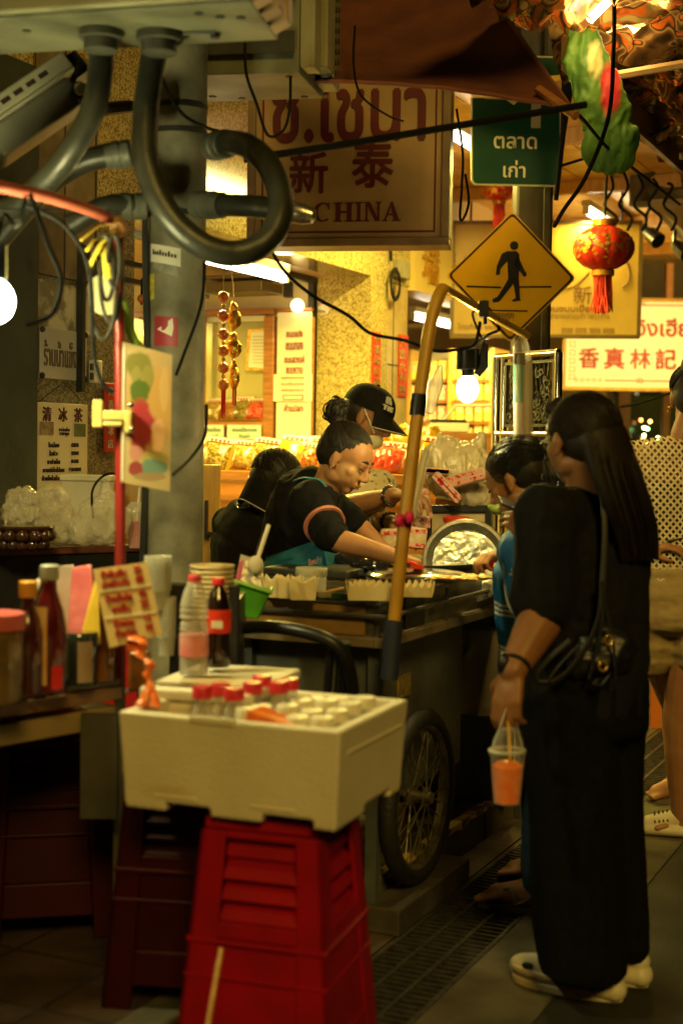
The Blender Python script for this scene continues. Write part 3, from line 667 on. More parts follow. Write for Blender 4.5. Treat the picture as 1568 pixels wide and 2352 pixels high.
h2 = hose('fat black conduit making a large loop in front of the pole and the big sign', [at(362, 90, 3.66), at(348, 160, 3.66), at(334, 270, 3.64), at(338, 380, 3.6), at(385, 490, 3.58), at(462, 562, 3.58), at(545, 582, 3.6), at(618, 548, 3.62), at(646, 470, 3.66), at(620, 385, 3.74), at(568, 335, 3.86), at(515, 326, 4.05)], 30 * S_(3.64), m=M_HOSE)
MB().lathe([(.058, .0), (.058, -.02), (.045, -.022), (.045, -.05)], zp(366, 76, 2.48), Z, 24).build('flange', M_PIPE, h2)
coupling(h2, at(520, 330, 4.02), at(450, 345, 4.25) - at(520, 330, 4.02), .036, .12)
h3 = hose('straight black conduit with a bare grey metal tip pointing right past the pole', [at(445, 470, 4.25), at(540, 472, 4.15), at(620, 478, 4.1), at(668, 486, 4.08)], 26 * S_(4.1), m=M_HOSE)
coupling(h3, at(448, 470, 4.24), at(540, 472, 4.15) - at(448, 470, 4.24), .036, .11)
MB().lathe([(.030, 0), (.031, .01), (.029, .045), (.02, .075), (.006, .082)], at(664, 485, 4.08), at(724, 498, 4.06) - at(664, 485, 4.08), 24).build('tip', M_STEEL, h3)
h4 = hose('black conduit curving left from its coupling behind the hanging loop', [at(300, 352, 3.95), at(245, 358, 3.95), at(180, 378, 3.96), at(110, 425, 4.0), at(40, 500, 4.05), at(-60, 620, 4.1)], 27 * S_(3.95), m=M_HOSE)
coupling(h4, at(302, 352, 3.95), at(240, 360, 3.95) - at(302, 352, 3.95), .034, .07)
h5 = hose('short ribbed conduit end left of the pole, below the other couplings', [at(335, 474, 4.02), at(290, 472, 4.0), at(235, 478, 3.98), at(160, 520, 3.98)], 25 * S_(4.0), m=M_HOSE)
coupling(h5, at(336, 474, 4.02), at(260, 474, 4.0) - at(336, 474, 4.02), .033, .10)
# floodlight / camera housing at far left
fl = thing('camera_housing', 'white box shaped outdoor camera housing tilted down at the far left, on a bracket', 'camera', at(90, 230, 4.1))
ax = (at(165, 160, 4.1) - at(-40, 300, 4.0)).normalized(); sidev = Vec((.1, -1, 0)).normalized(); sidev = (sidev - ax * sidev.dot(ax)).normalized(); upx = ax.cross(sidev); upx = upx if upx.z > 0 else -upx
o_ = at(-50, 305, 4.0)
MB().obox(o_, ax * .34, sidev * .03, upx * .05).obox(o_ + ax * .002 - upx * .012 - sidev * .12, ax * .338, sidev * .15, upx * .012).build('side', mat('housing_white', (.40, .38, .28), (.3, .29, .21), rough=.35), fl, smooth=0, bevel=.008)
MB().obox(o_ - upx * .10 + ax * .01 - sidev * .10, ax * .30, sidev * .12, upx * .09).build('body', mat('housing_grey', (.20, .195, .15), (.14, .135, .105), rough=.45), fl, smooth=0, bevel=.012)
MB().obox(o_ + ax * .335 - upx * .03 - sidev * .1, ax * .05, sidev * .10, upx * .07).lathe([(.026, 0), (.026, .03)], o_ + ax * .30 - upx * .075 + sidev * .02, sidev, 20).build('hinge', M_DARKM, fl, smooth=30)
MB().lathe([(.016, 0), (.018, .012)], o_ + ax * .30 - upx * .075 + sidev * .05, sidev, 18).build('screw_cap', M_WHITE, fl, smooth=30)
for i in range(4): MB().obox(o_ + ax * (.10 + .045 * i) + upx * .016 + sidev * .0305, ax * .03, sidev * .001, upx * .014).build('lettering', M_INK, fl, smooth=0)
MB().tube([at(170, 215, 4.1), at(240, 250, 4.2), at(300, 245, 4.35)], .02, 8).build('bracket', M_DARKM, fl)

# ------------------------------------------------------------------ the big shop sign
DS = 6.3
def board_frame(cx, cy, d, yaw):
    Xd = Vec((math.cos(yaw), math.sin(yaw), 0)); return at(cx, cy, d), Xd, Xd.cross(Z), S_(d) / math.cos(yaw)
c, Xd, N, k = board_frame(800, 330, DS, -R(9))
bs = thing('hanging_shop_sign', 'big framed cream sign with crimson Thai and Chinese characters, hung out over the pavement', 'sign', c - Z * .45)
W2, H2 = 232 * k, 232 * k
MB().obox(c - Xd * (W2 - .03) - Z * (H2 - .03) - N * .13, Xd * 2 * (W2 - .03), N * .126, Z * 2 * (H2 - .03)).build('board', mat('sign_cream', (.32, .205, .09), (.25, .16, .07), rough=.5, scale=5, bump=.05), bs, smooth=0)
fr = MB(); fw = .036
for (a, b, x, z) in ((-W2, -H2, 2 * W2, fw), (-W2, H2 - fw, 2 * W2, fw)): fr.obox(c + Xd * a + Z * b - N * .15, Xd * x, N * .175, Z * z)
for a in (-W2, W2 - fw): fr.obox(c + Xd * a - Z * (H2 - fw - .001) - N * .15, Xd * fw, N * .174, Z * 2 * (H2 - fw - .001))
fr.build('frame', mat('sign_frame', (.20, .13, .08), (.12, .08, .05), rough=.45, scale=6), bs, smooth=0, bevel=.006)
bo = MB(); m_ = .062
for z_ in (-(H2 - m_), H2 - m_ - .008): bo.obox(c - Xd * (W2 - m_) + Z * z_ - N * .004, Xd * 2 * (W2 - m_), N * .003, Z * .008)
for x_ in (-(W2 - m_), W2 - m_ - .008): bo.obox(c + Xd * x_ - Z * (H2 - m_ - .009) - N * .004, Xd * .008, N * .003, Z * (2 * (H2 - m_) - .018))
bo.build('border', M_MAROON, bs, smooth=0)
def onb(x, y): return c + Xd * (x - 800) * k - Z * (y - 330) * k + N * -.002
text('ซ.ไชน่า', onb(797, 238), Xd, Z, w=350 * k, h=170 * k, m=M_MAROON, parent=bs, bold=.022, stretch=True, ex=.003)
text('新', onb(709, 393), Xd, Z, w=86 * k, h=92 * k, m=M_MAROON, parent=bs, bold=.018, ex=.003, stretch=True)
text('泰', onb(856, 376), Xd, Z, w=92 * k, h=104 * k, m=M_MAROON, parent=bs, bold=.018, ex=.003, stretch=True)
# serif capitals CHINA, drawn as strokes with slab serifs
def serif(mb, ch, x, y, w_, h_):
    def q(a0, b0, a1, b1): mb.obox(onb(x + a0 * w_, y + h_ - b0 * h_), Xd * (a1 - a0) * w_ * k, N * .004, Z * (b1 - b0) * h_ * k)
    def st(a, wd): q(a, .0, a + wd, 1)
    def sf(a0, a1): q(a0, 0, a1, .06); q(a0, .94, a1, 1)
    if ch == 'I': st(.3, .4); sf(.05, .95)
    if ch == 'H': st(.1, .24); st(.66, .24); q(.3, .46, .7, .54); sf(0, .44); sf(.56, 1)
    if ch == 'N':
        st(.1, .1); st(.78, .1); q(0, 0, .32, .06); q(0, .94, .2, 1); q(.66, .94, 1, 1)
        mb.prism([onb(x + .08 * w_, y), onb(x + .34 * w_, y), onb(x + .88 * w_, y + h_), onb(x + .64 * w_, y + h_)], N * .0045)
    if ch == 'A':
        mb.prism([onb(x + .08 * w_, y + h_), onb(x + .17 * w_, y + h_), onb(x + .52 * w_, y + .12 * h_), onb(x + .47 * w_, y)], N * .004)
        mb.prism([onb(x + .63 * w_, y + h_), onb(x + .92 * w_, y + h_), onb(x + .56 * w_, y), onb(x + .42 * w_, y)], N * .0045)
        q(.25, .30, .72, .38); q(0, 0, .28, .06); q(.52, 0, 1, .06)
    if ch == 'C':
        pts = []; n = 22
        for i in range(n + 1):
            a = R(48) + R(264) * i / n; pts.append((.5 + .5 * math.cos(a), .5 + .5 * math.sin(a)))
        inn = []
        for i in range(n + 1):
            a = R(48) + R(264) * i / n; inn.append((.53 + (.30 if True else 0) * math.cos(a), .5 + .44 * math.sin(a)))
        for i in range(n):
            f_ = lambda p: onb(x + p[0] * w_, y + h_ - p[1] * h_)
            mb.prism([f_(pts[i]), f_(pts[i + 1]), f_(inn[i + 1]), f_(inn[i])], N * .004)
        q(.78, .66, .86, .98)
    return mb
sb = MB()
for chh, x0, w_ in (('C', 722, 42), ('H', 768, 46), ('I', 816, 20), ('N', 838, 40), ('A', 880, 42)): serif(sb, chh, x0, 462, w_, 43)
sb.build('lettering', M_MAROON, bs, smooth=0)
hg = MB()
for x in (640, 960): hg.tube([onb(x, 100), onb(x, -60)], .012, 6)
hg.build('hanger', M_DARKM, bs)

# ------------------------------------------------------------------ maroon canvas canopy with its wooden tip
aw = thing('canvas_canopy', 'dark red canvas canopy stretched to a wooden tip at the upper middle', 'canopy', at(1000, 120, 5.2))
M_CANV = mat('maroon_canvas', (.14, .042, .022), (.07, .018, .013), rough=.75, scale=4, bump=.3, bscale=90, detail=7)
Q = [at(700, 185, 4.9), at(1312, 252, 4.6), at(1112, -30, 5.4), at(700, -40, 5.9)]
def canv(a, b):
    lo = Q[0].lerp(Q[1], a); hi = Q[3].lerp(Q[2], a); p = lo.lerp(hi, b)
    return p - Z * (.05 * math.sin(math.pi * a) * math.sin(math.pi * b)) + Z * .008 * noise.noise(Vec((a * 6, b * 6, 1))) + Z * .025 * math.sin(math.pi * a) * (1 - b) ** 3
MB().sheet(canv, 26, 18, t=Z * .004).build('canvas', M_CANV, aw, smooth=60)
hem = MB(); hem.tube([canv(i / 20, 0) for i in range(21)], .007, 6); hem.tube([canv(1, i / 14) for i in range(15)], .009, 6); hem.build('hem', mat('maroon_hem', (.22, .07, .045), rough=.8), aw)
MB().tube([at(1235, 205, 4.66), at(1322, 266, 4.55)], .016, 8).build('pole_tip', M_WOOD, aw)
sm = MB(); sm.tube([canv(i / 20, .42) - Z * .003 for i in range(21)], .003, 5); sm.build('seam', mat('maroon_seam', (.12, .04, .03), rough=.8), aw)
tag(MB().tube([at(560, 366, 4.25), at(800, 330, 4.3), at(1345, 240, 4.45)], .011, 8).build('canopy_rod', mat('rod_black', (.008, .008, .007), rough=.8, spec=.1)), 'long thin dark rod crossing in front of the big cream sign', 'rod')

# ------------------------------------------------------------------ dark pole with green and yellow road signs
DG = 7.0
gp = drop(at(1218, 900, DG), .12)
tp = thing('sign_pole', 'dark square post carrying the green and yellow road signs', 'post', gp)
top = at(1232, -120, DG); w_ = 43 * S_(DG)
MB().hexa([gp + X_ * -w_ * .9 + Y_ * -w_, gp + X_ * w_ * .9 + Y_ * -w_, gp + X_ * w_ * .9 + Y_ * w_, gp + X_ * -w_ * .9 + Y_ * w_] + [top + X_ * -w_ + Y_ * -w_, top + X_ * w_ + Y_ * -w_, top + X_ * w_ + Y_ * w_, top + X_ * -w_ + Y_ * w_]).build('shaft', mat('dark_brown_post', (.018, .011, .009), (.009, .006, .005), rough=.5, scale=5, stretch=(6, 6, 1)), tp, smooth=0, bevel=.012)
MB().obox(drop(at(1240, 900, DG - .12), .2) , X_ * .02, Y_ * .02, Z * 4).build('cable_duct', M_DARKM, tp, smooth=0)
def rrect(c, Xd, Yd, w_, h_, r, n=5):
    out = []
    for (sx, sy, a0) in ((1, 1, 0), (-1, 1, 90), (-1, -1, 180), (1, -1, 270)):
        for i in range(n + 1):
            a = R(a0 + 90 * i / n); out.append(c + Xd * (sx * (w_ - r) + r * math.cos(a)) + Yd * (sy * (h_ - r) + r * math.sin(a)))
    return out
c, Xd, N, k = board_frame(1184, 278, DG - .22, R(2)); Xd2 = (Xd - Z * 0.0).normalized()
Yd = (Z + Xd * -.02).normalized()
gs = thing('green_road_sign', 'tall green road sign with white Thai words, on the dark post', 'sign', c - Z * .3)
M_GRN = mat('sign_green', (.006, .060, .045), (.004, .046, .035), rough=.5, scale=4, spec=.2)
MB().prism(rrect(c, Xd, Yd, 104 * k, 148 * k, 14 * k), N * .006).build('border', mat('sign_edge', (.55, .55, .36), (.45, .45, .3), rough=.4), gs, smooth=0)
MB().prism(rrect(c + N * .006, Xd, Yd, 100 * k, 144 * k, 11 * k), N * .003).build('panel', M_GRN, gs, smooth=0)
def ong(x, y): return c + Xd * (x - 1184) * k - Z * (y - 278) * k + N * .0105
M_REFL = mat('sign_white', (.70, .72, .60), (.6, .62, .5), rough=.3)
text('ตลาด', ong(1183, 328), Xd, Z, w=98 * k, h=40 * k, m=M_REFL, parent=gs, bold=.012)
text('เก่า', ong(1182, 388), Xd, Z, w=50 * k, h=38 * k, m=M_REFL, parent=gs, bold=.012)
MB().obox(ong(1218, 294), Xd * 22 * k, N * .002, Z * 58 * k).build('sticker', mat('sticker_grey', (.40, .42, .32), rough=.5), gs, smooth=0)
MB().prism([ong(1160, 232), ong(1188, 232), ong(1178, 243)], N * .002).build('arrow', M_REFL, gs, smooth=0)
MB().obox(c - Xd * .02 - N * .17 - Z * .2, Xd * .04, N * .168, Z * .02).obox(c - Xd * .02 - N * .17 + Z * .15, Xd * .04, N * .168, Z * .02).build('bracket', M_DARKM, gs, smooth=0)
# pedestrian warning diamond
DD = DG - .26
c, Xd, N, k = board_frame(1173, 636, DD, R(3))
ps = thing('pedestrian_sign', 'yellow diamond warning sign with a black walking figure, on the dark post', 'sign', c - Z * .32)
def diamond(r, rr, n=6, e=0.0):
    out = []; q = [Vec((0, 1)), Vec((-1, 0)), Vec((0, -1)), Vec((1, 0))]
    for i in range(4):
        a, b, d = q[i - 1], q[i], q[(i + 1) % 4]
        p0 = b + (a - b).normalized() * rr; p1 = b + (d - b).normalized() * rr
        for j in range(n + 1):
            t = j / n; pt = p0 * (1 - t) ** 2 + b * 2 * t * (1 - t) + p1 * t * t
            out.append(c + Xd * pt.x * r * k + Z * pt.y * r * k + N * e)
    return out
M_YEL = mat('sign_yellow', (.95, .58, .016), (.85, .48, .012), rough=.22, scale=5, coat=.5, bump=.12, bscale=140)
MB().prism(diamond(150, .07, e=0), N * .005).build('panel', M_YEL, ps, smooth=0)
o1 = diamond(146, .075, e=.0055); i1 = diamond(139.5, .07, e=.0055); bm_ = MB(); n = len(o1)
for i in range(n): bm_.prism([o1[i], o1[(i + 1) % n], i1[(i + 1) % n], i1[i]], N * .0012)
M_BLK = mat('sign_black', (.012, .012, .010), rough=.4, scale=30)
bm_.build('border', M_BLK, ps, smooth=0)
def onp(x, y, e=.006): return c + Xd * (x - 1173) * k - Z * (y - 636) * k + N * e
wk = MB()
wk.prism([onp(1178 + 10 * math.cos(a * math.pi / 9), 565 - 10 * math.sin(a * math.pi / 9)) for a in range(18)], N * .0015)
for pl in ([(1162, 578), (1183, 577), (1190, 584), (1192, 605), (1190, 640), (1166, 645), (1164, 612)],
           [(1162, 578), (1168, 596), (1148, 618), (1146, 632), (1137, 633), (1139, 612), (1150, 584)],
           [(1186, 580), (1193, 600), (1204, 622), (1208, 626), (1208, 633), (1202, 636), (1196, 628), (1178, 606)],
           [(1166, 640), (1182, 640), (1174, 658), (1154, 684), (1145, 694), (1132, 696), (1130, 688), (1142, 682), (1160, 652)],
           [(1172, 640), (1190, 638), (1192, 654), (1194, 684), (1196, 690), (1180, 693), (1174, 690), (1184, 684), (1180, 660)]):
    wk.prism([onp(x, y, .006) for x, y in pl], N * .0016)
wk.prism([onp(1070, 658), onp(1150, 659), onp(1150, 663), onp(1070, 662)], N * .0012)
wk.prism([onp(1190, 657), onp(1266, 655), onp(1266, 659), onp(1190, 661)], N * .0012)
wk.prism([onp(1118, 712), onp(1212, 712), onp(1212, 715), onp(1118, 715)], N * .0012)
wk.build('walking_figure', M_BLK, ps, smooth=0)
text('ขายถูก', onp(1158, 728, .0065), Xd, Z, w=44 * k, h=17 * k, m=M_BLK, parent=ps, stretch=True)
MB().obox(c - Xd * .02 - N * .2, Xd * .04, N * .198, Z * .02).build('bracket', M_DARKM, ps, smooth=0)

# ------------------------------------------------------------------ hanging beige sign, light box sign, lanterns
DB = 9.2
c, Xd, N, k = board_frame(1252, 642, DB, -R(6))
hb = thing('hanging_beige_sign', 'old beige sign with rubbed-off characters hung behind the yellow diamond sign', 'sign', c - Z * .38)
MB().obox(c - Xd * 212 * k - Z * 130 * k - N * .06, Xd * 424 * k, N * .06, Z * 260 * k).build('board', mat('beige_sign', (.74, .50, .13), (.58, .36, .08), rough=.4, scale=3), hb, smooth=0)
fr = MB()
for z_ in (-132, 126): fr.obox(c - Xd * 215 * k + Z * z_ * k - N * .08, Xd * 430 * k, N * .1, Z * 7 * k)
for x_ in (-216, 207): fr.obox(c + Xd * x_ * k - Z * 124 * k - N * .08, Xd * 9 * k, N * .099, Z * 249 * k)
fr.build('frame', mat('beige_frame', (.22, .14, .06), rough=.4), hb, smooth=0)
def onh(x, y): return c + Xd * (x - 1252) * k - Z * (y - 642) * k + N * .002
M_FADE = mat('faded_red', (.20, .07, .02), (.28, .14, .05), rough=.5, scale=20)
text('新', onh(1336, 676), Xd, Z, w=40 * k, h=40 * k, m=M_FADE, parent=hb)
text('ร้านขนมเปี๊ยะ', onh(1306, 707), Xd, Z, w=110 * k, h=15 * k, m=M_FADE, parent=hb, bold=.025, stretch=True)
text('สาขาตลาดเก่า เยาวราช', onh(1330, 724), Xd, Z, w=150 * k, h=13 * k, m=M_FADE, parent=hb)
text('โทรศัพท์ ๒๒๒', onh(1100, 750), Xd, Z, w=100 * k, h=14 * k, m=M_FADE, parent=hb, bold=.01)
text('回回 回回 回回 回回', onh(1350, 758), Xd, Z, w=190 * k, h=12 * k, m=M_FADE, parent=hb)
gh = MB(); gh.tube(smoothpath([onh(1400, 575), onh(1432, 600), onh(1440, 640), onh(1425, 660)]), .006, 6); gh.tube(smoothpath([onh(1290, 665), onh(1320, 655), onh(1350, 625)]), .004, 6); gh.tube(smoothpath([onh(1068, 590), onh(1075, 620), onh(1090, 600)]), .006, 6)
gh.build('lettering', M_FADE, hb)
hg = MB()
for x in (1080, 1420): hg.tube([onh(x, 512), onh(x, 380)], .008, 6)
hg.build('hanger', M_DARKM, hb)
DL = 11.5
c, Xd, N, k = board_frame(1480, 792, DL, -R(2))
lx = thing('light_box_sign', 'glowing yellow light box sign with red Thai and Chinese characters at the right', 'sign', c - Z * .4)
MB().obox(c - Xd * 180 * k - Z * 98 * k - N * .15, Xd * 360 * k, N * .149, Z * 196 * k).build('panel', lamp_mat('lightbox_glow', (1.0, .74, .19), .95), lx, smooth=0)
fr = MB()
for z_ in (-106, 98): fr.obox(c - Xd * 188 * k + Z * z_ * k - N * .16, Xd * 376 * k, N * .18, Z * 8 * k)
for x_ in (-188, 180): fr.obox(c + Xd * x_ * k - Z * 98 * k - N * .16, Xd * 8 * k, N * .179, Z * 196 * k)
fr.build('frame', M_WOODY, lx, smooth=0)
def onl(x, y): return c + Xd * (x - 1480) * k - Z * (y - 792) * k + N * .003
M_LR = lamp_mat('lit_red_print', (.62, .025, .004), .42)
text('จิงเฮียง', onl(1532, 752), Xd, Z, w=150 * k, h=66 * k, m=M_LR, parent=lx, bold=.03)
for chh, x in (('香', 1353), ('真', 1411), ('林', 1470), ('記', 1528), ('行', 1590)): text(chh, onl(x, 824), Xd, Z, w=46 * k, h=50 * k, m=M_LR, parent=lx, bold=.028)
for y in (774, 793, 812, 831, 850, 868): text('口', onl(1315, y), Xd, Z, w=13 * k, h=15 * k, m=M_LR, parent=lx)
text('O O O O O', onl(1352, 874), Xd, Z, w=64 * k, h=11 * k, m=M_LR, parent=lx, bold=.01)
ls = MB()
for (x0, y0, x1, y1) in ((1326, 700, 1660, 703), (1390, 873, 1660, 876), (1313, 705, 1316, 765)): ls.obox(onl(x0, y1), Xd * (x1 - x0) * k, N * .002, Z * (y1 - y0) * k)
ls.build('border', M_LR, lx, smooth=0)
for (x, y) in ((1470, 874), (1470, 697), (1380, 697), (1560, 874)): text('田', onl(x, y), Xd, Z, w=14 * k, h=14 * k, m=M_LR, parent=lx)
light(lx, c + N * .5, 16, (1, .66, .2), .25)
# red lantern
M_LANT = mat('lantern_red', (.62, .03, .015), (.5, .02, .01), rough=.4, scale=4, sss=0)
M_LGOLD = mat('lantern_gold', (.80, .40, .06), (.6, .26, .03), rough=.3, metal=.6, scale=40)
def lantern(p, r, label, nm='red_lantern'):
    t = thing(nm, label, 'lantern', p, 'red lanterns'); p = Vec(p)
    mb = MB(); n = 72; prof = []
    for i in range(21):
        a = -math.pi / 2 + math.pi * i / 20; prof.append((r * max(.34, math.cos(a)), r * .74 * math.sin(a)))
    vs, fs = [], []
    for (rr, h) in prof:
        for q in range(n):
            a = 2 * math.pi * q / n; g = 1 - .055 * (1 - abs(math.sin(a * 6))) ** 2; vs.append(p + Vec((math.cos(a) * rr * g, math.sin(a) * rr * g, h)))
    for i in range(20):
        for q in range(n): fs.append((i * n + q, i * n + (q + 1) % n, (i + 1) * n + (q + 1) % n, (i + 1) * n + q))
    mb.add(vs, fs); mb.build('body', M_LANT, t, smooth=60)
    MB().lathe([(r * .35, r * .70), (r * .38, r * .72), (r * .38, r * .92), (r * .33, r * .94)], p, Z, 24).build('collar', M_LGOLD, t); MB().lathe([(r * .33, -r * .92), (r * .37, -r * .9), (r * .37, -r * .73), (r * .34, -r * .71)], p, Z, 24).build('collar', M_LGOLD, t)
    ts = MB()
    for i in range(70):
        a = random.random() * 6.283; rr = r * .33 * math.sqrt(random.random()); q = p + Vec((math.cos(a) * rr, math.sin(a) * rr, -r * .9))
        ts.tube([q, q + Vec((random.uniform(-.01, .01), random.uniform(-.01, .01), -r * .55)), q + Vec((random.uniform(-.02, .02), random.uniform(-.02, .02), -r * random.uniform(1.05, 1.25)))], .0035, 4)
    ts.build('tassel', mat('tassel_red', (.66, .04, .02), rough=.6), t)
    gp_ = MB()
    for i in range(220):
        a = random.random() * 6.283; b = random.gauss(0, .35)
        if abs(b) > .85: continue
        g = 1 - .055 * (1 - abs(math.sin(a * 6))) ** 2
        nn = Vec((math.cos(a) * math.cos(b), math.sin(a) * math.cos(b), math.sin(b) * .74)) ; q = p + nn * r * (g + .004)
        x_ = nn.cross(Z).normalized() * random.uniform(.006, .02); y_ = nn.cross(x_).normalized() * random.uniform(.006, .016)
        gp_.prism([q - x_, q - y_, q + x_, q + y_], nn * .002)
    gp_.build('print', M_LGOLD, t, smooth=0)
    MB().tube([p + Z * r * .9, p + Z * r * 2.2], .003, 5).build('string', M_DARKM, t)
    return t
lantern(at(1385, 570, 7.6), 70 * S_(7.6), 'red lantern with gold flowers and long tassel before the old beige sign')
lantern(at(1146, 432, 8.6), 42 * S_(8.6), 'red lantern half hidden behind the green road sign')

# ------------------------------------------------------------------ crumpled clear and foil sheet canopy over the street, with a green bag lying on it
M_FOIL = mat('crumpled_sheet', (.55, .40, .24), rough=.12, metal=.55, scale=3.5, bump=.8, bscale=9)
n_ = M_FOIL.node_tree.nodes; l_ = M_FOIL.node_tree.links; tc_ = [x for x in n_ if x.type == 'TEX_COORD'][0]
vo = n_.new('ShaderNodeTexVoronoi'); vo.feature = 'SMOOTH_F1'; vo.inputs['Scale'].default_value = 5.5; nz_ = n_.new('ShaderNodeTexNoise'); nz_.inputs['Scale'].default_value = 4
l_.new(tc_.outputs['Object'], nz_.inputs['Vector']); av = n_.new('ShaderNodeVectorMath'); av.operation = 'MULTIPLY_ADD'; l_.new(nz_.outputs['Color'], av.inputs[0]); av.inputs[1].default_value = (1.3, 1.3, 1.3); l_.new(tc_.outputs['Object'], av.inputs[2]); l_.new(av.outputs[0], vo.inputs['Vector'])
sp_ = n_.new('ShaderNodeSeparateColor'); l_.new(vo.outputs['Color'], sp_.inputs[0]); rp_ = n_.new('ShaderNodeValToRGB'); rp_.color_ramp.interpolation = 'EASE'  # orange and dark ramp stops paint reflections and decorations into the sheet colour
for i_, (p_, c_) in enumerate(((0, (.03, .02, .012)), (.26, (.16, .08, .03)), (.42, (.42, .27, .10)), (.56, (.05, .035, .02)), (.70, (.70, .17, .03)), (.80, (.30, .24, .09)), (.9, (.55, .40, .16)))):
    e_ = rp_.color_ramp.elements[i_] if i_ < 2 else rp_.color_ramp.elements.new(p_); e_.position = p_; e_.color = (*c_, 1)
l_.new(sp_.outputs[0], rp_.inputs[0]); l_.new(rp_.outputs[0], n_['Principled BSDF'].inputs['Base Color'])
ro = thing('sheet_roof', 'crumpled shiny plastic sheet roof over the street at the upper right', 'roof', uv(8, .4, 3.4))
def rf(a, b):
    u = 4.2 + 9.3 * a; v = 1.70 - 5.2 * b; h = 2.96 + .55 * min(1, b * 1.7) + .3 * b
    q = Vec((u * 2.2, v * 2.2, 0)); q2 = Vec((u * 6, v * 6, 3)); q3 = Vec((u * 13, v * 13, 9))
    n = abs(noise.noise(q)) * .30 + abs(noise.noise(q2)) * .15 + noise.noise(q3) * .025
    return uv(u, v, h + n)
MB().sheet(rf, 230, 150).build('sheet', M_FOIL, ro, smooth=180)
rd = MB()
for (a, b) in ((uv(5.6, 1.5, 2.93), uv(6.6, -1.8, 3.45)), (uv(7.2, 1.5, 2.93), uv(8.4, -1.8, 3.45)), (uv(9, 1.5, 2.93), uv(10.2, -1.8, 3.45)), (uv(5.2, .7, 3.1), uv(12, .7, 3.1)), (uv(5.2, -.4, 3.35), uv(12, -.4, 3.35))): rd.tube([a, b], .018, 6)
rd.build('batten', mat('batten', (.36, .24, .10), rough=.5), ro)
gg = thing('green_bag', 'crumpled green plastic bag with red and white print caught under the sheet roof', 'bag', at(1372, 215, 5.55))
cx = at(1372, 215, 5.55); ax_ = (at(1436, 340, 5.6) - at(1330, 50, 5.5)).normalized(); sx_ = ax_.cross(Vec((0, 1, 0))).normalized(); dpv = ax_.cross(sx_)
gm = MB().ell(cx, (.105, .022, .25), sx_, dpv, ax_).ell(cx - ax_ * .2 + sx_ * .02, (.06, .02, .12), sx_, dpv, ax_).cap(cx - ax_ * .3, .03, cx - ax_ * .38 + sx_ * .05, .02).ell(cx + ax_ * .2 - sx_ * .02, (.115, .024, .11), sx_, dpv, ax_)
mg = mat('green_plastic', (.085, .20, .022), (.035, .11, .012), rough=.6, scale=8, bump=1.0, bscale=13)
o_ = cx - LOC[gg.name]; patch(mg, o_ + ax_ * .0 + sx_ * .05, (.04, .4, .10), (.40, .015, .02), .22, 22); patch(mg, o_ - ax_ * .12 + sx_ * .03, (.03, .4, .06), (.42, .40, .16), .3, 26)
organic(gm, 'body', mg, gg, voxel=.008, it=3, wrinkle=.020, wfreq=9, wstretch=(1.6, 1, .7), ridge=True)
# hot orange-red sign glow far up the street, seen by the sheet
for k, (x, y, d, w2, h2, col, lab) in enumerate(((1556, 400, 12.5, 70, 120, (1, .08, .02), 'glowing red round shop sign at the right edge under the sheet roof'),)):
    t = thing('red_neon_sign', lab, 'sign', at(x, y, d)); kk = S_(d)
    MB().lathe([(62 * kk, 0), (62 * kk, .06)], at(x, y, d), Vec((0, -1, 0)), 32).build('disc', lamp_mat('red_glow', col, 1.6), t, smooth=30)
    for r_ in (52, 34, 16): MB().lathe([(r_ * kk, .061), (r_ * kk, .075), ((r_ - 6) * kk, .075), ((r_ - 6) * kk, .061), (r_ * kk, .061)], at(x, y, d), Vec((0, -1, 0)), 32).build('ring', mat('neon_tube_yellow', (.8, .35, .05), rough=.4, emit=(1, .35, .05), estr=.8), t)
    MB().tube([at(x, y - 60, d), at(x, y - 140, d)], .015, 6).build('hanger', M_DARKM, t)
    light(t, at(x, y, d - .4), 30, (1, .16, .03), .2)
# lamps of the street beyond, up under the sheets
for (x0, y0, x1, y1, d, lab) in ((1352, 46, 1404, -6, 5.3, 'white tube lamp slanting under the sheet roof at the top right'), (1436, 36, 1462, 70, 5.6, 'short white tube lamp under the sheet roof near the top right corner')):
    t = thing('roof_tube_lamp', lab, 'lamp', at((x0 + x1) / 2, (y0 + y1) / 2, d), 'tube lamps under the sheet roof'); pa_, pb_ = at(x0, y0, d), at(x1, y1, d)
    MB().tube([pa_, pb_], .016, 10).build('tube', M_TUBE, t)
    MB().tube([pa_, pa_.lerp(pb_, .04)], .019, 10).build('end_cap', M_WHITE, t); MB().tube([pb_.lerp(pa_, .04), pb_], .019, 10).build('end_cap', M_WHITE, t)
    light(t, (pa_ + pb_) / 2 - Z * .08, 7, (1, .62, .18), .12)
# duct / grey drain pipe at right
tag(MB().tube(smoothpath([at(1472, 470, 8.6), at(1474, 400, 8.6), at(1490, 372, 8.5), at(1530, 340, 8.3), at(1620, 262, 8.0)], 6), .075, 16).tube([at(1470, 440, 8.6), at(1640, 452, 8.5)], .06, 14).build('drain_pipe', mat('old_pipe', (.11, .09, .06), (.06, .05, .035), rough=.5, scale=6)), 'dark fat elbow pipe at the right edge under the sheet roof', 'pipe')
wb = MB(); wb.obox(at(1440, 512, 8.8), X_ * .35, Y_ * .05, Z * .10)
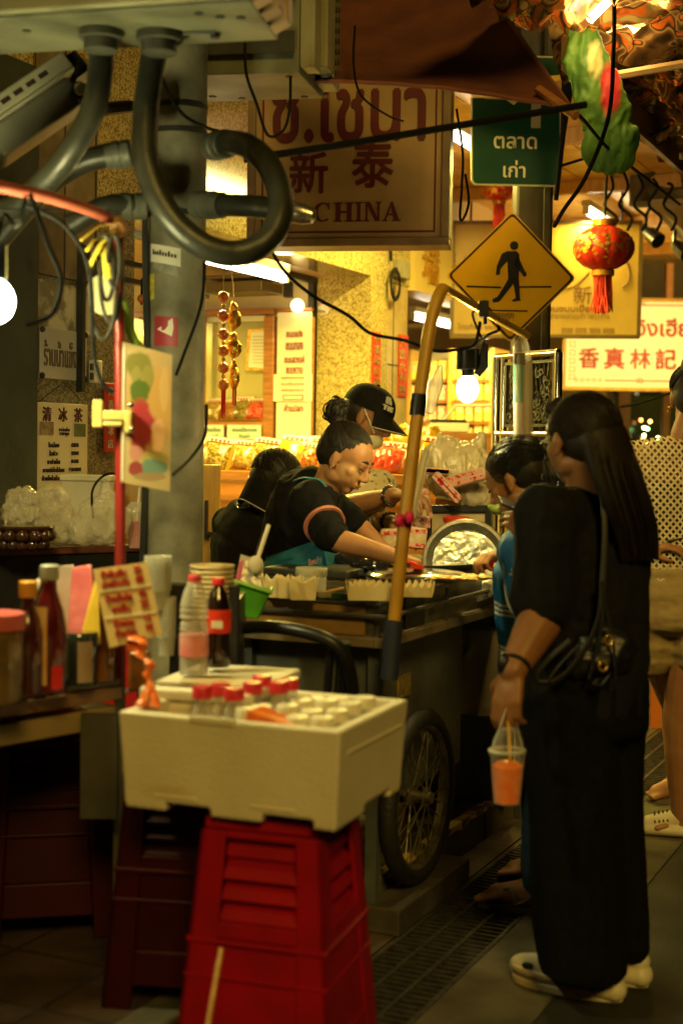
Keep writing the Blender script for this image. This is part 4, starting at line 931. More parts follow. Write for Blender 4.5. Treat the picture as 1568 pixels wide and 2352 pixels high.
# hanging spotlights at right
for i, (x, y, lab) in enumerate(((1482, 530, 'black clip spotlight on the wire right of the lantern'), (1548, 560, 'black clip spotlight at the right edge under the beige awning'))):
    d = 9.0; t = thing('spotlight', lab, 'spotlight', at(x, y, d), 'black clip spotlights'); p = at(x, y, d)
    MB().lathe([(.03, 0), (.045, .05), (.05, .13), (.052, .135)], p, Vec((.4, -.6, -.5)), 18).build('head', M_BLACKP, t)
    MB().lathe([(.046, .128), (.046, .13)], p, Vec((.4, -.6, -.5)), 18).build('glass', lamp_mat('spot_glow', (.9, 1, .8), 5), t)
    MB().tube([p, p + Z * .1, p + Z * .16 + X_ * .03], .012, 6).obox(p + Z * .15, X_ * .06, Y_ * .03, Z * .05).build('clamp', M_BLACKP, t)
aw2 = thing('beige_awning', 'beige awning slope at the right edge below the elbow pipe', 'awning', at(1560, 520, 8.4))
MB().prism([at(1488, 466, 8.2), at(1640, 462, 8.0), at(1640, 600, 9.2), at(1568, 560, 9.4)], Z * .02).build('cloth', mat('awning_cloth', (.40, .30, .16), rough=.7), aw2, smooth=0)

# ------------------------------------------------------------------ black wires
M_WIRE = mat('wire_black', (.007, .007, .006), rough=.8, spec=.15)
def wire(label, pts, r=.006, n=10):
    return tag(MB().tube(smoothpath(pts, n), r, 6).build('wire', M_WIRE), label, 'wire')
wire('long black wire sagging from the top right past the lantern to the yellow sign', [at(1410, -20, 5.2), at(1408, 120, 5.2), at(1396, 270, 5.25), at(1345, 405, 5.3), at(1295, 480, 5.4), at(1272, 520, 5.5)], .008)
for i in range(5):
    wire('black cable in the bundle beside the dark post, %s' % ('nearest the post', 'second from the post', 'middle of the five', 'second from its right', 'at its right')[i], [at(1298 + i * 9, -20, 6.4), at(1296 + i * 8, 100, 6.4), at(1293 + i * 5, 200, 6.4), at(1290 + i * 1.5, 300, 6.5), at(1276, 460, 6.6)], .009 + .002 * (i % 2))
wire('black wire from the canopy tip sloping down right towards the elbow pipe', [at(1290, 225, 4.8), at(1335, 270, 5.0), at(1400, 345, 5.6), at(1470, 400, 6.4), at(1560, 470, 7.5)], .007)
wire('thin black wire sagging from the conduit loop across the shop to the umbrella pole', [at(620, 572, 4.2), at(660, 630, 4.3), at(720, 680, 4.4), at(800, 725, 4.4), at(850, 765, 4.3), at(930, 782, 4.25), at(1000, 805, 4.25), at(1065, 800, 4.3), at(1090, 790, 4.35), at(1102, 740, 4.4)], .0055)
wire('thin black wire running down the right edge of the thick grey pole', [at(470, 600, 4.1), at(462, 700, 4.1), at(420, 820, 4.05), at(405, 860, 4.0)], .005)
wire('black wire on the pole curving down to the poster on the red post', [at(474, 930, 4.15), at(470, 1000, 4.1), at(440, 1050, 4.0), at(398, 1090, 3.6)], .005)
wire('thin black wire falling across the near cabinet and pole to the hose', [at(362, 130, 3.7), at(380, 200, 3.8), at(420, 262, 4.0), at(475, 293, 4.2), at(500, 300, 4.3)], .005)
wire('black cord hanging beside the big cream sign above the diamond sign', [at(1048, 250, 6.1), at(1062, 350, 6.1), at(1060, 430, 6.1), at(1056, 500, 6.1), at(1066, 498, 6.1), at(1076, 460, 6.1), at(1068, 400, 6.1)], .006)
wire('black cord holding the red lantern among the wires', [at(1395, 360, 7.6), at(1392, 430, 7.6), at(1388, 500, 7.6)], .006)
wire('thin wire loop before the farther cabinet and cream sign', [at(562, 90, 4.4), at(566, 170, 4.4), at(590, 240, 4.5), at(615, 310, 4.6), at(650, 300, 4.7), at(665, 250, 4.7), at(667, 175, 4.7)], .005)
wire('thin black wire down the canvas canopy to the cream sign', [at(815, 60, 4.9), at(812, 150, 4.7), at(830, 220, 4.7), at(890, 265, 4.9), at(925, 278, 5.2)], .004)
random.seed(11)
for i in range(5):
    x = 1395 + 34 * i; wire('tangled black cord under the sheet roof above the lantern, %s' % ('leftmost strand', 'strand over the lantern', 'middle strand', 'strand by the elbow pipe', 'strand nearest the right edge')[i], [at(x, 380 + 10 * i, 8), at(x + 12, 430, 8), at(x - 8, 470, 8.1), at(x + 20, 500, 8.1), at(x + 10, 530, 8.1)], .009)
wire('thin pale cable crossing the crumpled roof at the right', [at(1290, 380, 6.8), at(1400, 345, 6.9), at(1490, 310, 7), at(1600, 265, 7)], .008)
# ------------------------------------------------------------------ display counter with packets in front of the sweet shop
CU = 6.25
ct = thing('display_counter', 'wooden display counter loaded with snack packets in front of the sweet shop', 'counter', uv(CU + .3, 3.0, .12))
cz = 1.33
MB().obox(uv(CU, 2.38, cz - .05), U * .62, V * 1.45, Z * .05).build('top', M_WOOD, ct, smooth=0, bevel=.004)
MB().obox(uv(CU + .012, 2.40, .12), U * .03, V * 1.41, Z * (cz - .172)).build('front_panel', mat('orange_wood', (.55, .22, .05), (.40, .15, .03), rough=.35, scale=5, stretch=(1, 1, 6), coat=.2), ct, smooth=0)
pb_ = MB()
for z_ in (.35, .66, .95, 1.18): pb_.obox(uv(CU - .006, 2.40, z_), U * .018, V * 1.41, Z * .035)
for v_ in (2.40, 2.88, 3.36, 3.79): pb_.obox(uv(CU - .004, v_, .14), U * .016, V * .03, Z * 1.08)
pb_.build('moulding', M_WOOD, ct, smooth=0)
MB().obox(uv(CU + .05, 2.40, .12), U * .5, V * .03, Z * (cz - .172)).build('side_panel', M_WOOD, ct, smooth=0)
tg = MB()
for x in (570, 872): 
    p = onu(x, 1092, CU - .012); tg.obox(p, -V * .06, U * .004, Z * -.02)
tg.build('price_tag', M_PAPER, ct, smooth=0)
tg = MB(); p = onu(866, 1110, CU - .012); tg.obox(p, -V * .085, U * .004, Z * -.10); tg.build('notice', mat('yellow_card', (.72, .60, .30), rough=.6), ct, smooth=0)
M_PFILL = [mat('packet_gold', (0.205, 0.097, 0.007), (0.290, 0.223, 0.082), rough=.12, scale=60, contrast=(.45, .55), coat=.4, bump=.5, bscale=40),
           mat('packet_olive', (0.097, 0.063, 0.007), (0.260, 0.193, 0.067), rough=.12, scale=70, contrast=(.45, .55), coat=.4, bump=.5, bscale=40),
           mat('packet_orange', (0.202, 0.040, 0.004), (0.282, 0.145, 0.040), rough=.12, scale=60, contrast=(.45, .55), coat=.4, bump=.5, bscale=40),
           mat('packet_red', (0.448, 0.016, 0.012), (0.400, 0.096, 0.048), rough=.12, scale=55, contrast=(.45, .55), coat=.4, bump=.5, bscale=40),
           mat('packet_yellow', (0.430, 0.262, 0.011), (0.367, 0.158, 0.016), rough=.15, scale=50, contrast=(.45, .6), coat=.4, bump=.5, bscale=40)]
M_PEDGE = mat('packet_edge', (0.385, 0.182, 0.014), (0.294, 0.119, 0.008), rough=.25, coat=.5, scale=10)
def packet(w_, h_, t_, fill, name='snack_packet'):
    """a tilted clear packet: coloured backing card, filled window, white header with red print"""
    r = thing(name, 'packet', 'packet', (0, 0, 0)); a = R(24)
    up = Vec((0, math.sin(a), math.cos(a))); nn = Vec((0, -math.cos(a), math.sin(a)))
    MB().obox(-X_ * w_ / 2, X_ * w_, -nn * .006, up * h_).build('backing', M_PEDGE, r, smooth=0)
    def bul(i, j): return X_ * (-w_ / 2 + .008 + (w_ - .016) * i) + up * (.008 + (h_ * .8 - .008) * j) + nn * (.004 + t_ * (math.sin(math.pi * i) * math.sin(math.pi * j)) ** .4 + .006 * noise.noise(Vec((i * 7, j * 7, w_ * 90))))
    MB().sheet(bul, 12, 12).build('filling', fill, r, smooth=180)
    MB().obox(-X_ * (w_ / 2 - .004) + up * h_ * .84 + nn * .002, X_ * (w_ - .008), nn * .004, up * h_ * .13).build('header', M_PAPER, r, smooth=0)
    pr = MB()
    for k in range(5): pr.obox(-X_ * (w_ * .36 - k * w_ * .15) + up * h_ * .845 + nn * .0062, X_ * w_ * .1, nn * .001, up * h_ * .08)
    pr.build('print', M_RED, r, smooth=0)
    return r
protos = []
for i, (w_, h_) in enumerate(((.14, .17), (.155, .185), (.13, .16), (.15, .17), (.17, .20))): protos.append(packet(w_, h_, .035, M_PFILL[i % 5]))
YAW_U = math.atan2(-V.y, -V.x)
places = [(448, 1082, 0, .1, 'pale gold packet at the left end of the counter beside the thick pole'), (488, 1084, 1, .12, 'olive packet second from the left end of the counter'),
          (552, 1086, 0, .1, 'gold packet with red print above the yellow plank, left of the black capped head'), (598, 1080, 1, .1, 'olive packet partly behind the seated person, before the orange one'),
          (663, 1086, 4, .12, 'tall bright yellow packet right above the seated person'), (706, 1084, 2, .14, 'orange packet behind the bun of the cook'),
          (748, 1084, 2, .1, 'orange packet hidden mostly by the head of the cook'), (872, 1088, 3, -.05, 'red packet right of the face mask'), (905, 1088, 3, .12, 'red packet with a red tray, between mask and yellow pole'),
          (942, 1086, 2, .1, 'brown orange packet by the yellow pole'), (985, 1080, 4, .1, 'yellow packet between the yellow pole and the white bag')]
used = set()
for i, (x, y, k, yw, lab) in enumerate(places):
    p = onu(x, y, CU + .10); p = Vec((p.x, p.y, cz + .001))
    if k not in used: o = protos[k]; used.add(k); o.location = p; o.rotation_euler = (0, R(7), YAW_U + yw); o['label'] = lab; o['group'] = 'packets on the counter'
    else: o = dup(protos[k], p, None, lab, 'packets on the counter', rot=(0, R((6, 9, 4)[i % 3]), YAW_U + yw))
for i in range(9):   # the row behind
    x = 470 + 62 * i; p = onu(x, 1060, CU + .30); p = Vec((p.x, p.y, cz + .001))
    o = dup(protos[(i * 2 + 1) % 5], p, YAW_U + (.1 if i % 2 else -.08), 'packet in the back row of the counter, %s' % ('leftmost', 'second from the left', 'third from the left', 'fourth from the left', 'middle one', 'fourth from the right', 'third from the right', 'second from the right', 'rightmost')[i], 'packets in the back row of the counter')
for i, (x, y) in enumerate(((880, 1020), (925, 1015), (985, 1012))):
    t = thing('yellow_sweet_bag', 'bright yellow bag of sweets piled above the red packets, %s' % ('behind the mask', 'left of the yellow pole', 'right of the yellow pole')[i], 'bag', onu(x, y + 30, CU + .42), 'yellow bags above the red packets')
    MB().ell(onu(x, y, CU + .42), (.075, .06, .075)).jitter(.03, 14, i).build('body', M_PFILL[4], t, smooth=60)
    MB().ell(onu(x, y - 28, CU + .42), (.025, .02, .02)).build('knot', M_PEDGE, t)
# packets inside the glass showcase
for i, (x, k) in enumerate(((492, 0), (532, 2), (560, 1), (592, 3))):
    p = onu(x, 966, PC - .002); o = dup(protos[k], p - U * .05, YAW_U + .05 * (i - 2), 'packet standing inside the glass showcase, %s' % ('leftmost', 'second from the left', 'third from the left', 'rightmost, pink')[i], 'packets in the glass showcase', scale=.85)
# bead strings hanging at the shop front
def beads(x, y0, ys, d, label):
    t = thing('bead_string', label, 'ornament', at(x, y0, d), 'hanging lucky ornaments')
    MB().tube([at(x, y0, d), at(x, ys[-1], d)], .003, 5).build('cord', mat('gold_cord', (.5, .32, .08), rough=.6), t)
    for y in ys: MB().ell(at(x, y, d), 13 * S_(d)).build('bead', mat('red_bead', (.52, .06, .02), (.62, .22, .06), rough=.22, scale=40, coat=.5), t)
    sp = MB()
    for a, b in zip(ys[:-1], ys[1:]): sp.ell(at(x, (a + b) / 2, d), 5 * S_(d))
    sp.build('spacer', M_GOLD, t)
    ts = MB()
    for i in range(24): q = at(x, ys[-1] + 12, d) + Vec((random.uniform(-.008, .008), random.uniform(-.008, .008), 0)); ts.tube([q, q - Z * random.uniform(.09, .12)], .0025, 4)
    ts.build('tassel', mat('tassel_red', (.66, .04, .02), rough=.6), t)
beads(513, 618, [682, 725, 768, 806, 845, 884], 6.2, 'string of six red beads with a red tassel hanging in the shop opening')
gt = thing('gold_ornament', 'string of golden gourd charms hanging right of the red beads', 'ornament', at(538, 640, 6.25), 'hanging lucky ornaments')
d = 6.25
MB().tube([at(530, 600, d), at(536, 660, d), at(538, 720, d)], .003, 5).build('cord', mat('gold_cord', (.5, .32, .08), rough=.6), gt)
for (y, rx, ry) in ((735, 16, 24), (800, 18, 22), (868, 13, 26)):
    m_ = MB().ell(at(538, y, d), (rx * S_(d), .02, ry * S_(d))).ell(at(536, y - ry * 1.1, d), (rx * .6 * S_(d), .018, ry * .6 * S_(d)))
    m_.jitter(.006, 50).build('charm', M_GOLD, gt, smooth=50)
tsm = MB()
for i in range(16): q = at(538, 884, d) + Vec((random.uniform(-.008, .008), random.uniform(-.008, .008), 0)); tsm.tube([q, q - Z * .09], .0025, 4)
tsm.build('tassel', mat('tassel_dark', (.4, .05, .02), rough=.6), gt)
wire('red thread of beads seen in the gap left of the thick pole', [at(326, 640, 5.0), at(325, 700, 5.0)], .004)
tag(MB().ell(at(326, 686, 5.0), .016).build('hanging_bead', mat('red_bead', (.5, .06, .02))), 'single red bead seen in the gap left of the thick pole', 'bead')
# yellow wooden panel behind the seated person and at left
yp = thing('yellow_screen', 'upright yellow wooden panel standing right of the thick grey pole', 'panel', drop(at(488, 1200, 5.9), .12))
MB().obox(drop(at(430, 1200, 5.9), .12), (at(505, 1200, 5.9) - at(430, 1200, 5.9)), Y_ * .03, Z * (at(480, 1068, 5.9).z - .12)).build('board', mat('bright_yellow_wood', (.85, .50, .07), (.75, .42, .05), rough=.4, scale=6, stretch=(9, 9, 1)), yp, smooth=0, bevel=.004)
MB().obox(at(470, 1222, 5.86), X_ * .055, Y_ * .03, Z * -.012).obox(at(470, 1150, 5.86), X_ * .012, Y_ * .03, Z * -.16).build('hook', M_BLACKP, yp, smooth=0)
tag(MB().obox(drop(at(270, 1200, 5.2), .12), X_ * .12, Y_ * .03, Z * (at(300, 1105, 5.2).z - .12)).build('yellow_board', M_WOODY, smooth=0), 'narrow yellow board seen between the red post and the thick pole', 'board')

# ------------------------------------------------------------------ food cart
U0, V0, V1, U1 = 3.86, 1.66, 2.13, 5.42
cart = thing('food_cart', 'dark metal street food cart with steel top, rails and spoked wheels', 'cart', uv(4.6, 1.9, .05))
M_CARTP = mat('cart_paint', (.13, .145, .15), (.06, .066, .07), rough=.42, scale=5, bump=.12, bscale=30, metal=.2, detail=7)
M_CARTS = mat('cart_steel', (.22, .21, .18), (.09, .085, .075), rough=.33, metal=.75, scale=6, stretch=(1, 1, 5), detail=7)
MB().obox(uv(U0 + .05, V0 + .05, .34), U * .83, V * .4, Z * .52).build('body', M_CARTP, cart, smooth=0, bevel=.006)
MB().obox(uv(U0 + .9, V0 + .1, .34), U * .02, V * .36, Z * .52).build('brown_panel', mat('brown_panel', (.16, .07, .04), (.1, .045, .03), rough=.5), cart, smooth=0)
MB().obox(uv(U0 + .05, V0 + .02, .865), U * (U1 - U0 - .1), V * .45, Z * .02).obox(uv(U0 - .03, V0 - .035, .862), U * (U1 - U0 + .05), V * .036, Z * .03).obox(uv(U0 - .03, V0 + .002, .8625), U * .05, V * .47, Z * .029).build('ledge', mat('ledge_wood', (.24, .19, .12), (.12, .09, .055), rough=.5, scale=7, stretch=(1, 1, 1)), cart, smooth=0, bevel=.003)
MB().obox(uv(U0 + .01, V0, .886), U * (U1 - U0 - .02), V * .012, Z * .118).obox(uv(U0 + .0, V0 + .013, .886), U * .012, V * .45, Z * .105).build('side_panel', M_CARTS, cart, smooth=0)
MB().obox(uv(U0 + .46, V0 + .0, 1.004), U * (U1 - U0 - .46), V * .47, Z * .012).build('top', M_STEEL, cart, smooth=0, bevel=.003)
MB().obox(uv(U0 - .01, V0 + .0, .986), U * .46, V * .47, Z * .012).build('shelf', M_STEEL, cart, smooth=0, bevel=.003)
rl = MB()
rl.tube([uv(U1, V0 - .03, .955), uv(U0 - .02, V0 - .03, .955), uv(U0 - .02, V1 + .02, .955)], .008, 8)
for u_ in (U0 + .5, U0 + 1.1): rl.tube([uv(u_, V0 - .03, .865), uv(u_, V0 - .03, 1.0)], .006, 6)
rl.build('rail', M_CARTS, cart)
MB().obox(uv(U0 + .14, V0 - .012, .70), U * .06, -V * .0 + V * .004, Z * .0).obox(uv(U0 + .28, V0 + .044, .66), U * .1, V * .006, Z * .07).build('yellow_label', mat('label_old', (.30, .22, .05), (.16, .12, .03), rough=.6, scale=40), cart, smooth=0)
for (u_, v_) in ((U0 + .02, V0 + .02), (U0 + .02, V1 - .02), (U1 - .08, V0 + .02), (U1 - .08, V1 - .02)):
    MB().obox(uv(u_, v_ - .018, .125 if v_ > 1.81 else .0), U * .036, V * .036, Z * (.74 if v_ > 1.81 else .86)).build('leg', M_CARTP, cart, smooth=0)
M_TYRE = mat('tyre_rubber', (.020, .019, .018), (.012, .012, .011), rough=.6, scale=30, bump=.3)
M_RIM = mat('rim_metal', (.30, .27, .18), (.14, .12, .08), rough=.4, metal=.7, scale=20)
def wheel(c, r, ax, par):
    ax = Vec(ax).normalized(); e1 = Z.copy(); e2 = ax.cross(Z)
    w_ = MB(); n, k = 64, 14; rt = .030
    vs, fs = [], []
    for i in range(n):
        a = 2 * math.pi * i / n; rd_ = e1 * math.cos(a) + e2 * math.sin(a)
        for j in range(k):
            b = 2 * math.pi * j / k; bump = .003 if (i % 2 and math.cos(b) > .45) else 0
            vs.append(c + rd_ * (r - rt + (rt + bump) * math.cos(b)) + ax * (rt * .95) * math.sin(b))
    for i in range(n):
        for j in range(k): fs.append((i * k + j, ((i + 1) % n) * k + j, ((i + 1) % n) * k + (j + 1) % k, i * k + (j + 1) % k))
    w_.add(vs, fs)
    wo = w_.build('wheel', M_TYRE, par, fixn=True)
    ri = r - 2 * rt + .006
    MB().lathe([(ri, -.018), (ri + .008, -.02), (ri + .008, .02), (ri, .018), (ri - .012, .008), (ri - .012, -.008), (ri, -.018)], c, ax, 64).build('rim', M_RIM, wo, smooth=40)
    MB().lathe([(.0, -.045), (.018, -.045), (.018, -.03), (.032, -.03), (.032, -.022), (.02, -.02), (.02, .02), (.032, .022), (.032, .03), (.018, .03), (.018, .045), (0, .045)], c, ax, 20).build('hub', M_RIM, wo, smooth=40)
    sp = MB()
    for i in range(32):
        a = 2 * math.pi * i / 32; b = a + (R(38) if i % 4 < 2 else -R(38)); s_ = 1 if i % 2 else -1
        sp.tube([c + (e1 * math.cos(a) + e2 * math.sin(a)) * .028 + ax * s_ * .025, c + (e1 * math.cos(b * .5 + a * .5) + e2 * math.sin(b * .5 + a * .5)) * (ri - .008)], .0022, 5)
    sp.build('spokes', M_RIM, wo)
wheel(uv(4.145, 1.632, .356), .276, V, cart)
wheel(uv(4.145, 2.19, .396), .276, V, cart)
MB().tube([uv(4.145, 1.632, .36), uv(4.145, 2.19, .39)], .014, 8).build('axle', M_RIM, cart)
tag(MB().obox(uv(3.86, 1.575, .0), U * .62, V * .115, Z * .082).build('wheel_block', mat('old_timber', (.09, .075, .055), (.045, .038, .03), rough=.7, scale=8, stretch=(1, 1, 1), bump=.3), smooth=0, bevel=.006), 'dark timber block lying under the spoked cart wheel', 'block')
# big round steel tray standing up at the far end
tr = thing('round_steel_tray', 'big round steel tray with crumpled foil standing upright on the far end of the cart', 'tray', at(1068, 1312, 5.05))
tc = at(1068, 1312, 5.06); tc.z = 1.02 + .02; tax = Vec((-.12, -1, .22)).normalized(); r_ = 100 * S_(5.06); 
tray_c = Vec((tc.x, tc.y, 1.02 + r_ * .22))
MB().lathe([(r_ * .74, -.03), (r_ * .77, -.028), (r_ * .84, .0), (r_ * .9, .012), (r_ * .97, .012), (r_, .004), (r_ * 1.0, .0), (r_ * .96, .004), (r_ * .9, .006), (r_ * .83, -.008), (r_ * .76, -.036), (r_ * .74, -.03)], tray_c, tax, 72).build('rim', M_STEEL, tr, smooth=50)
def foil(i, j):
    a = 2 * math.pi * i; rr = r_ * .77 * j; ex = tax.orthogonal().normalized(); ey = tax.cross(ex); q = ex * math.cos(a) * rr + ey * math.sin(a) * rr
    g = Vec((math.floor((q.x + 5) * 22) * .7, 0, math.floor((q.z + 5) * 26) * .9))
    return tray_c + q + tax * (-.026 + .004 * noise.noise(q * 30) + .0025 * noise.noise(g) + .002 * noise.noise(q * 80))
MB().sheet(foil, 120, 26).build('foil', mat('silver_foil', (.80, .80, .66), (.6, .6, .48), rough=.36, metal=.9, scale=12, bump=.3, bscale=60), tr, smooth=25)
# griddle, oil, food
gd = thing('griddle', 'black iron griddle with a bright steel lid on the cart top', 'griddle', uv(4.85, 1.9, 1.016))
MB().lathe([(0, .0), (.20, .0), (.24, .018), (.255, .03), (.255, .034), (.235, .03), (.19, .012), (0, .008)], uv(4.78, 1.92, 1.017), Z, 48).build('pan', M_DARKM, gd, smooth=45)
MB().lathe([(0, .0), (.16, .0), (.175, .008), (.18, .012), (.16, .024), (.1, .03), (0, .032)], onz(955, 1330, 1.02) + Z * .0, Z, 40).build('lid', M_CHROME, gd, smooth=45)
MB().obox(onz(600, 1322, 1.02), uv(0, -.35, 0) * .9, U * .3, Z * .03).build('burner', M_DARKM, gd, smooth=0, bevel=.008)
fo = MB()
for i in range(26):
    x = random.uniform(985, 1120); p = onz(x, random.uniform(1318, 1330), 1.04); fo.ell(p, (random.uniform(.015, .04), random.uniform(.012, .03), .006))
tag(fo.jitter(.006, 40).build('frying_food', mat('fried_batter', (.62, .36, .06), (.45, .22, .03), rough=.35, scale=30, coat=.4), smooth=60), 'golden pieces of food frying on the griddle before the upright tray', 'food')
br = MB()
for i in range(4): br.tube([uv(4.45 + .12 * i, 1.72, 1.022 + .01), uv(4.45 + .12 * i, 2.1, 1.03)], .007, 6)
tag(br.build('grill_bars', M_DARKM), 'black bars of the stove top behind the paper boxes', 'bars')
# front steel tray with scalloped paper boxes
ft = thing('serving_tray', 'shallow steel tray holding scalloped paper boxes at the near corner of the cart', 'tray', uv(U0 + .18, V0 + .18, 1.0))
MB().obox(uv(U0 - .02, V0 - .01, 1.0), U * .32, V * .42, Z * .004).obox(uv(U0 - .02, V0 - .01, 1.0045), U * .006, V * .42, Z * .014).obox(uv(U0 - .02, V0 - .012, 1.0042), U * .32, V * .006, Z * .0145).obox(uv(U0 + .30, V0 - .01, 1.0043), U * .006, V * .42, Z * .014).build('sheet', M_CHROME, ft, smooth=0)
M_CARD = mat('cream_card', (.78, .66, .38), (.68, .56, .30), rough=.6, scale=7)
def paper_box(x0, y0, x1, ytop, ybot, d, dep, label, nsc=4):
    p0, p1 = at(x0, ybot, d), at(x1, ybot, d); z0 = p0.z; z1 = at((x0 + x1) / 2, ytop, d).z; ex = (p1 - p0); ex.z = 0; L = ex.length; ex.normalize(); ey = Vec((-ex.y, ex.x, 0))
    t = thing('paper_box', label, 'paper box', p0 + ex * L / 2, 'scalloped paper boxes')
    cs = [p0, p0 + ex * L, p0 + ex * L + ey * dep, p0 + ey * dep]
    for k in range(4):
        a, b = cs[k], cs[(k + 1) % 4]; n = 24; fl = (Vec(((b - a).y, -(b - a).x, 0))).normalized() * .008; m_ = nsc if k % 2 == 0 else max(2, int(nsc * dep / L))
        MB().sheet(lambda i, j: a.lerp(b, i) + fl * j + Z * ((z1 - z0) * j + (.008 * math.cos(2 * math.pi * m_ * i) if j > .5 else 0)), n, 2, t=-fl.normalized() * .0015).build('side', M_CARD, t, smooth=30)
    MB().prism([c_ + Z * .003 for c_ in cs], Z * .001).build('base', M_CARD, t, smooth=0)
paper_box(800, 0, 905, 1342, 1379, 4.18, .06, 'long scalloped paper box on the steel tray, left of the yellow pole', 6)
paper_box(812, 0, 905, 1340, 1370, 4.30, .06, 'scalloped paper box standing behind the front one, left of the yellow pole', 6)
paper_box(908, 0, 992, 1344, 1371, 4.25, .06, 'scalloped paper box on the steel tray, right of the yellow pole', 5)
paper_box(912, 0, 985, 1340, 1364, 4.37, .05, 'scalloped paper box behind, right of the yellow pole', 5)
paper_box(607, 0, 662, 1328, 1372, 4.30, .05, 'scalloped paper box beside the green basket', 2)
paper_box(640, 0, 690, 1330, 1374, 4.27, .05, 'pale scalloped paper box in the middle beside the plastic tub', 1)
paper_box(668, 0, 724, 1333, 1378, 4.22, .05, 'square paper box in front of the clear plastic tub', 1)
tub = thing('plastic_tub', 'clear round plastic tub with screw rim behind the paper boxes', 'tub', at(714, 1372, 4.42))
b_ = at(714, 1374, 4.42); rr = 35 * S_(4.42)
MB().lathe([(rr * .9, 0), (rr * .97, .01), (rr, .07), (rr * .98, .07), (rr * .95, .012), (rr * .88, .003)], b_, Z, 36).build('body', film('milky_plastic', (.70, .70, .58), .62, .3), tub, smooth=50)
MB().lathe([(rr, .07), (rr * 1.05, .072), (rr * 1.05, .094), (rr * .99, .096), (rr * .98, .072), (rr, .07)], b_, Z, 36).build('rim', film('milky_plastic', (.70, .70, .58), .62, .3), tub, smooth=50)
tag(MB().tube([at(735, 1362, 4.3), at(790, 1350, 4.3)], .004, 6).build('skewer', M_WOODY), 'thin wooden stick lying beside the clear tub', 'stick')
# dark box under the tray, brown drawers at front
MB().obox(uv(U0 - .004, V0 + .04, .895), U * .003, V * .40, Z * .085).build('brown_front', mat('amber_panel', (.30, .18, .06), (.2, .11, .035), rough=.35, scale=4), cart, smooth=0)
MB().obox(uv(U0 + .20, V0 - .008, .888), U * .16, V * .007, Z * .108).build('black_panel', M_BLACKP, cart, smooth=0)
# yellow umbrella pole with its rod, black tape, ribbon, sleeve
up_ = thing('umbrella_pole', 'yellow pole leaning from the cart corner with tape and pink ribbon, bent at the top', 'pole', at(905, 1420, 4.12))
pts = [at(905, 1425, 4.12), at(930, 1190, 4.14), at(960, 940, 4.2), at(985, 760, 4.25), at(1003, 690, 4.27), at(1018, 662, 4.3)]
MB().tube(smoothpath(pts, 8), .0195, 16).build('shaft', mat('yellow_pole_paint', (.50, .27, .02), (.38, .19, .014), rough=.4, scale=8, stretch=(3, 3, 1)), up_)
MB().tube([at(1018, 660, 4.3), at(1110, 715, 4.42), at(1212, 772, 4.55)], .0125, 12).build('rod', mat('brass_rod', (.62, .40, .10), (.5, .3, .06), rough=.25, metal=.7, scale=10), up_)
def ring_on(a, b, r, nm, m): MB().tube([a, b], r, 16).build(nm, m, up_)
ring_on(at(957, 955, 4.2), at(963, 905, 4.2), .0235, 'tape', M_BLACKP)
M_PINK = mat('magenta_ribbon', (.62, .015, .10), (.45, .01, .06), rough=.5, scale=20)
ring_on(at(927, 1210, 4.14), at(931, 1182, 4.14), .0225, 'ribbon', M_PINK)
MB().ell(at(940, 1188, 4.1), (.014, .012, .02)).ell(at(916, 1196, 4.1), (.012, .01, .018)).build('ribbon_knot', M_PINK, up_)
MB().tube([at(905, 1425, 4.12), at(893, 1560, 4.12)], .027, 16).build('socket', mat('blue_pipe', (.035, .045, .08), (.02, .025, .05), rough=.4), cart)
cl_ = MB(); cl_.obox(at(1100, 690, 4.38), X_ * .03, Y_ * .04, Z * -.05).tube([at(1112, 690, 4.4), at(1114, 745, 4.4)], .006, 6); cl_.build('clamp', M_BLACKP, up_, smooth=0)
# the bare bulb on its cord
hbp = at(1073, 893, 4.62)
hb_ = thing('hanging_bulb', 'bare glowing bulb in a black socket hung on cords from the umbrella rod', 'bulb', hbp)
MB().ell(hbp, (.036, .036, .046)).build('glass', lamp_mat('bulb_bright', (1, .85, .5), 30), hb_)
MB().tube([hbp + Z * .04, hbp + Z * .066], .02, 14).tube([hbp + Z * .062, hbp + Z * .128], .038, 16).build('socket', M_BLACKP, hb_, smooth=40)
MB().tube(smoothpath([hbp + Z * .128, at(1080, 805, 4.6), at(1120, 770, 4.5), at(1145, 755, 4.5), at(1130, 720, 4.45), at(1115, 700, 4.42)], 8), .005, 6).build('cord', M_WIRE, hb_)
MB().tube([at(1094, 862, 4.6), at(1110, 840, 4.6), at(1112, 790, 4.6)], [.012, .017, .012], 8).build('plug', M_BLACKP, hb_)
MB().tube(smoothpath([at(1112, 790, 4.6), at(1100, 765, 4.55), at(1085, 720, 4.5), at(1108, 705, 4.42)], 8), .0045, 6).build('cord', M_WIRE, hb_)
light(hb_, hbp - Z * .01, 68, (1, .76, .22), .04)
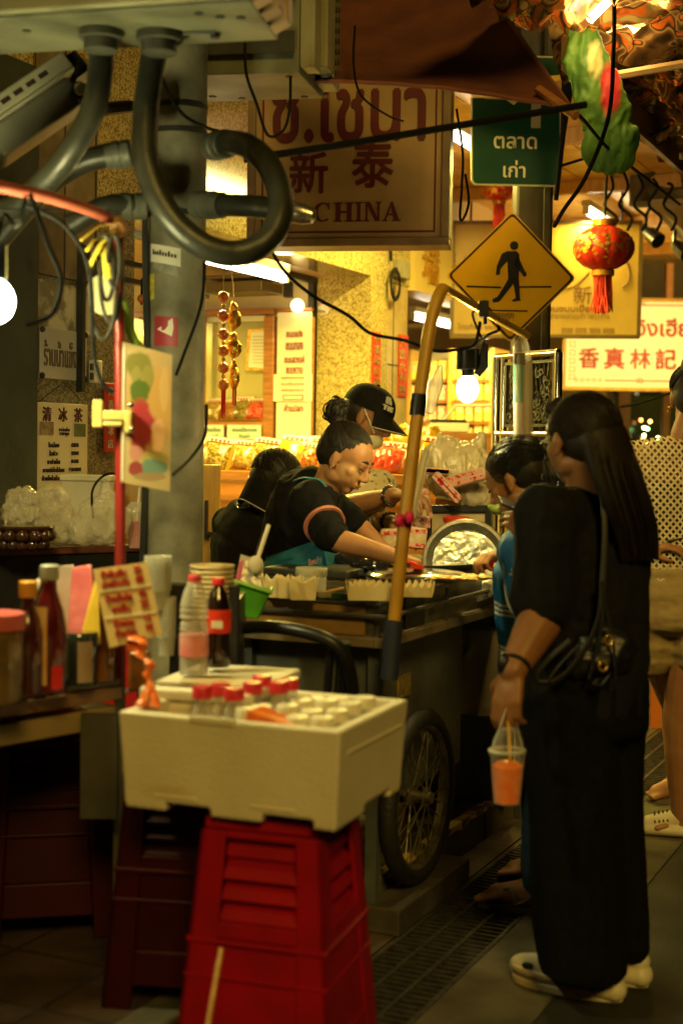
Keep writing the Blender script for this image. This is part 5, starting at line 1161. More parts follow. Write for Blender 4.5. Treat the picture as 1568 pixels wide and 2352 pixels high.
# long clear bag with a rolled green and white umbrella, hung on the rod end
ub = thing('umbrella_bag', 'long clear plastic bag with a rolled green and white umbrella hung from the rod end', 'bag', at(1198, 900, 4.56))
MB().tube([at(1200, 772, 4.56), at(1197, 795, 4.56), at(1200, 830, 4.56), at(1200, 1000, 4.56), at(1198, 1040, 4.56)], [.010, .026, .030, .031, .028], 20).jitter(.004, 30).build('clear_bag', film('clear_bag', (.72, .70, .62), .22, .12), ub)
MB().tube([at(1190, 835, 4.555), at(1189, 925, 4.555)], .016, 12).build('green_fold', mat('umbrella_green', (.02, .30, .17), rough=.5), ub)
MB().tube([at(1190, 925, 4.556), at(1192, 1035, 4.556)], .017, 12).build('white_fold', mat('umbrella_white', (.55, .44, .36), rough=.6), ub)
MB().tube([at(1209, 830, 4.565), at(1208, 1035, 4.565)], .015, 12).build('pale_fold', mat('umbrella_pale', (.50, .40, .34), rough=.5), ub)
MB().tube([at(1192, 812, 4.555), at(1192, 838, 4.555)], .019, 12).build('handle', M_BLACKP, ub)
# straw tube packet leaning at the pole
tag(MB().tube([at(978, 1036, 4.5), at(942, 1190, 4.45)], .015, 14).build('straw_bundle', film('straw_white', (.72, .68, .55), .7, .3)), 'white tube of drinking straws leaning behind the yellow pole', 'straws')
# steel frame with dark ornate screens beside the dark post
gt_ = thing('ornate_gate', 'steel tube gate with dark ornate metal screens in front of the dark post', 'gate', drop(at(1205, 1000, 6.3), .12))
p0, p1 = at(1140, 820, 6.3), at(1281, 862, 5.95); ex = p1 - p0; ex.z = 0; 
g0 = Vec((p0.x, p0.y, 0)); tpz = p0.z
tb = MB()
for f_ in (0, 1.0): tb.tube([g0 + ex * f_ + Z * .12, g0 + ex * f_ + Z * tpz], .019, 12)
for f_ in (.13,): tb.tube([g0 + ex * f_ + Z * .12, g0 + ex * f_ + Z * (tpz + .06 * 0)], .016, 12)
tb.build('post', M_CHROME, gt_)
for z_ in (tpz, tpz - .17 * 2.0, .5): MB().tube([g0 + ex * .0 + Z * z_, g0 + ex + Z * z_], .015, 12).build('rail', M_CHROME, gt_)
en = ex.normalized(); nn = en.cross(Z)
for (a0, a1) in ((.18, .55), (.6, .97)):
    fr = MB()
    for (zz0, zz1) in ((tpz - .31, tpz - .04), (tpz - .68, tpz - .38)):
        q0 = g0 + ex * a0; L = ex.length * (a1 - a0)
        fr.obox(q0 + Z * zz0, en * L, nn * .012, Z * .012).obox(q0 + Z * zz1, en * L, nn * .012, Z * .012).obox(q0 + Z * zz0, en * .01, nn * .0125, Z * (zz1 - zz0)).obox(q0 + en * (L - .01) + Z * zz0, en * .01, nn * .0125, Z * (zz1 - zz0))
        for i in range(24):
            c_ = q0 + en * random.uniform(.02, L - .02) + Z * random.uniform(zz0 + .03, zz1 - .03) + nn * .006
            rr = random.uniform(.012, .024); k0 = random.random() * 6.28; kk = random.choice((-1, 1))
            fr.tube([c_ + en * rr * (1 - i2 / 12) * math.cos(k0 + kk * i2 * .7) + Z * 1.3 * rr * (1 - i2 / 12) * math.sin(k0 + kk * i2 * .7) for i2 in range(10)], .0048, 5)
        for i in range(5): fr.tube([q0 + en * (L * (i + .5) / 5) + Z * zz0, q0 + en * (L * (i + .5) / 5 + random.uniform(-.02, .02)) + Z * (zz0 + zz1) / 2, q0 + en * (L * (i + .5) / 5) + Z * zz1], .005, 5)
    fr.build('screen', M_IRON, gt_, smooth=40)
# big white bag with red bordered packages, frame stand, packages
wbg = thing('white_carrier_bag', 'big bulging white plastic bag above the steel tray, tied at the top', 'bag', at(1055, 1165, 5.5))
d = 5.5
m_ = MB().ell(at(1055, 1085, d), (80 * S_(d), .09, 70 * S_(d))).ell(at(1095, 1115, d), (50 * S_(d), .08, 60 * S_(d))).ell(at(1020, 1060, d), (50 * S_(d), .07, 50 * S_(d)))
for (xa, ya, xb, yb) in ((1090, 1050, 1104, 1002), (1030, 1030, 1010, 1004)): m_.cap(at(xa, ya, d), .05, at(xb, yb, d), .012)
M_BAGW = mat('bag_white', (.56, .49, .32), (.46, .39, .24), rough=.3, scale=5, coat=.3, bump=.6, bscale=26)
organic(m_, 'body', M_BAGW, wbg, voxel=.005, it=2, wrinkle=.012, wfreq=15, wstretch=(1.2, 1, .7), ridge=True)
def pack(c, X, Yd, w_, h_, t_, label, m=None, grp='red bordered packages'):
    t = thing('package', label, 'package', c, grp); X = Vec(X).normalized(); Yd = Vec(Yd); Yd = (Yd - X * Yd.dot(X)).normalized(); N = X.cross(Yd)
    MB().obox(c - X * w_ / 2 - Yd * h_ / 2 - N * t_ / 2, X * w_, Yd * h_, N * t_).jitter(.004, 20).build('body', m or mat('clear_pack', (.62, .52, .36), (.48, .36, .22), rough=.12, scale=30, coat=.8, bump=.4, bscale=25), t, smooth=0, bevel=.012, seg=3)
    b = MB()
    for s_ in (-1, 1): b.obox(c - X * w_ / 2 + Yd * (s_ * (h_ / 2 - .014) - .008) + N * (t_ / 2 + .0005), X * w_ * .98, Yd * .016, N * .002)
    b.build('border', mat('red_border', (.42, .02, .02), (.6, .3, .25), rough=.3, scale=60, contrast=(.5, .6)), t, smooth=0)
d = 5.35
pack(at(1075, 1098, 5.36), at(1150, 1075, 5.3) - at(1040, 1105, 5.4), Z, .16, .05, .05, 'flat package with red print edge resting across the white bag')
pack(at(1025, 1120, 5.36), Vec((.7, 0, -.72)), Vec((.7, 0, .7)), .14, .04, .05, 'package with red border tilted down on the white bag')
pack(at(1000, 1082, 5.42), Vec((1, 0, -.05)), Z, .10, .03, .05, 'package with red border lying on top, left side of the white bag')
d = 5.3
pack(at(905, 1240, 5.25), Vec((1, 0, .05)), Z, .10, .085, .06, 'clear wrapped package with red band behind the cooking arm')
pack(at(955, 1235, 5.2), Vec((1, 0, -.08)), Z, .075, .08, .06, 'clear wrapped package with red band left of the steel tray')
pack(at(962, 1160, 5.4), Vec((1, 0, .2)), Vec((-.2, 0, 1)), .09, .12, .06, 'crinkled clear package of pork floss behind the pole')
pack(at(960, 1200, 5.35), Vec((1, 0, .0)), Z, .09, .05, .06, 'clear package with red border below the crinkled one')
lr_ = thing('red_lid_jar', 'round red lid with white print peeping above the steel tray', 'jar', at(1048, 1200, 5.3))
MB().lathe([(.045, -.10), (.045, 0)], at(1048, 1198, 5.3), Z, 24).build('body', film('milky_plastic', (.7, .7, .58)), lr_)
MB().lathe([(.048, 0), (.05, .004), (.05, .018), (.045, .022), (0, .022)], at(1048, 1200, 5.3), Z, 28).build('lid', M_REDB, lr_, smooth=40)
fs_ = thing('black_frame_stand', 'black framed glass case standing behind the steel tray', 'case', drop(at(1055, 1230, 5.5), .9))
f = MB(); q0, q1 = at(985, 1168, 5.45), at(1122, 1168, 5.45)
for p in (q0, q1): f.obox(Vec((p.x - .012, p.y, .9)), X_ * .024, Y_ * .03, Z * (p.z - .9 + .012))
f.obox(q0 + X_ * .013 - Z * .012, (q1 - q0) - X_ * .026, Y_ * .029, Z * .024)
f.build('frame', M_BLACKP, fs_, smooth=0)
MB().obox(Vec((q0.x, q0.y + .02, .9)), Vec((q1.x - q0.x, 0, 0)), Y_ * .004, Z * (q0.z - .91)).build('panel', mat('warm_card', (.5, .40, .22), rough=.5), fs_, smooth=0)
MB().obox(Vec((q0.x - .1, q0.y - .12, .12)), Vec((q1.x - q0.x + .2, 0, 0)), Y_ * .5, Z * .779).build('base', M_CARTP, fs_, smooth=0)
tag(MB().ell(at(1140, 1165, 5.2), (.03, .03, .025)).jitter(.012, 30).build('green_bundle', mat('leaf_green', (.22, .32, .06), rough=.4, scale=20)), 'small pale green bundle hanging beside the white bag', 'bundle')
cbg = thing('hanging_clear_bag', 'large clear plastic bag hanging under the far end of the cart', 'bag', at(1112, 1620, 5.15))
def hbag(i, j):
    a = 2 * math.pi * i; rr = (.085 + .04 * j) * (1 + .12 * math.sin(a * 5 + j * 3)); p = at(1112, 1445 + 190 * j, 5.15)
    return p + Vec((math.cos(a) * rr, math.sin(a) * rr * .6, 0))
MB().sheet(hbag, 40, 12).build('body', film('brown_film', (.45, .32, .16), .42, .2), cbg, smooth=180)
# stuff on the counter near the cook: black cloth, foil lumps
for i, (x, y, d, s_, lab) in enumerate(((815, 1292, 4.95, .05, 'crumpled black plastic on the stove beside the apron'), (845, 1300, 4.8, .045, 'second crumpled black plastic lump, nearer the pole'))):
    tag(MB().ell(at(x, y, d), (s_ * 1.4, s_, s_ * .6)).jitter(.02, 22, i).build('black_bag', mat('shiny_black', (.015, .015, .016), rough=.15, coat=.6), smooth=40), lab, 'bag')
tag(MB().ell(at(795, 1278, 5.0), (.05, .03, .03)).jitter(.02, 30).build('foil_lump', M_BAGW, smooth=40), 'pale crumpled wrapper by the apron', 'wrapper')
# black curved chair back in front of the cart
chb = thing('black_chair', 'black plastic chair with a curved back rail in front of the cart', 'chair', drop(at(700, 1700, 3.85)))
MB().tube(smoothpath([at(540, 1443, 3.9), at(620, 1440, 3.85), at(700, 1452, 3.8), at(765, 1478, 3.78), at(800, 1530, 3.8), at(812, 1620, 3.85), at(815, 1760, 3.9)], 10), .018, 12).build('frame', M_BLACKP, chb)
for (x, r2) in ((760, .012), (785, .012), (795, .012)): MB().tube([at(x, 1475, 3.8), at(x - 12, 1640, 3.88), at(x - 10, 1780, 3.92)], r2, 8).build('slat', M_BLACKP, chb)
sz = .45
MB().obox(Vec((at(560, 1500, 3.9).x, 3.62, sz)), X_ * .32, Y_ * .40, Z * .03).build('seat', M_BLACKP, chb, smooth=0, bevel=.01)
sx0 = at(560, 1500, 3.9).x
for (a, b) in ((.02, .02), (.29, .02), (.02, .36), (.29, .36)): MB().tube([Vec((sx0 + a, 3.62 + b, sz)), Vec((sx0 + a * 1.08 - .02, 3.62 + b * 1.08 - .02, 0))], .015, 8).build('leg', M_BLACKP, chb)
MB().tube([Vec((at(815, 1760, 3.9).x, at(815, 1760, 3.9).y, at(815, 1760, 3.9).z)), Vec((sx0 + .29, 3.98, sz))], .014, 8).build('brace', M_BLACKP, chb)

# ------------------------------------------------------------------ shelves of the bright snack shop
sf = thing('snack_shelf', 'bright wooden shelf rack of the snack shop behind the hanging bulb', 'shelf', uv(10.2, 3.6, .12))
SD = 10.2
def sat(x, y): return onu(x, y, SD)
x0, x1 = 938, 1128
a_ = sat(x0, 950).dot(V); b_ = sat(x1, 950).dot(V)
for y in (872, 920, 968, 1018, 1070): MB().obox(uv(SD, b_, sat(1030, y).z), U * .35, V * (a_ - b_), Z * -.02).build('shelf', M_WOOD, sf, smooth=0)
for v_ in (a_, (a_ + b_) / 2, b_): MB().obox(uv(SD - .01, v_ - .015, .12), U * .37, V * .03, Z * 2.1).build('upright', M_WOODY, sf, smooth=0)
MB().obox(uv(SD + .352, b_, .12), U * .02, V * (a_ - b_), Z * 2.1).build('back', M_CREAM, sf, smooth=0)
bxp = {}
cols = [('yellow_pack', (.85, .55, .04), (.9, .75, .2)), ('pink_pack', (.70, .10, .10), (.8, .6, .5)), ('orange_pack', (.75, .30, .03), (.8, .6, .3))]
k = 0
for row, y in enumerate((871, 919, 967, 1017, 1069)):
    for i in range(9):
        f_ = (i + .5) / 9; v_ = a_ + (b_ - a_) * f_; ci = (0 if row in (0,) else (1 if (row in (1, 2) and i < 4) else (0 if i % 3 else 2)))
        if ci not in bxp:
            nm, c1, c2 = cols[ci]; t = thing('snack_box', '', 'snack box', (0, 0, 0)); h_ = .14 if ci == 0 else .115
            MB().obox(-X_ * .03, X_ * .06, Y_ * .08, Z * h_).build('carton', mat(nm, c1, c2, rough=.35, scale=30, contrast=(.5, .58)), t, smooth=0, bevel=.004)
            MB().obox(-X_ * .02 - Y_ * .0012 + Z * h_ * .5, X_ * .04, Y_ * .001, Z * h_ * .3).build('label', M_PAPER, t, smooth=0)
            bxp[ci] = t; o = t
        else: o = dup(bxp[ci], (0, 0, 0))
        o.location = uv(SD + .02, v_, sat(1030, y).z + .001); o.rotation_euler = (0, 0, YAW_U + random.uniform(-.08, .08))
        o['group'] = 'snack boxes on the bright shelf'; o['label'] = '%s snack box on the bright shop shelf, %s row, %s' % (('yellow', 'pink', 'orange')[ci], ('top', 'second', 'middle', 'fourth', 'bottom')[row], ('first from left', 'second from left', 'third from left', 'fourth from left', 'middle place', 'fourth from right', 'third from right', 'second from right', 'last at right')[i])
sc = thing('weighing_scale', 'pale counter scale with a bent arm in front of the bright shelf', 'scale', uv(9.2, 3.05, .12))
q = at(1030, 985, 9.0)
MB().obox(q - X_ * .12 - Z * .02, X_ * .25, Y_ * .2, Z * .06).build('body', M_WHITE, sc, smooth=0, bevel=.01)
MB().obox(q - X_ * .11 + Z * .04, X_ * .22, Y_ * .19, Z * .02).build('pan', M_DARKM, sc, smooth=0)
MB().tube([q - X_ * .02 + Y_ * .1 + Z * .06, q + X_ * .05 + Y_ * .1 + Z * .15, q + X_ * .30 + Y_ * .1 + Z * .155], .012, 8).build('arm', M_WHITE, sc)
MB().obox(Vec((q.x - .2, q.y - .03, .12)), X_ * .5, Y_ * .32, Z * (q.z - .142)).build('stand', M_WOOD, sc, smooth=0)
tag(MB().tube([at(985, 950, 5.2), at(1000, 880, 5.2), at(1012, 840, 5.2)], [.012, .03, .004], 10).jitter(.008, 30).build('hanging_bag', film('bright_film', (.8, .75, .6), .5, .15)), 'small clear plastic bag hanging beside the yellow pole', 'bag')

# ------------------------------------------------------------------ far side of the street at right: posts, dark shopfront with small lights
fb = thing('far_shophouse', 'dim shopfront with pale posts below the light box sign', 'building', uv(14.2, 1.5, 0))
FD = 13.2
def fq(x, y): return at(x, y, FD)
MB().obox(Vec((fq(1180, 0).x, FD + 2.2, 0)), X_ * 5, Y_ * .1, Z * 5).build('wall', mat('dim_wall', (.16, .12, .06), (.1, .075, .04), rough=.5, scale=3), fb, smooth=0)
for (x, w2) in ((1432, .11), (1535, .06), (1300, .08)): MB().obox(Vec((fq(x, 0).x, FD, 0)), X_ * w2, Y_ * .1, Z * 3.2).build('post', mat('pale_post', (.55, .40, .2), (.45, .32, .15), rough=.5), fb, smooth=0)
MB().obox(Vec((fq(1440, 0).x + .04, FD + 1.0, 1.6)), X_ * 1.0, Y_ * .05, Z * .9).build('window', mat('window_dark', (.05, .06, .03), rough=.1, coat=.6), fb, smooth=0)
MB().obox(Vec((fq(1440, 0).x + .04, FD + .9, 2.1)), X_ * 1.0, Y_ * .06, Z * .3).build('brown_board', M_WOOD, fb, smooth=0)
for i, (x, y, c_) in enumerate(((1471, 965, (1, .3, .05)), (1492, 968, (1, .45, .1)), (1478, 983, (.8, 1, .3)), (1486, 985, (.3, 1, .3)), (1478, 1000, (1, .9, .4)), (1476, 1008, (.5, 1, .4)), (1482, 1018, (1, 1, .6)), (1510, 1006, (1, 1, .6)), (1470, 895, (1, .8, .4)), (1496, 896, (1, .8, .4)))):
    tag(MB().ell(at(x, y, FD + .6), .014).build('fairy_light', lamp_mat('fairy_%d' % (i % 5), c_, 14)), '%s fairy light in the dim shopfront at right, number %s from the top' % (('orange', 'amber', 'lime', 'green', 'cream', 'pale green', 'white', 'warm', 'high cream', 'higher cream')[i], ('three', 'four', 'five', 'six', 'seven', 'eight', 'ten', 'nine', 'one', 'two')[i]), 'fairy light', 'fairy lights in the dim shopfront')
wire('thin pink string sagging below the light box sign', [at(1420, 935, 8), at(1470, 925, 8), at(1560, 895, 8)], .008)
op = thing('orange_sign_board', 'orange upright board with a white strip standing beyond the customers', 'sign', drop(at(1496, 1600, 7.5)))
MB().obox(drop(at(1490, 1600, 7.5)), X_ * .09, Y_ * .02, Z * .95).build('board', mat('orange_board', (.75, .22, .03), rough=.5, scale=5), op, smooth=0)
MB().obox(drop(at(1478, 1600, 7.49)), X_ * .03, Y_ * .02, Z * .85).build('strip', M_PAPER, op, smooth=0)
# ------------------------------------------------------------------ foreground: foam box on a red stool, drinks stand
M_FOAM = mat('foam_white', (.76, .70, .54), (.68, .62, .46), rough=.55, scale=6, bump=.25, bscale=140)
P0, P1, P2 = at(770, 1912, 2.95), at(288, 1851, 3.136), at(920, 1815, 3.319)
zb = .655
for p in (P0, P1, P2): p.z = zb
e1 = (P1 - P0); e2 = (P2 - P0); e2 = e2 - e1.normalized() * e2.dot(e1.normalized())
L1, L2 = e1.length, e2.length; n1, n2 = e1.normalized(), e2.normalized(); HB = .213
fbx = thing('foam_box', 'open white foam box full of small drink bottles on the tall red stool', 'foam box', P0 + e1 / 2 + e2 / 2)
def bp(a, b, z): return P0 + n1 * a + n2 * b + Z * (z - zb)
def foam(mb, a0, b0, a1, b1, z0, z1, fl=.012):   # slightly flared block
    pts = []
    for z in (z0, z1):
        f = fl * (z - zb) / HB
        for (a, b) in ((a0, b0), (a1, b0), (a1, b1), (a0, b1)):
            fa = -f if a < L1 * .5 else f; fb_ = -f if b < L2 * .5 else f
            pts.append(bp(a + fa, b + fb_, z))
    mb.hexa(pts); return mb
T = .028; bx = MB()
bot = zb + .018
foam(bx, 0, 0, L1, L2, bot, zb + .035)
foam(bx, 0, 0, L1, T, zb + .035, zb + HB); foam(bx, 0, L2 - T, L1, L2, zb + .035, zb + HB)
foam(bx, 0, T, T, L2 - T, zb + .035, zb + HB); foam(bx, L1 - T, T, L1, L2 - T, zb + .035, zb + HB)
# feet ridges, leaving shallow recesses along the bottom edge
for (a0, b0, a1, b1) in ((0, 0, .05, .05), (.17, 0, .29, .03), (.40, 0, L1, .05), (0, .33, .05, L2), (0, .05, .03, .17), (L1 - .05, L2 - .05, L1, L2), (L1 - .03, .15, L1, .30)): foam(bx, a0, b0, a1, b1, zb, bot)
MFB = mat('foam_body', (.76, .70, .54), (.66, .60, .44), rough=.55, scale=5, bump=.35, bscale=190, detail=8)
patch(MFB, bp(.40, 0, .70) - LOC[fbx.name], (.05, .2, .012), (.60, .50, .32), .5, 45)
organic(bx, 'body', MFB, fbx, voxel=.0042, it=2, fac=.5)
lp = MB(); foam(lp, .24, -.004, .325, .006, zb + HB - .012, zb + HB + .005); foam(lp, -.003, .05, .004, L2 - .03, zb + HB * .72, zb + HB * .76); lp.build('lip', M_FOAM, fbx, smooth=0, bevel=.003)
gl = MB()
for a0 in (.09, .32): foam(gl, a0, -.003, a0 + .105, .004, zb + .030, zb + .036)
gl.build('grip_ridge', M_FOAM, fbx, smooth=0, bevel=.002)
M_PET = film('clear_pet', (.75, .72, .60), .30, .08, .25, 30)
M_CAPR = mat('cap_red', (.62, .03, .05), (.5, .02, .03), rough=.35, scale=30, coat=.3)
M_CAPW = mat('cap_white', (.78, .72, .56), (.7, .64, .48), rough=.4, scale=20)
def small_bottle(cap, rcap, nm, cat, hh=.20):
    t = thing(nm, '', cat, (0, 0, 0)); r = .030
    MB().lathe([(r * .9, 0), (r, .006), (r, hh * .6), (r * .92, hh * .72), (r * .62, hh * .86), (rcap * .82, hh * .9), (rcap * .82, hh)], Vec((0, 0, 0)), Z, 22).build('body', M_PET, t, smooth=50)
    MB().lathe([(0, hh + .018), (rcap * .9, hh + .022), (rcap, hh + .018), (rcap * 1.02, hh - .004), (rcap * .9, hh - .004), (0, hh - .003)], Vec((0, 0, 0)), Z, 26).build('cap', cap, t, smooth=40)
    MB().lathe([(r * .98, .004), (r * .97, hh * .55), (r * .5, hh * .56)], Vec((0, 0, 0)), Z, 16).build('drink', mat('pale_drink', (.50, .36, .18), (.45, .3, .14), rough=.2), t, smooth=50)
    return t
wp = small_bottle(M_CAPW, .0255, 'drink_bottle', 'bottle', .160); rp_ = small_bottle(M_CAPR, .0225, 'drink_bottle', 'bottle', .19)
first = [True, True]; zf = zb + .036
row_n = ('nearest row', 'second row', 'third row', 'farthest row')
for j, b in enumerate((.075, .155, .235, .315)):
    for i, a in enumerate((.065, .125, .185, .245)):
        if j == 0 and i == 2: continue
        if j >= 2 and i == 3: continue
        lab = 'white capped bottle in the foam box, %s, %s' % (row_n[j], ('at the right wall', 'second from the right wall', 'third from the right wall', 'fourth from the right wall')[i])
        p = bp(a + random.uniform(-.004, .004), b + random.uniform(-.005, .005), zf + random.uniform(0, .012))
        if first[0]: o = wp; first[0] = False; o.location = p; o['label'] = lab
        else: o = dup(wp, p, random.random() * 6, lab)
        o['group'] = 'white capped bottles in the foam box'
for i, (x, y, dq, lab) in enumerate(((465, 1588, 3.17, 'leftmost of the red caps'), (507, 1582, 3.25, 'second from the left, set back'), (538, 1592, 3.14, 'third from the left, nearest the front wall'), (580, 1578, 3.24, 'tall one in the middle'), (601, 1563, 3.34, 'behind the tall middle one'), (640, 1576, 3.25, 'right front of the red caps'), (664, 1570, 3.31, 'rightmost of the red caps'))):
    p = at(x, y, dq); p.z = max(zf, p.z - .20); lab = 'red capped bottle in the foam box, ' + lab
    if first[1]: o = rp_; first[1] = False; o.location = p; o['label'] = lab
    else: o = dup(rp_, p, random.random() * 6, lab)
    o['group'] = 'red capped bottles in the foam box'
M_ORP = mat('orange_plastic', (.85, .20, .015), (.65, .12, .01), rough=.35, scale=12, coat=.3)
ob = MB(); q0 = bp(.20, .06, zb + HB - .012)
ob.hexa([bp(.235, .035, zb + .15), bp(.10, .035, zb + .15), bp(.12, .10, zb + .15), bp(.225, .10, zb + .15), bp(.225, .045, zb + HB + .014), bp(.10, .04, zb + HB - .012), bp(.13, .09, zb + HB - .01), bp(.205, .09, zb + HB + .02)])
tag(ob.jitter(.008, 30).build('orange_wrapper', M_ORP, smooth=0, bevel=.004), 'bright orange wrapper tucked among the white caps in the foam box', 'wrapper')
# tall red plastic stools
M_RST = mat('stool_red', (.36, .003, .014), (.22, .003, .010), rough=.5, scale=7, spec=.25, bump=.15, bscale=160, contrast=(.3, .7), detail=9)
def stool(Hs, wt, wb_, name='red_stool'):
    t = thing(name, '', 'stool', (0, 0, 0))
    def hw(z): return wb_ + (wt - wb_) * z / Hs
    MB().hexa([Vec((sx * wt * 1.0, sy * wt * 1.0, Hs - .03)) for sx, sy in ((-1, -1), (1, -1), (1, 1), (-1, 1))] + [Vec((sx * wt * .96, sy * wt * .96, Hs)) for sx, sy in ((-1, -1), (1, -1), (1, 1), (-1, 1))]).build('seat', M_RST, t, smooth=0, bevel=.008, seg=3)
    for k in range(4):
        rot = Matrix.Rotation(math.pi / 2 * k, 3, 'Z'); mb = MB()
        def P(s, z, off): return rot @ Vec((s * hw(z), -(hw(z) + off), z))
        def blk(s0, s1, z0, z1, o0, o1, o2=None, o3=None):
            o2 = o0 if o2 is None else o2; o3 = o1 if o3 is None else o3
            mb.hexa([P(s0, z0, o0), P(s1, z0, o0), P(s1, z0, o1), P(s0, z0, o1), P(s0, z1, o2), P(s1, z1, o2), P(s1, z1, o3), P(s0, z1, o3)])
        zA, zB = Hs * .655, Hs * .93          # louvre window of the upper half
        blk(-1, -.58, 0, Hs - .031, -.012, 0); blk(.58, 1, 0, Hs - .031, -.012, 0)
        blk(-.579, .579, zB, Hs - .031, -.012, 0)
        blk(-.579, .579, zA - .035, zA, -.012, 0)
        blk(-.579, .579, zA, zB, -.03, -.022)
        n = 4
        for i in range(n):
            a = zA + (zB - zA) * (i + .05) / n; b = zA + (zB - zA) * (i + .62) / n; blk(-.577, .577, a, b, -.022, -.002 - .010 * (i == 3), -.022, -.016)
        # stepped shoulder then lower half with ribs
        zs = Hs * .60
        blk(-1.01, 1.01, zs - .012, zs, -.004, .005); blk(-1.008, 1.008, zs - .085, zs - .078, -.004, .003)
        blk(-.579, .579, zs - .21, zs, -.014, -.006)
        blk(-.579, .579, zs - .30, zs - .211, -.014, -.002)
        blk(-.579, .579, Hs * .10, Hs * .16, -.014, -.004)
        mb.build('side_panel', M_RST, t, smooth=0, bevel=.003)
    return t
st1 = stool(.653, .134, .188)
sc_ = P0 + n1 * (L1 * .36) + n2 * (L2 * .42)
st1.location = Vec((sc_.x - .015, sc_.y, 0)); st1.rotation_euler = (0, 0, math.atan2(-n1.y, -n1.x) * .8); st1['label'] = 'tall bright red plastic stool carrying the open foam box'; st1['group'] = 'red plastic stools'
M_RD2 = mat('stool_red_shaded', (.03, .0006, .002), (.02, .0005, .0012), rough=.5, scale=6, spec=.2)  # darker copy of the stool red, with the shade put into its colour
st2 = stool(.60, .132, .178); st2.location = drop(at(110, 1800, 4.0), .122); st2.rotation_euler = (0, 0, R(12)); st2.scale = (1.2, 1.2, 1); st2['label'] = 'dark red plastic stool in shade under the left end of the drinks stand'; st2['group'] = 'red plastic stools'
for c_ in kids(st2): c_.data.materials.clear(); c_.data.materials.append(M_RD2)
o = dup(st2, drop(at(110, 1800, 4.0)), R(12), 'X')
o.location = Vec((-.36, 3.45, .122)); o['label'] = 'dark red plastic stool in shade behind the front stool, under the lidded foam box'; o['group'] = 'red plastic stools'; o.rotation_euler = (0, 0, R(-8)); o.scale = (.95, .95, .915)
tag(MB().tube([at(508, 2180, 2.86), at(478, 2352, 2.70), at(462, 2440, 2.62)], [.005, .0042, .0035], 8).build('bamboo_skewer', M_WOODY), 'thin yellow stick leaning against the front red stool', 'stick')
# lidded foam box behind
lb_ = thing('lidded_foam_box', 'white foam box with its lid on, behind the open bottle box', 'foam box', Vec((-.22, 3.4, .641)))
q0 = onz(575, 1592, .893); f2 = Vec((.25, .97, 0)); f1 = Vec((-.97, .25, 0))
MB().obox(q0 - Z * .22, f2 * .38, f1 * .26, Z * .19).build('body', M_FOAM, lb_, smooth=0, bevel=.012, seg=3)
MB().obox(q0 - f2 * .008 - f1 * .008 - Z * .029, f2 * .396, f1 * .276, Z * .029).build('lid', M_FOAM, lb_, smooth=0, bevel=.008, seg=3)
MB().lathe([(0, .0), (.07, .0), (.075, .002), (.06, .003), (0, .003)], q0 + f2 * .1 + f1 * .13 + Z * .001, Z, 24).build('stain', mat('foam_stain', (.55, .40, .20), (.6, .5, .3), rough=.5), lb_)


# ------------------------------------------------------------------ drinks stand at left with its red post
ds = thing('drinks_stand', 'dark drinks stand with steel edge, red post and arm at the left', 'stand', Vec((-.75, 3.6, 0)))
ZT = .862
A0, A1 = onz(-300, 1640, ZT), onz(285, 1555, ZT)
dA = (A1 - A0).normalized(); nA = Vec((-dA.y, dA.x, 0))
M_STD = mat('stand_metal', (.16, .13, .09), (.08, .065, .045), rough=.35, metal=.5, scale=6, stretch=(1, 1, 4))
MB().obox(A0 - Z * .02, A1 - A0, nA * .62, Z * .02).build('top', M_STD, ds, smooth=0, bevel=.004)
MB().obox(A0 - dA * .0 - nA * .004 - Z * .055, A1 - A0, nA * .018, Z * .034).build('edge', mat('stand_edge', (.30, .16, .08), (.2, .1, .05), rough=.3, metal=.3, scale=8), ds, smooth=0, bevel=.003)
MB().obox(A0 + nA * .01 - Z * .125, A1 - A0, nA * .5, Z * .05).build('lower_shelf', mat('stand_board', (.34, .24, .10), (.2, .14, .06), rough=.5, scale=6), ds, smooth=0, bevel=.003)
pb2 = A1 - dA * .004 + nA * .01
MB().obox(Vec((pb2.x - .013, pb2.y - .013, 0)), X_ * .026, Y_ * .026, Z * (ZT - .02)).build('leg', mat('leg_steel', (.20, .18, .12), (.12, .11, .08), rough=.4, metal=.5), ds, smooth=0, bevel=.003)
dpost = (pb2 - CAM).dot(fwd)
MB().tube([pb2 - Z * .02, at(277, 1000, dpost), at(272, 520, dpost)], .0135, 14).build('post', mat('post_red', (.24, .018, .016), (.15, .012, .01), rough=.4, scale=9), ds)
MB().tube(smoothpath([at(276, 528, dpost), at(240, 496, dpost - .05), at(120, 455, dpost - .2), at(0, 428, dpost - .3), at(-150, 395, dpost - .4)], 6), .0145, 14).build('arm', mat('arm_red', (.34, .09, .06), (.22, .05, .035), rough=.4, scale=9), ds)
MB().tube([at(262, 505, dpost - .02), at(285, 540, dpost - .02)], .021, 12).build('joint', mat('tape_brown', (.3, .15, .08), rough=.5), ds)
lg = Vec(((A0 + dA * .25).x, (A0 + dA * .25).y, 0))
MB().obox(lg, X_ * .026, Y_ * .026, Z * (ZT - .021)).build('leg', MATS['leg_steel'], ds, smooth=0)
MB().obox(drop(A1 + nA * .55), X_ * .026, Y_ * .026, Z * (ZT - .021)).build('leg', MATS['leg_steel'], ds, smooth=0)
MB().obox(at(186, 1640, 3.5), X_ * .09, Y_ * .02, Z * -.26).build('apron_panel', mat('grey_plate', (.06, .056, .042), (.04, .038, .028), rough=.5), ds, smooth=0)
MB().tube([at(285, 1590, dpost), at(410, 1552, dpost + .1)], .006, 8).build('steel_rail', M_CHROME, ds)
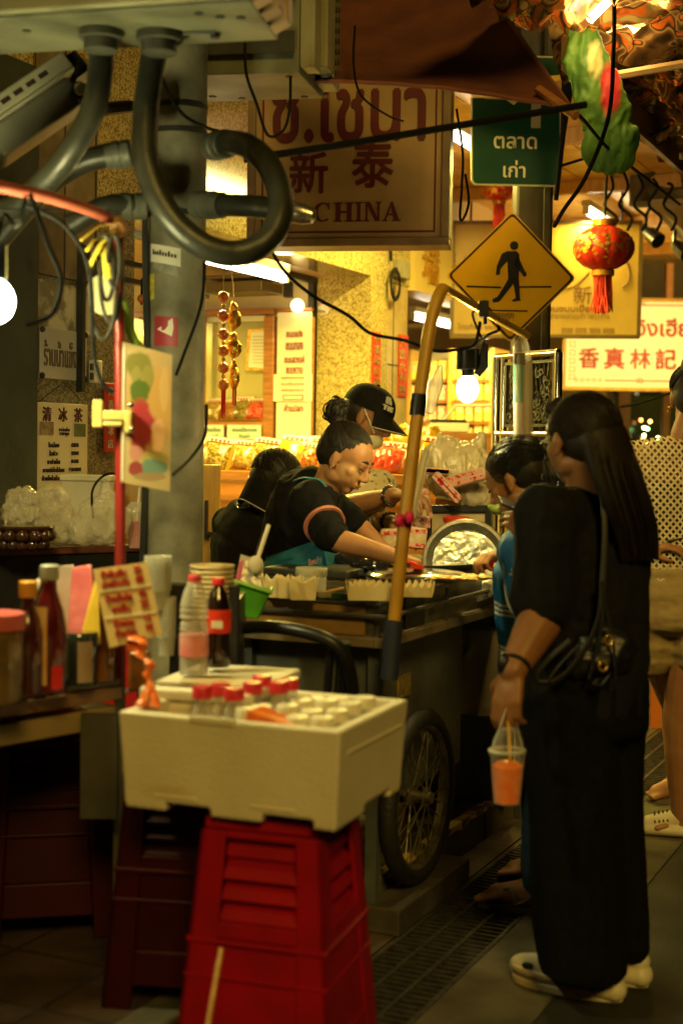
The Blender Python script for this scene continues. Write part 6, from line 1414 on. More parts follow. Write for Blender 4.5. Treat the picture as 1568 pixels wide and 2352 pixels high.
# greenish white lamp at the left edge
lp_ = at(-10, 692, 3.3)
lm = thing('bare_bulb', 'glaring greenish white bulb at the left edge beside the red arm', 'bulb', lp_)
MB().ell(lp_, (.045, .045, .052)).build('glass', lamp_mat('green_white_glow', (.86, 1.0, .74), 32), lm)
MB().tube([lp_ + Z * .05, lp_ + Z * .13], .026, 14).build('socket', M_BLACKP, lm)
MB().tube(smoothpath([lp_ + Z * .13, lp_ + Z * .2 + X_ * .02, at(40, 520, 3.2), at(60, 450, 3.15)], 6), .005, 6).build('cord', M_WIRE, lm)
light(lm, lp_ + X_ * .0, 230, (1.0, .90, .36), .05)
# coiled cables and yellow ties hanging from the arm joint
cbn = thing('cable_bundle', 'bundle of looped cables and pale cord hanging from the red arm joint', 'cable', at(240, 600, dpost - .05))
M_CBL = mat('cable_dark', (.022, .020, .012), rough=.6)
for i, (x, w2, h2) in enumerate(((246, 16, 150), (256, 26, 200), (238, 30, 240), (262, 14, 120))):
    p = [at(x + w2 * math.sin(2 * math.pi * k / 24), 540 + h2 * (1 - math.cos(2 * math.pi * k / 24)) / 2, dpost - .05 - .012 * i) for k in range(24)]
    MB().tube(p, .0055, 6, closed=True).build('loop', M_CBL, cbn)
coil = MB()
for i in range(7): coil.tube([at(240 + 30 * math.cos(a) + i, 660 + 22 * math.sin(a) + 6 * i, dpost + .02) for a in [2 * math.pi * k / 18 for k in range(18)]], .009, 6, closed=True)
coil.build('coil', mat('cord_olive', (.40, .38, .20), (.3, .28, .14), rough=.5), cbn)
M_YT = mat('yellow_tape', (.62, .50, .06), (.5, .4, .05), rough=.4)
yt = MB()
for (a, b, c_) in (((270, 512), (225, 520), (186, 552)), ((262, 530), (232, 560), (205, 612)), ((252, 545), (240, 580), (248, 640)), ((262, 540), (215, 552), (200, 575))): yt.tube([at(*a, dpost - .04), at(*b, dpost - .08), at(*c_, dpost - .1)], .009, 6, flat=.3)
yt.build('tie', M_YT, cbn)
tag(MB().tube(smoothpath([at(282, 690, dpost), at(300, 760, dpost + .03), at(330, 830, dpost + .06), at(352, 900, dpost + .1)], 6), [.012] * 9 + [.017] * 10, 10).build('green_ribbon', mat('green_cloth', (.16, .26, .03), (.1, .17, .02), rough=.6), ), 'green cloth strip hanging behind the smoothie poster', 'ribbon')
wire('black cable dropping from the red arm at the upper left', [at(70, 445, 3.2), at(110, 560, 3.2), at(140, 640, 3.2), at(120, 720, 3.2), at(60, 745, 3.2)], .006)
wire('dark wire curving down from the upper left past the red arm', [at(60, 470, 3.3), at(150, 520, 3.3), at(205, 620, 3.35), at(215, 800, 3.4), at(235, 880, 3.4), at(262, 900, 3.4)], .006)
wire('thin pale wire stretched across the upper left', [at(0, 480, 3.6), at(60, 482, 3.6), at(210, 484, 3.6), at(270, 487, 3.5)], .003)
# fruit drink poster clipped to the post
dpp = dpost - .04
po = thing('fruit_poster', 'cream picture poster of fruit drinks clipped to the red post', 'poster', at(335, 960, dpp))
pq = [at(281, 785, dpp), at(395, 815, dpp + .05), at(390, 1129, dpp + .05), at(277, 1107, dpp)]
MB().prism(pq, Vec((.0, .004, 0))).build('sheet', mat('poster_cream', (.52, .40, .21), (.45, .34, .17), rough=.4, scale=4), po, smooth=0)
def onq(a, b, e=.0015): return pq[0].lerp(pq[1], a).lerp(pq[3].lerp(pq[2], a), b) + Vec((0, -e, 0))
MPO = MATS['poster_cream']; opo = LOC[po.name]; Wp = (pq[1] - pq[0]).length; Hp = (pq[0] - pq[3]).length
for (a, b, ra, rb, c1, e) in ((.60, .44, .42, .36, (.56, .32, .10), .3), (.36, .14, .24, .10, (.22, .20, .05), .12), (.30, .22, .10, .07, (.30, .26, .08), .1), (.52, .20, .12, .08, (.28, .25, .07), .1), (.36, .32, .17, .09, (.10, .15, .03), .12), (.38, .44, .13, .08, (.34, .10, .05), .12), (.42, .57, .25, .16, (.40, .04, .06), .14), (.36, .70, .13, .08, (.34, .04, .05), .14), (.74, .62, .13, .12, (.70, .40, .20), .14), (.30, .77, .13, .06, (.52, .24, .20), .1), (.68, .79, .24, .06, (.42, .36, .12), .12), (.66, .85, .26, .06, (.16, .27, .22), .1), (.30, .88, .14, .05, (.3, .06, .06), .1), (.60, .92, .28, .03, (.34, .24, .12), .1), (.85, .26, .08, .16, (.62, .40, .16), .2)):
    patch(MPO, onq(a, b) - opo, (Wp * ra, .5, Hp * rb), c1, e, 34)
MB().prism([onq(.02, .012), onq(.06, .012), onq(.06, .985), onq(.02, .985)], Vec((0, .0006, 0))).build('border', M_PAPER, po, smooth=0)
cp2 = thing('yellow_clip', 'yellow plastic clamp gripping the red post and the poster', 'clip', at(258, 950, dpp - .01))
ck = MB(); ck.obox(at(212, 918, dpp - .02), X_ * .026, Y_ * .03, Z * -.07).obox(at(236, 942, dpp - .02), X_ * .075, Y_ * .03, Z * -.026).obox(at(286, 945, dpp - .025), X_ * .018, Y_ * .03, Z * -.055).obox(at(236, 968, dpp - .02), X_ * .05, Y_ * .02, Z * -.012)
ck.build('body', mat('clip_yellow', (.55, .42, .14), (.45, .34, .1), rough=.35), cp2, smooth=0, bevel=.005)
MB().ell(at(301, 930, dpp - .03), .008).ell(at(303, 985, dpp - .03), .008).build('rivet', M_CHROME, cp2)

# things on the drinks stand
def zt(x, y): return onz(x, y, ZT)
def vbottle(name, label, x, y, prof, m, cap=None, caphr=None, extra=None, n=26, cat='bottle', group=None):
    """lathe bottle; profile in metres from its base"""
    b = zt(x, y); b.z = ZT + .001; t = thing(name, label, cat, b, group)
    MB().lathe(prof, b, Z, n).build('body', m, t, smooth=50)
    if cap: h, r_, hh = caphr; MB().lathe([(r_, h), (r_ * 1.03, h + .002), (r_ * 1.03, h + hh - .003), (r_ * .9, h + hh), (0, h + hh)], b, Z, n).build('cap', cap, t, smooth=40)
    if extra: extra(t, b)
    return t
M_SYR = mat('syrup_dark', (.06, .008, .006), (.035, .006, .005), rough=.08, scale=8, coat=1.0, spec=.7)
M_SYR2 = mat('syrup_maroon', (.10, .006, .008), (.05, .004, .005), rough=.08, scale=8, coat=1.0, spec=.7)
def lab_strip(nm, c1, c2, z0, z1, r_, a0, a1):
    def f(t, b):
        m_ = MB().sheet(lambda i, j: b + Vec((math.sin(a0 + (a1 - a0) * i) * r_, -math.cos(a0 + (a1 - a0) * i) * r_, z0 + (z1 - z0) * j)), 10, 2)
        m_.build('label', mat(nm, c1, c2, rough=.5, scale=18, stretch=(1, 1, 1)), t)
    return f
vbottle('jar_with_pink_lid', 'brown filled jar with a pink lid at the left edge of the drinks stand', -10, 1612, [(.058, 0), (.062, .01), (.062, .16), (.055, .165)], mat('jar_brown', (.16, .10, .03), (.09, .055, .02), rough=.12, coat=.8, scale=10), mat('lid_pink', (.55, .12, .12), (.45, .09, .09), rough=.35), (.165, .064, .04), cat='jar')
vbottle('syrup_bottle', 'dark syrup bottle with a yellow cap on the drinks stand', 64, 1594, [(.034, 0), (.037, .008), (.037, .14), (.030, .175), (.016, .205), (.015, .232)], M_SYR, mat('cap_amber', (.55, .28, .03), (.45, .2, .02), rough=.35), (.228, .021, .038))
vbottle('tall_syrup_bottle', 'tall dark red syrup bottle with grey cap and long cream label', 112, 1588, [(.040, 0), (.043, .01), (.043, .15), (.035, .195), (.019, .24), (.017, .27)], M_SYR2, mat('cap_grey', (.30, .32, .28), (.24, .25, .22), rough=.4), (.266, .022, .035),
        extra=lambda t, b: (lab_strip('label_cream', (.60, .42, .20), (.50, .24, .05), .02, .205, .0445, -.75, .1)(t, b), lab_strip('label_red', (.62, .02, .02), (.5, .015, .015), .01, .065, .0446, .35, 1.0)(t, b)))
vbottle('dark_glass_jar', 'dark green glass jar below the pink bag on the drinks stand', 182, 1572, [(.040, 0), (.043, .008), (.046, .1), (.046, .125), (.042, .13)], mat('glass_dark', (.018, .024, .018), rough=.06, coat=1.0), None, cat='jar', extra=lab_strip('label_tan', (.34, .24, .16), (.24, .16, .1), .01, .11, .0475, .1, .9))
vbottle('amber_bottle', 'small amber bottle behind the price card', 240, 1562, [(.026, 0), (.028, .008), (.028, .11), (.015, .14), (.014, .18)], mat('amber_glass', (.28, .10, .01), (.18, .06, .008), rough=.1, coat=1.0), mat('cap_amber', (.5, .3, .03)), (.18, .016, .02))
pbg = thing('pink_yellow_bag', 'pink and yellow plastic snack bag standing behind the syrup bottles', 'bag', at(192, 1480, 3.55))
MB().hexa([at(152, 1480, 3.56), at(232, 1480, 3.52), at(232, 1480, 3.6), at(152, 1480, 3.62), at(165, 1300, 3.56), at(212, 1298, 3.55), at(212, 1298, 3.58), at(165, 1300, 3.59)]).jitter(.01, 14).build('pink_side', mat('bag_pink', (.66, .20, .22), (.55, .12, .14), rough=.2, coat=.6, scale=9, bump=.35, bscale=20), pbg, smooth=0, bevel=.006)
MB().prism([at(182, 1478, 3.515), at(232, 1478, 3.505), at(226, 1340, 3.52), at(220, 1330, 3.53)], Vec((0, -.006, 0))).build('yellow_side', mat('bag_yellow', (.70, .48, .06), (.6, .38, .04), rough=.25, coat=.5), pbg, smooth=0)
MB().obox(at(160, 1484, 3.54), X_ * .075, Y_ * .05, Z * -.012).build('base', M_PAPER, pbg, smooth=0)
tag(MB().tube([at(52, 1450, 3.42), at(92, 1330, 3.45)], .006, 8).build('pale_straw', M_PAPER), 'pale straw leaning left of the yellow capped bottle', 'straw')
tag(MB().obox(at(120, 1300, 3.62), X_ * .05, Y_ * .04, Z * -.2).jitter(.01, 20).build('white_packet', film('milky_film', (.62, .5, .42), .55, .2)), 'pale plastic packet behind the tall syrup bottle', 'packet')
pcd = thing('price_card', 'tilted cream price card with red Thai words held by an orange strap', 'price card', at(296, 1390, 3.32))
kq = [at(214, 1308, 3.36), at(338, 1291, 3.30), at(374, 1458, 3.28), at(252, 1488, 3.34)]
MB().prism(kq, Vec((0, .004, 0))).build('card', mat('price_cream', (.62, .44, .18), (.54, .37, .14), rough=.5, scale=4), pcd, smooth=0)
def onk(a, b): return kq[0].lerp(kq[1], a).lerp(kq[3].lerp(kq[2], a), b) + Vec((0, -.0015, 0))
kx, ky = (kq[1] - kq[0]).normalized(), (kq[0] - kq[3]).normalized(); Wk = (kq[1] - kq[0]).length; Hk = (kq[0] - kq[3]).length
for i, (s_, n_) in enumerate((('น้ำส้มคั้น', '35'), ('มะพร้าวปั่น', '40'), ('น้ำแข็งใส', '45'), ('ชาเย็น', '25'), ('น้ำแดง', '15'), ('น้ำเปล่า', '10'))):
    y = (.08, .21, .40, .54, .73, .86)[i]
    text(s_, onk(.36, y), kx, ky, w=Wk * .5, h=Hk * .095, m=M_RED, parent=pcd, bold=.025); text(n_, onk(.80, y), kx, ky, w=Wk * .2, h=Hk * .08, m=M_RED, parent=pcd, bold=.03)
for y in (.30, .64): MB().obox(onk(.03, y), kx * Wk * .94, ky * .006, Vec((0, -.001, 0))).build('line', mat('pale_strip', (.78, .62, .34), rough=.5), pcd, smooth=0)
ost = thing('orange_strap', 'twisted orange plastic strap tied from the price card down to the foam box corner', 'strap', at(335, 1620, 3.15))
sp_ = [at(300, 1468, 3.24), at(330, 1475, 3.22), at(318, 1500, 3.22), at(345, 1525, 3.2), at(338, 1552, 3.19), at(346, 1580, 3.17), at(336, 1625, 3.15)]
MB().tube(smoothpath(sp_, 6), [.012 + .005 * math.sin(i * 1.1) for i in range(37)], 8, flat=.5).tube(smoothpath([at(346, 1575, 3.17), at(332, 1600, 3.15), at(318, 1622, 3.14)], 6), .012, 8, flat=.5).tube(smoothpath([at(346, 1575, 3.17), at(356, 1605, 3.15), at(360, 1626, 3.14)], 6), .010, 8, flat=.5).obox(at(292, 1462, 3.235), X_ * .042, Y_ * .012, Z * -.032).jitter(.003, 60).build('strap', M_ORP, ost, smooth=50)
tag(MB().obox(at(294, 1495, 3.4), X_ * .05, Y_ * .05, Z * -.1).build('brown_bottle', mat('amber_glass', (.28, .10, .01)), smooth=0, bevel=.012, seg=3), 'square amber bottle half behind the orange strap', 'bottle')
# stacked clear cups, black crate, bottles on the lidded box
def cups(name, label, x, y, d, r0, r1, n, dh, m, h=.11):
    b = at(x, y, d); t = thing(name, label, 'cup stack', b, 'stacks of cups'); 
    for i in range(n):
        z = i * dh; MB().lathe([(r0, z), (r1, z + h), (r1 * 1.05, z + h + .002), (r1 * 1.05, z + h - .004), (r1 * .98, z + h - .005), (r0 * .97, z + .002)], b, Z, 26).build('cup', m, t, smooth=40)
    return t
M_CUP = film('cup_clear', (.72, .72, .62), .34, .12, .1)
cups('clear_cup_stack', 'tall stack of clear plastic cups just left of the black crate', 362, 1400, 3.65, .026, .034, 10, .009, M_CUP, .055)
cups('clear_cup_stack', 'stack of clear cups hanging lower, behind the price card', 382, 1505, 3.66, .020, .024, 12, .009, M_CUP, .05)
cups('ribbed_cup_stack', 'stack of cream paper cups behind the water and cola bottles', 486, 1440, 3.75, .040, .056, 10, .0125, mat('cup_cream', (.74, .62, .36), (.66, .54, .3), rough=.5, scale=8), .05)
cr = thing('black_crate', 'black plastic crate standing behind the bottles', 'crate', drop(at(470, 1540, 3.8)))
q = MB(); c0 = at(388, 1540, 3.72); ww = 160 * S_(3.72); q.obox(Vec((c0.x, c0.y, .55)), X_ * ww, Y_ * .02, Z * (at(388, 1338, 3.72).z - .55)); q.build('panel', M_BLACKP, cr, smooth=0, bevel=.006)
MB().obox(Vec((c0.x, c0.y + .021, .55)), X_ * .02, Y_ * .2, Z * .5).obox(Vec((c0.x + ww - .02, c0.y + .021, .55)), X_ * .02, Y_ * .2, Z * .5).obox(Vec((c0.x + .021, c0.y + .021, .56)), X_ * (ww - .042), Y_ * .2, Z * .02).build('side', M_BLACKP, cr, smooth=0)
for (a, b) in ((.01, .01), (ww - .03, .01), (.01, .2), (ww - .03, .2)): MB().obox(Vec((c0.x + a, c0.y + b, 0)), X_ * .02, Y_ * .02, Z * .549).build('leg', M_BLACKP, cr, smooth=0)
bz = .894
def bottle_on(x, y, d, name, label, prof, m, cap, caphr, extra=None):
    b = at(x, y, d); t = thing(name, label, 'bottle', b); MB().lathe(prof, b, Z, 30).build('body', m, t, smooth=50)
    h, r_, hh = caphr; MB().lathe([(r_, h), (r_ * 1.03, h + .002), (r_ * 1.03, h + hh - .003), (r_ * .9, h + hh), (0, h + hh)], b, Z, 26).build('cap', cap, t, smooth=40)
    if extra: extra(t, b)
pr = []
for i in range(60):
    z = .228 * i / 59; r = .034
    if z > .16: r = .034 - (.034 - .013) * ((z - .16) / .068) ** 1.6
    if .08 < z < .17: r += .0016 * math.sin(z * 420)
    if .12 < z < .135: r -= .003
    pr.append((r, z))
bottle_on(445, 1548, 3.42, 'water_bottle', 'clear ribbed water bottle with a red cap and pink label', [(.0, 0)] + pr, M_PET, mat('cap_rose', (.62, .06, .08), (.52, .04, .06), rough=.35), (.222, .0155, .018),
          lambda t, b: (MB().lathe([(.0352, .045), (.0352, .098)], b, Z, 30).build('label', mat('label_pink', (.72, .36, .34), (.66, .20, .22), rough=.4, scale=22), t), MB().lathe([(0, .004), (.0325, .004), (.0325, .04), (0, .041)], b, Z, 24).build('water', film('water_film', (.5, .5, .42), .3, .05), t)))
bottle_on(500, 1530, 3.52, 'cola_bottle', 'dark cola bottle with red cap and red label beside the water bottle', [(0, 0), (.029, .0), (.032, .01), (.030, .06), (.0285, .08), (.031, .12), (.030, .15), (.022, .182), (.012, .197), (.012, .21)], mat('cola', (.014, .006, .004), rough=.06, coat=1.0), M_CAPR, (.202, .0155, .018),
          lambda t, b: (MB().lathe([(.0315, .085), (.0328, .12), (.0318, .142)], b, Z, 30).build('label', M_REDB, t), MB().obox(b + Vec((-.014, -.0345, .098)), X_ * .028, Y_ * .002, Z * .018).build('print', M_PAPER, t, smooth=0)))
# green basket with bag and spoon
gbk = thing('green_basket', 'bright green plastic basket clipped at the front edge of the cart', 'basket', at(578, 1400, 4.05))
d = 4.05
MB().hexa([at(542, 1412, d), at(590, 1424, d), at(600, 1415, d + .08), at(556, 1405, d + .08), at(538, 1336, d), at(622, 1362, d), at(622, 1352, d + .1), at(545, 1328, d + .1)]).build('body', mat('basket_green', (.07, .32, .015), (.04, .2, .01), rough=.4, scale=8), gbk, smooth=0, bevel=.004)
MB().tube([at(536, 1334, d - .005), at(622, 1361, d - .005), at(624, 1352, d + .1)], .007, 8).build('rim', mat('rim_green', (.14, .50, .03), (.1, .4, .02), rough=.35), gbk)
bgs = thing('ice_bag', 'clear bag with pink print standing in the green basket', 'bag', at(575, 1330, 4.1))
MB().hexa([at(540, 1338, 4.06), at(603, 1355, 4.06), at(603, 1350, 4.12), at(545, 1335, 4.12), at(552, 1275, 4.08), at(606, 1290, 4.08), at(606, 1290, 4.1), at(552, 1275, 4.1)]).jitter(.008, 18).build('body', film('bag_film', (.70, .62, .55), .6, .15), bgs, smooth=0)
MB().prism([at(540, 1335, 4.055), at(553, 1336, 4.055), at(560, 1285, 4.07), at(550, 1290, 4.07)], Vec((0, -.002, 0))).build('print', mat('pink_band', (.50, .04, .14), rough=.4), bgs, smooth=0)
spn = thing('white_spoon', 'long white plastic ladle leaning in the green basket', 'ladle', at(590, 1290, 4.06))
MB().tube([at(617, 1206, 4.1), at(590, 1288, 4.06)], .0065, 10).build('handle', M_WHITE, spn)
MB().ell(at(587, 1297, 4.05), (.022, .012, .026)).build('bowl', M_WHITE, spn)

# ------------------------------------------------------------------ sideboard at the left wall with bags, tray of dark bowls, box and red drink
sb_ = thing('side_cabinet', 'black side cabinet with red doors against the left, loaded with plastic bags', 'cabinet', drop(at(150, 1260, 4.7), .12))
zc = 1.45 - (1262 - 1021) * 4.6 / F
cA, cB = onz(-250, 1268, zc), onz(338, 1250, zc)
cA = Vec((cA.x, cA.y, .12)); dC = Vec((cB.x, cB.y, .12)) - cA
MB().obox(cA, dC, Y_ * .35, Z * (zc - .145)).build('body', M_BLACKP, sb_, smooth=0, bevel=.004)
MB().obox(Vec((cA.x, cA.y - .012, zc - .024)), dC, Y_ * .37, Z * .024).build('top', mat('top_brown', (.16, .05, .03), (.1, .03, .02), rough=.25, coat=.4), sb_, smooth=0, bevel=.003)
dd = onz(172, 1290, .9)
MB().obox(Vec((at(172, 1290, 4.62).x, cA.y - .006, .3)), X_ * .24, Y_ * .005, Z * (zc - .36)).build('red_door', mat('door_red', (.42, .02, .02), (.3, .015, .015), rough=.2, coat=.5), sb_, smooth=0)
def lump(label, parts, m, jit=.018, freq=11, nm='plastic_bag', cat='bag', ties=()):
    t = thing(nm, label, cat, at(parts[0][0], parts[0][1] + parts[0][3], parts[0][4])); mb = MB()
    for (x, y, rx, ry, d) in parts: mb.ell(at(x, y, d), (rx * S_(d), rx * .7 * S_(d), ry * S_(d)), seg=36, rings=24)
    for (x0, y0, x1, y1, r0, r1, d) in ties: mb.cap(at(x0, y0, d), r0, at(x1, y1, d), r1)
    organic(mb, 'body', m, t, voxel=.006, it=2, wrinkle=jit * .55, wfreq=freq * 1.3, wstretch=(1.3, 1.2, .8), ridge=True); return t
M_BAGC = film('crinkle_film', (.66, .60, .44), .34, .10, .6, 40)
lump('crumpled clear plastic bag knotted at the top on the left of the side cabinet', [(48, 1180, 40, 34, 4.65), (52, 1148, 34, 26, 4.65)], M_BAGC, .03, 24, ties=((60, 1150, 66, 1122, .03, .01, 4.65),))
lump('tall pale plastic bag in the middle of the side cabinet', [(125, 1200, 50, 52, 4.68), (120, 1150, 38, 34, 4.68)], M_BAGC, .022, 14)
lump('bulging clear bag beside the red post on the side cabinet', [(230, 1196, 55, 54, 4.62), (262, 1190, 36, 50, 4.62), (190, 1215, 34, 36, 4.62)], M_BAGC, .022, 13, ties=((245, 1150, 240, 1105, .03, .008, 4.62),))
wire('thin white bag handle looping above the clear bags', [at(215, 1190, 4.58), at(212, 1130, 4.58), at(235, 1095, 4.58), at(268, 1090, 4.58), at(275, 1130, 4.58)], .004)
whb = thing('white_carton', 'white carton behind the plastic bags on the side cabinet', 'carton', at(195, 1170, 4.85)); q = at(140, 1105, 4.8); 
MB().obox(Vec((q.x, q.y, zc)), X_ * .165, Y_ * .1, Z * (q.z - zc)).build('body', mat('carton_white', (.5, .46, .34), (.42, .38, .28), rough=.6), whb, smooth=0, bevel=.004)
MB().obox(Vec((q.x - .004, q.y - .004, q.z + .001)), X_ * .173, Y_ * .108, Z * .02).build('lid', mat('carton_lid', (.56, .52, .4), rough=.6), whb, smooth=0, bevel=.004)
tb_ = thing('beaded_tray', 'dark turned-wood tray of round knobs at the left end of the side cabinet', 'tray', at(45, 1258, 4.55))
M_DW = mat('dark_lacquer', (.045, .018, .010), (.025, .01, .006), rough=.15, coat=.8)
m_ = MB(); m_.lathe([(.0, 0), (.10, 0), (.105, .008), (.10, .014), (0, .014)], Vec((at(45, 1225, 4.5).x, at(45, 1225, 4.5).y + .04, zc + .066)), Z, 40); m_.build('plate', M_DW, tb_)
m_ = MB()
for i in range(14):
    a = 2 * math.pi * i / 14; m_.ell(Vec((at(45, 1225, 4.5).x + .088 * math.cos(a), at(45, 1225, 4.5).y + .04 + .088 * math.sin(a), zc + .05)), .021); m_.ell(Vec((at(45, 1225, 4.5).x + .07 * math.cos(a), at(45, 1225, 4.5).y + .04 + .07 * math.sin(a), zc + .02)), .02)
m_.build('knobs', M_DW, tb_)
rc = thing('red_drink_cup', 'clear cup of bright red drink with a dome lid beside the thick pole', 'cup', at(312, 1248, 4.7)); b = at(311, 1246, 4.7); b.z = zc + .001
MB().lathe([(0, .001), (.020, .001), (.026, .088), (0, .089)], b, Z, 26).build('drink', mat('red_drink', (.72, .03, .035), (.6, .02, .02), rough=.15, coat=.6), rc, smooth=40)
MB().lathe([(.0212, 0), (.0285, .118), (.030, .12), (.026, .14), (.016, .152)], b, Z, 26).build('cup', M_CUP, rc, smooth=40)
MB().tube([b + Z * .02, b + Vec((.012, 0, .2))], .004, 8).build('straw', M_WHITE, rc)
# ------------------------------------------------------------------ people
def skin(nm, c): return mat(nm, c, tuple(x * .86 for x in c), rough=.45, scale=22, bump=.06, bscale=320, sss=.12, spec=.4)
M_SK1 = skin('skin_tan', (.42, .205, .095)); M_SK2 = skin('skin_brown', (.34, .165, .08)); M_SK3 = skin('skin_deep', (.26, .115, .045))
M_HAIR = mat('hair_black', (.010, .008, .007), (.018, .014, .011), rough=.56, scale=60, spec=.4)
M_HAIRB = mat('hair_darkbrown', (.016, .009, .006), (.009, .006, .005), rough=.58, scale=60, spec=.35)
M_BLKC = mat('black_cloth', (.0075, .0075, .009), (.005, .005, .006), rough=.88, scale=40, bump=.25, bscale=420, spec=.25)
M_BLKT = mat('black_trousers', (.0035, .0035, .004), (.0025, .0025, .003), rough=.9, scale=40, bump=.2, bscale=380, spec=.15)
M_LIP = mat('lips', (.30, .11, .065), (.26, .09, .055), rough=.4, scale=30)
M_BROW = mat('brow_hair', (.02, .013, .009), rough=.7)
def frame(f, u=Z):
    f = Vec(f).normalized(); r = f.cross(Vec(u)).normalized(); u2 = r.cross(f).normalized(); return r, f, u2
class Head:
    def __init__(s, mb, c, f, u, h, neck=None, nr=.052, ears=True, wide=1.0):
        s.r, s.f, s.u = frame(f, u); s.c = Vec(c); s.h = h
        e = lambda p, q: mb.ell(s.P(*p), tuple(a * h for a in q), s.r, s.f, s.u, 24, 16)
        k = wide
        e((0, -.05, .13), (.335 * k, .42, .365)); e((0, .10, -.10), (.285 * k, .285, .36)); e((0, .14, .12), (.29 * k, .25, .28))
        e((0, .235, -.39), (.11 * k, .09, .085)); e((0, .10, -.33), (.19 * k, .22, .12))
        for x in (-1, 1):
            e((x * .17 * k, .225, -.095), (.105, .095, .10)); e((x * .12, .335, .035), (.085, .045, .05)); e((x * .2 * k, .02, -.27), (.08, .16, .12))
            if ears:
                e((x * .335 * k, -.03, -.05), (.03, .075, .125)); e((x * .345 * k, -.05, -.01), (.035, .03, .10)); e((x * .335 * k, -.0, -.15), (.032, .035, .04))
            mb.ell(s.P(x * .052, .425, -.155), .036 * h)
        mb.cap(s.P(0, .36, .06), .035 * h, s.P(0, .455, -.125), .052 * h)
        e((0, .335, .085), (.22, .07, .05)); e((0, .36, -.255), (.095, .05, .035)); e((0, .345, -.305), (.085, .05, .035))
        if neck is not None: mb.cap(s.P(0, -.10, -.22), nr * 1.02, Vec(neck), nr * 1.1)
    def P(s, x, y, z): return s.c + (s.r * x + s.f * y + s.u * z) * s.h
    def features(s, par, lips=True, brows=True):
        h = s.h; m = MB()
        for x in (-1, 1):
            m.tube([s.P(x * .055, .385, .115), s.P(x * .12, .385, .135), s.P(x * .20, .335, .11)], [.010 * h * 1.6, .014 * h * 1.6, .006 * h * 1.6], 6)
        m.build('eyebrow', M_BROW, par)
        m = MB()
        for x in (-1, 1):
            m.tube([s.P(x * .06, .385, .005), s.P(x * .12, .40, -.012), s.P(x * .19, .345, .0)], [.006 * h, .011 * h, .007 * h], 6)
        m.build('eyelash', M_BROW, par)
        if lips:
            m = MB(); m.ell(s.P(0, .395, -.262), (.082 * h, .024 * h, .018 * h), s.r, s.f, s.u); m.ell(s.P(0, .380, -.303), (.072 * h, .026 * h, .021 * h), s.r, s.f, s.u); m.build('lips', M_LIP, par)
def hand(mb, wrist, d, n, thumb=1, size=1.0, curl=(.3, .4, .3), spread=.12, tcurl=.4, rr=.0095):
    d = Vec(d).normalized(); n = Vec(n); n = (n - d * n.dot(d)).normalized(); s = d.cross(n) * thumb; w = Vec(wrist); k = size
    kn = []
    for i in range(4):
        o = (1.5 - i) * .0205 * k; base = w + s * o * .55 + d * .012 * k; kp = w + s * o + d * (.088 - .006 * abs(i - 1.2)) * k
        mb.cap(base, .0165 * k, kp, .0125 * k); kn.append((kp, s * (1.5 - i)))
    mb.ell(w + d * .045 * k, (.040 * k, .048 * k, .017 * k), s, d, n)
    ends = []
    for i, (kp, so) in enumerate(kn):
        L = (.94, 1.04, .97, .77)[i] * k; a = 0; p = kp; dd = (d + so * spread * .35).normalized()
        for j, (l, c_) in enumerate(zip((.043, .026, .021), curl)):
            a += c_ * (1 + .10 * i); v = dd * math.cos(a) + n * math.sin(a); q = p + v * l * L
            mb.cap(p, rr * (1.0 - .1 * j) * k, q, rr * (.92 - .1 * j) * k, 10); p = q
        ends.append(p)
    t0 = w + s * .022 * k + d * .018 * k; v = (d * .62 + s * .75 + n * .35).normalized(); t1 = t0 + v * .042 * k
    v2 = (d * .8 + s * (.5 - tcurl) + n * (.2 + tcurl)).normalized(); t2 = t1 + v2 * .032 * k; v3 = (d * .8 + s * (.3 - tcurl * 1.3) + n * (.25 + tcurl)).normalized(); t3 = t2 + v3 * .024 * k
    mb.cap(t0, .0165 * k, t1, .0118 * k, 10); mb.cap(t1, .0118 * k, t2, .0102 * k, 10); mb.cap(t2, .0102 * k, t3, .0085 * k, 10)
    return ends
def trunk(mb, X, pts, grow=0.0, n=14, vr=.055):
    """stack of soft ellipses: (centre, half width, half depth)"""
    for a, b in zip(pts[:-1], pts[1:]):
        for i in range(n):
            t = i / n; c = Vec(a[0]).lerp(Vec(b[0]), t); ax = (Vec(b[0]) - Vec(a[0])).normalized(); x = (Vec(X) - ax * Vec(X).dot(ax)).normalized(); y = ax.cross(x)
            mb.ell(c, (a[1] + (b[1] - a[1]) * t + grow, a[2] + (b[2] - a[2]) * t + grow, vr), x, y, ax, 24, 12)
    c, w_, d_ = pts[-1]; mb.ell(Vec(c), (w_ + grow, d_ + grow, vr * .8), x, y, ax, 24, 12)
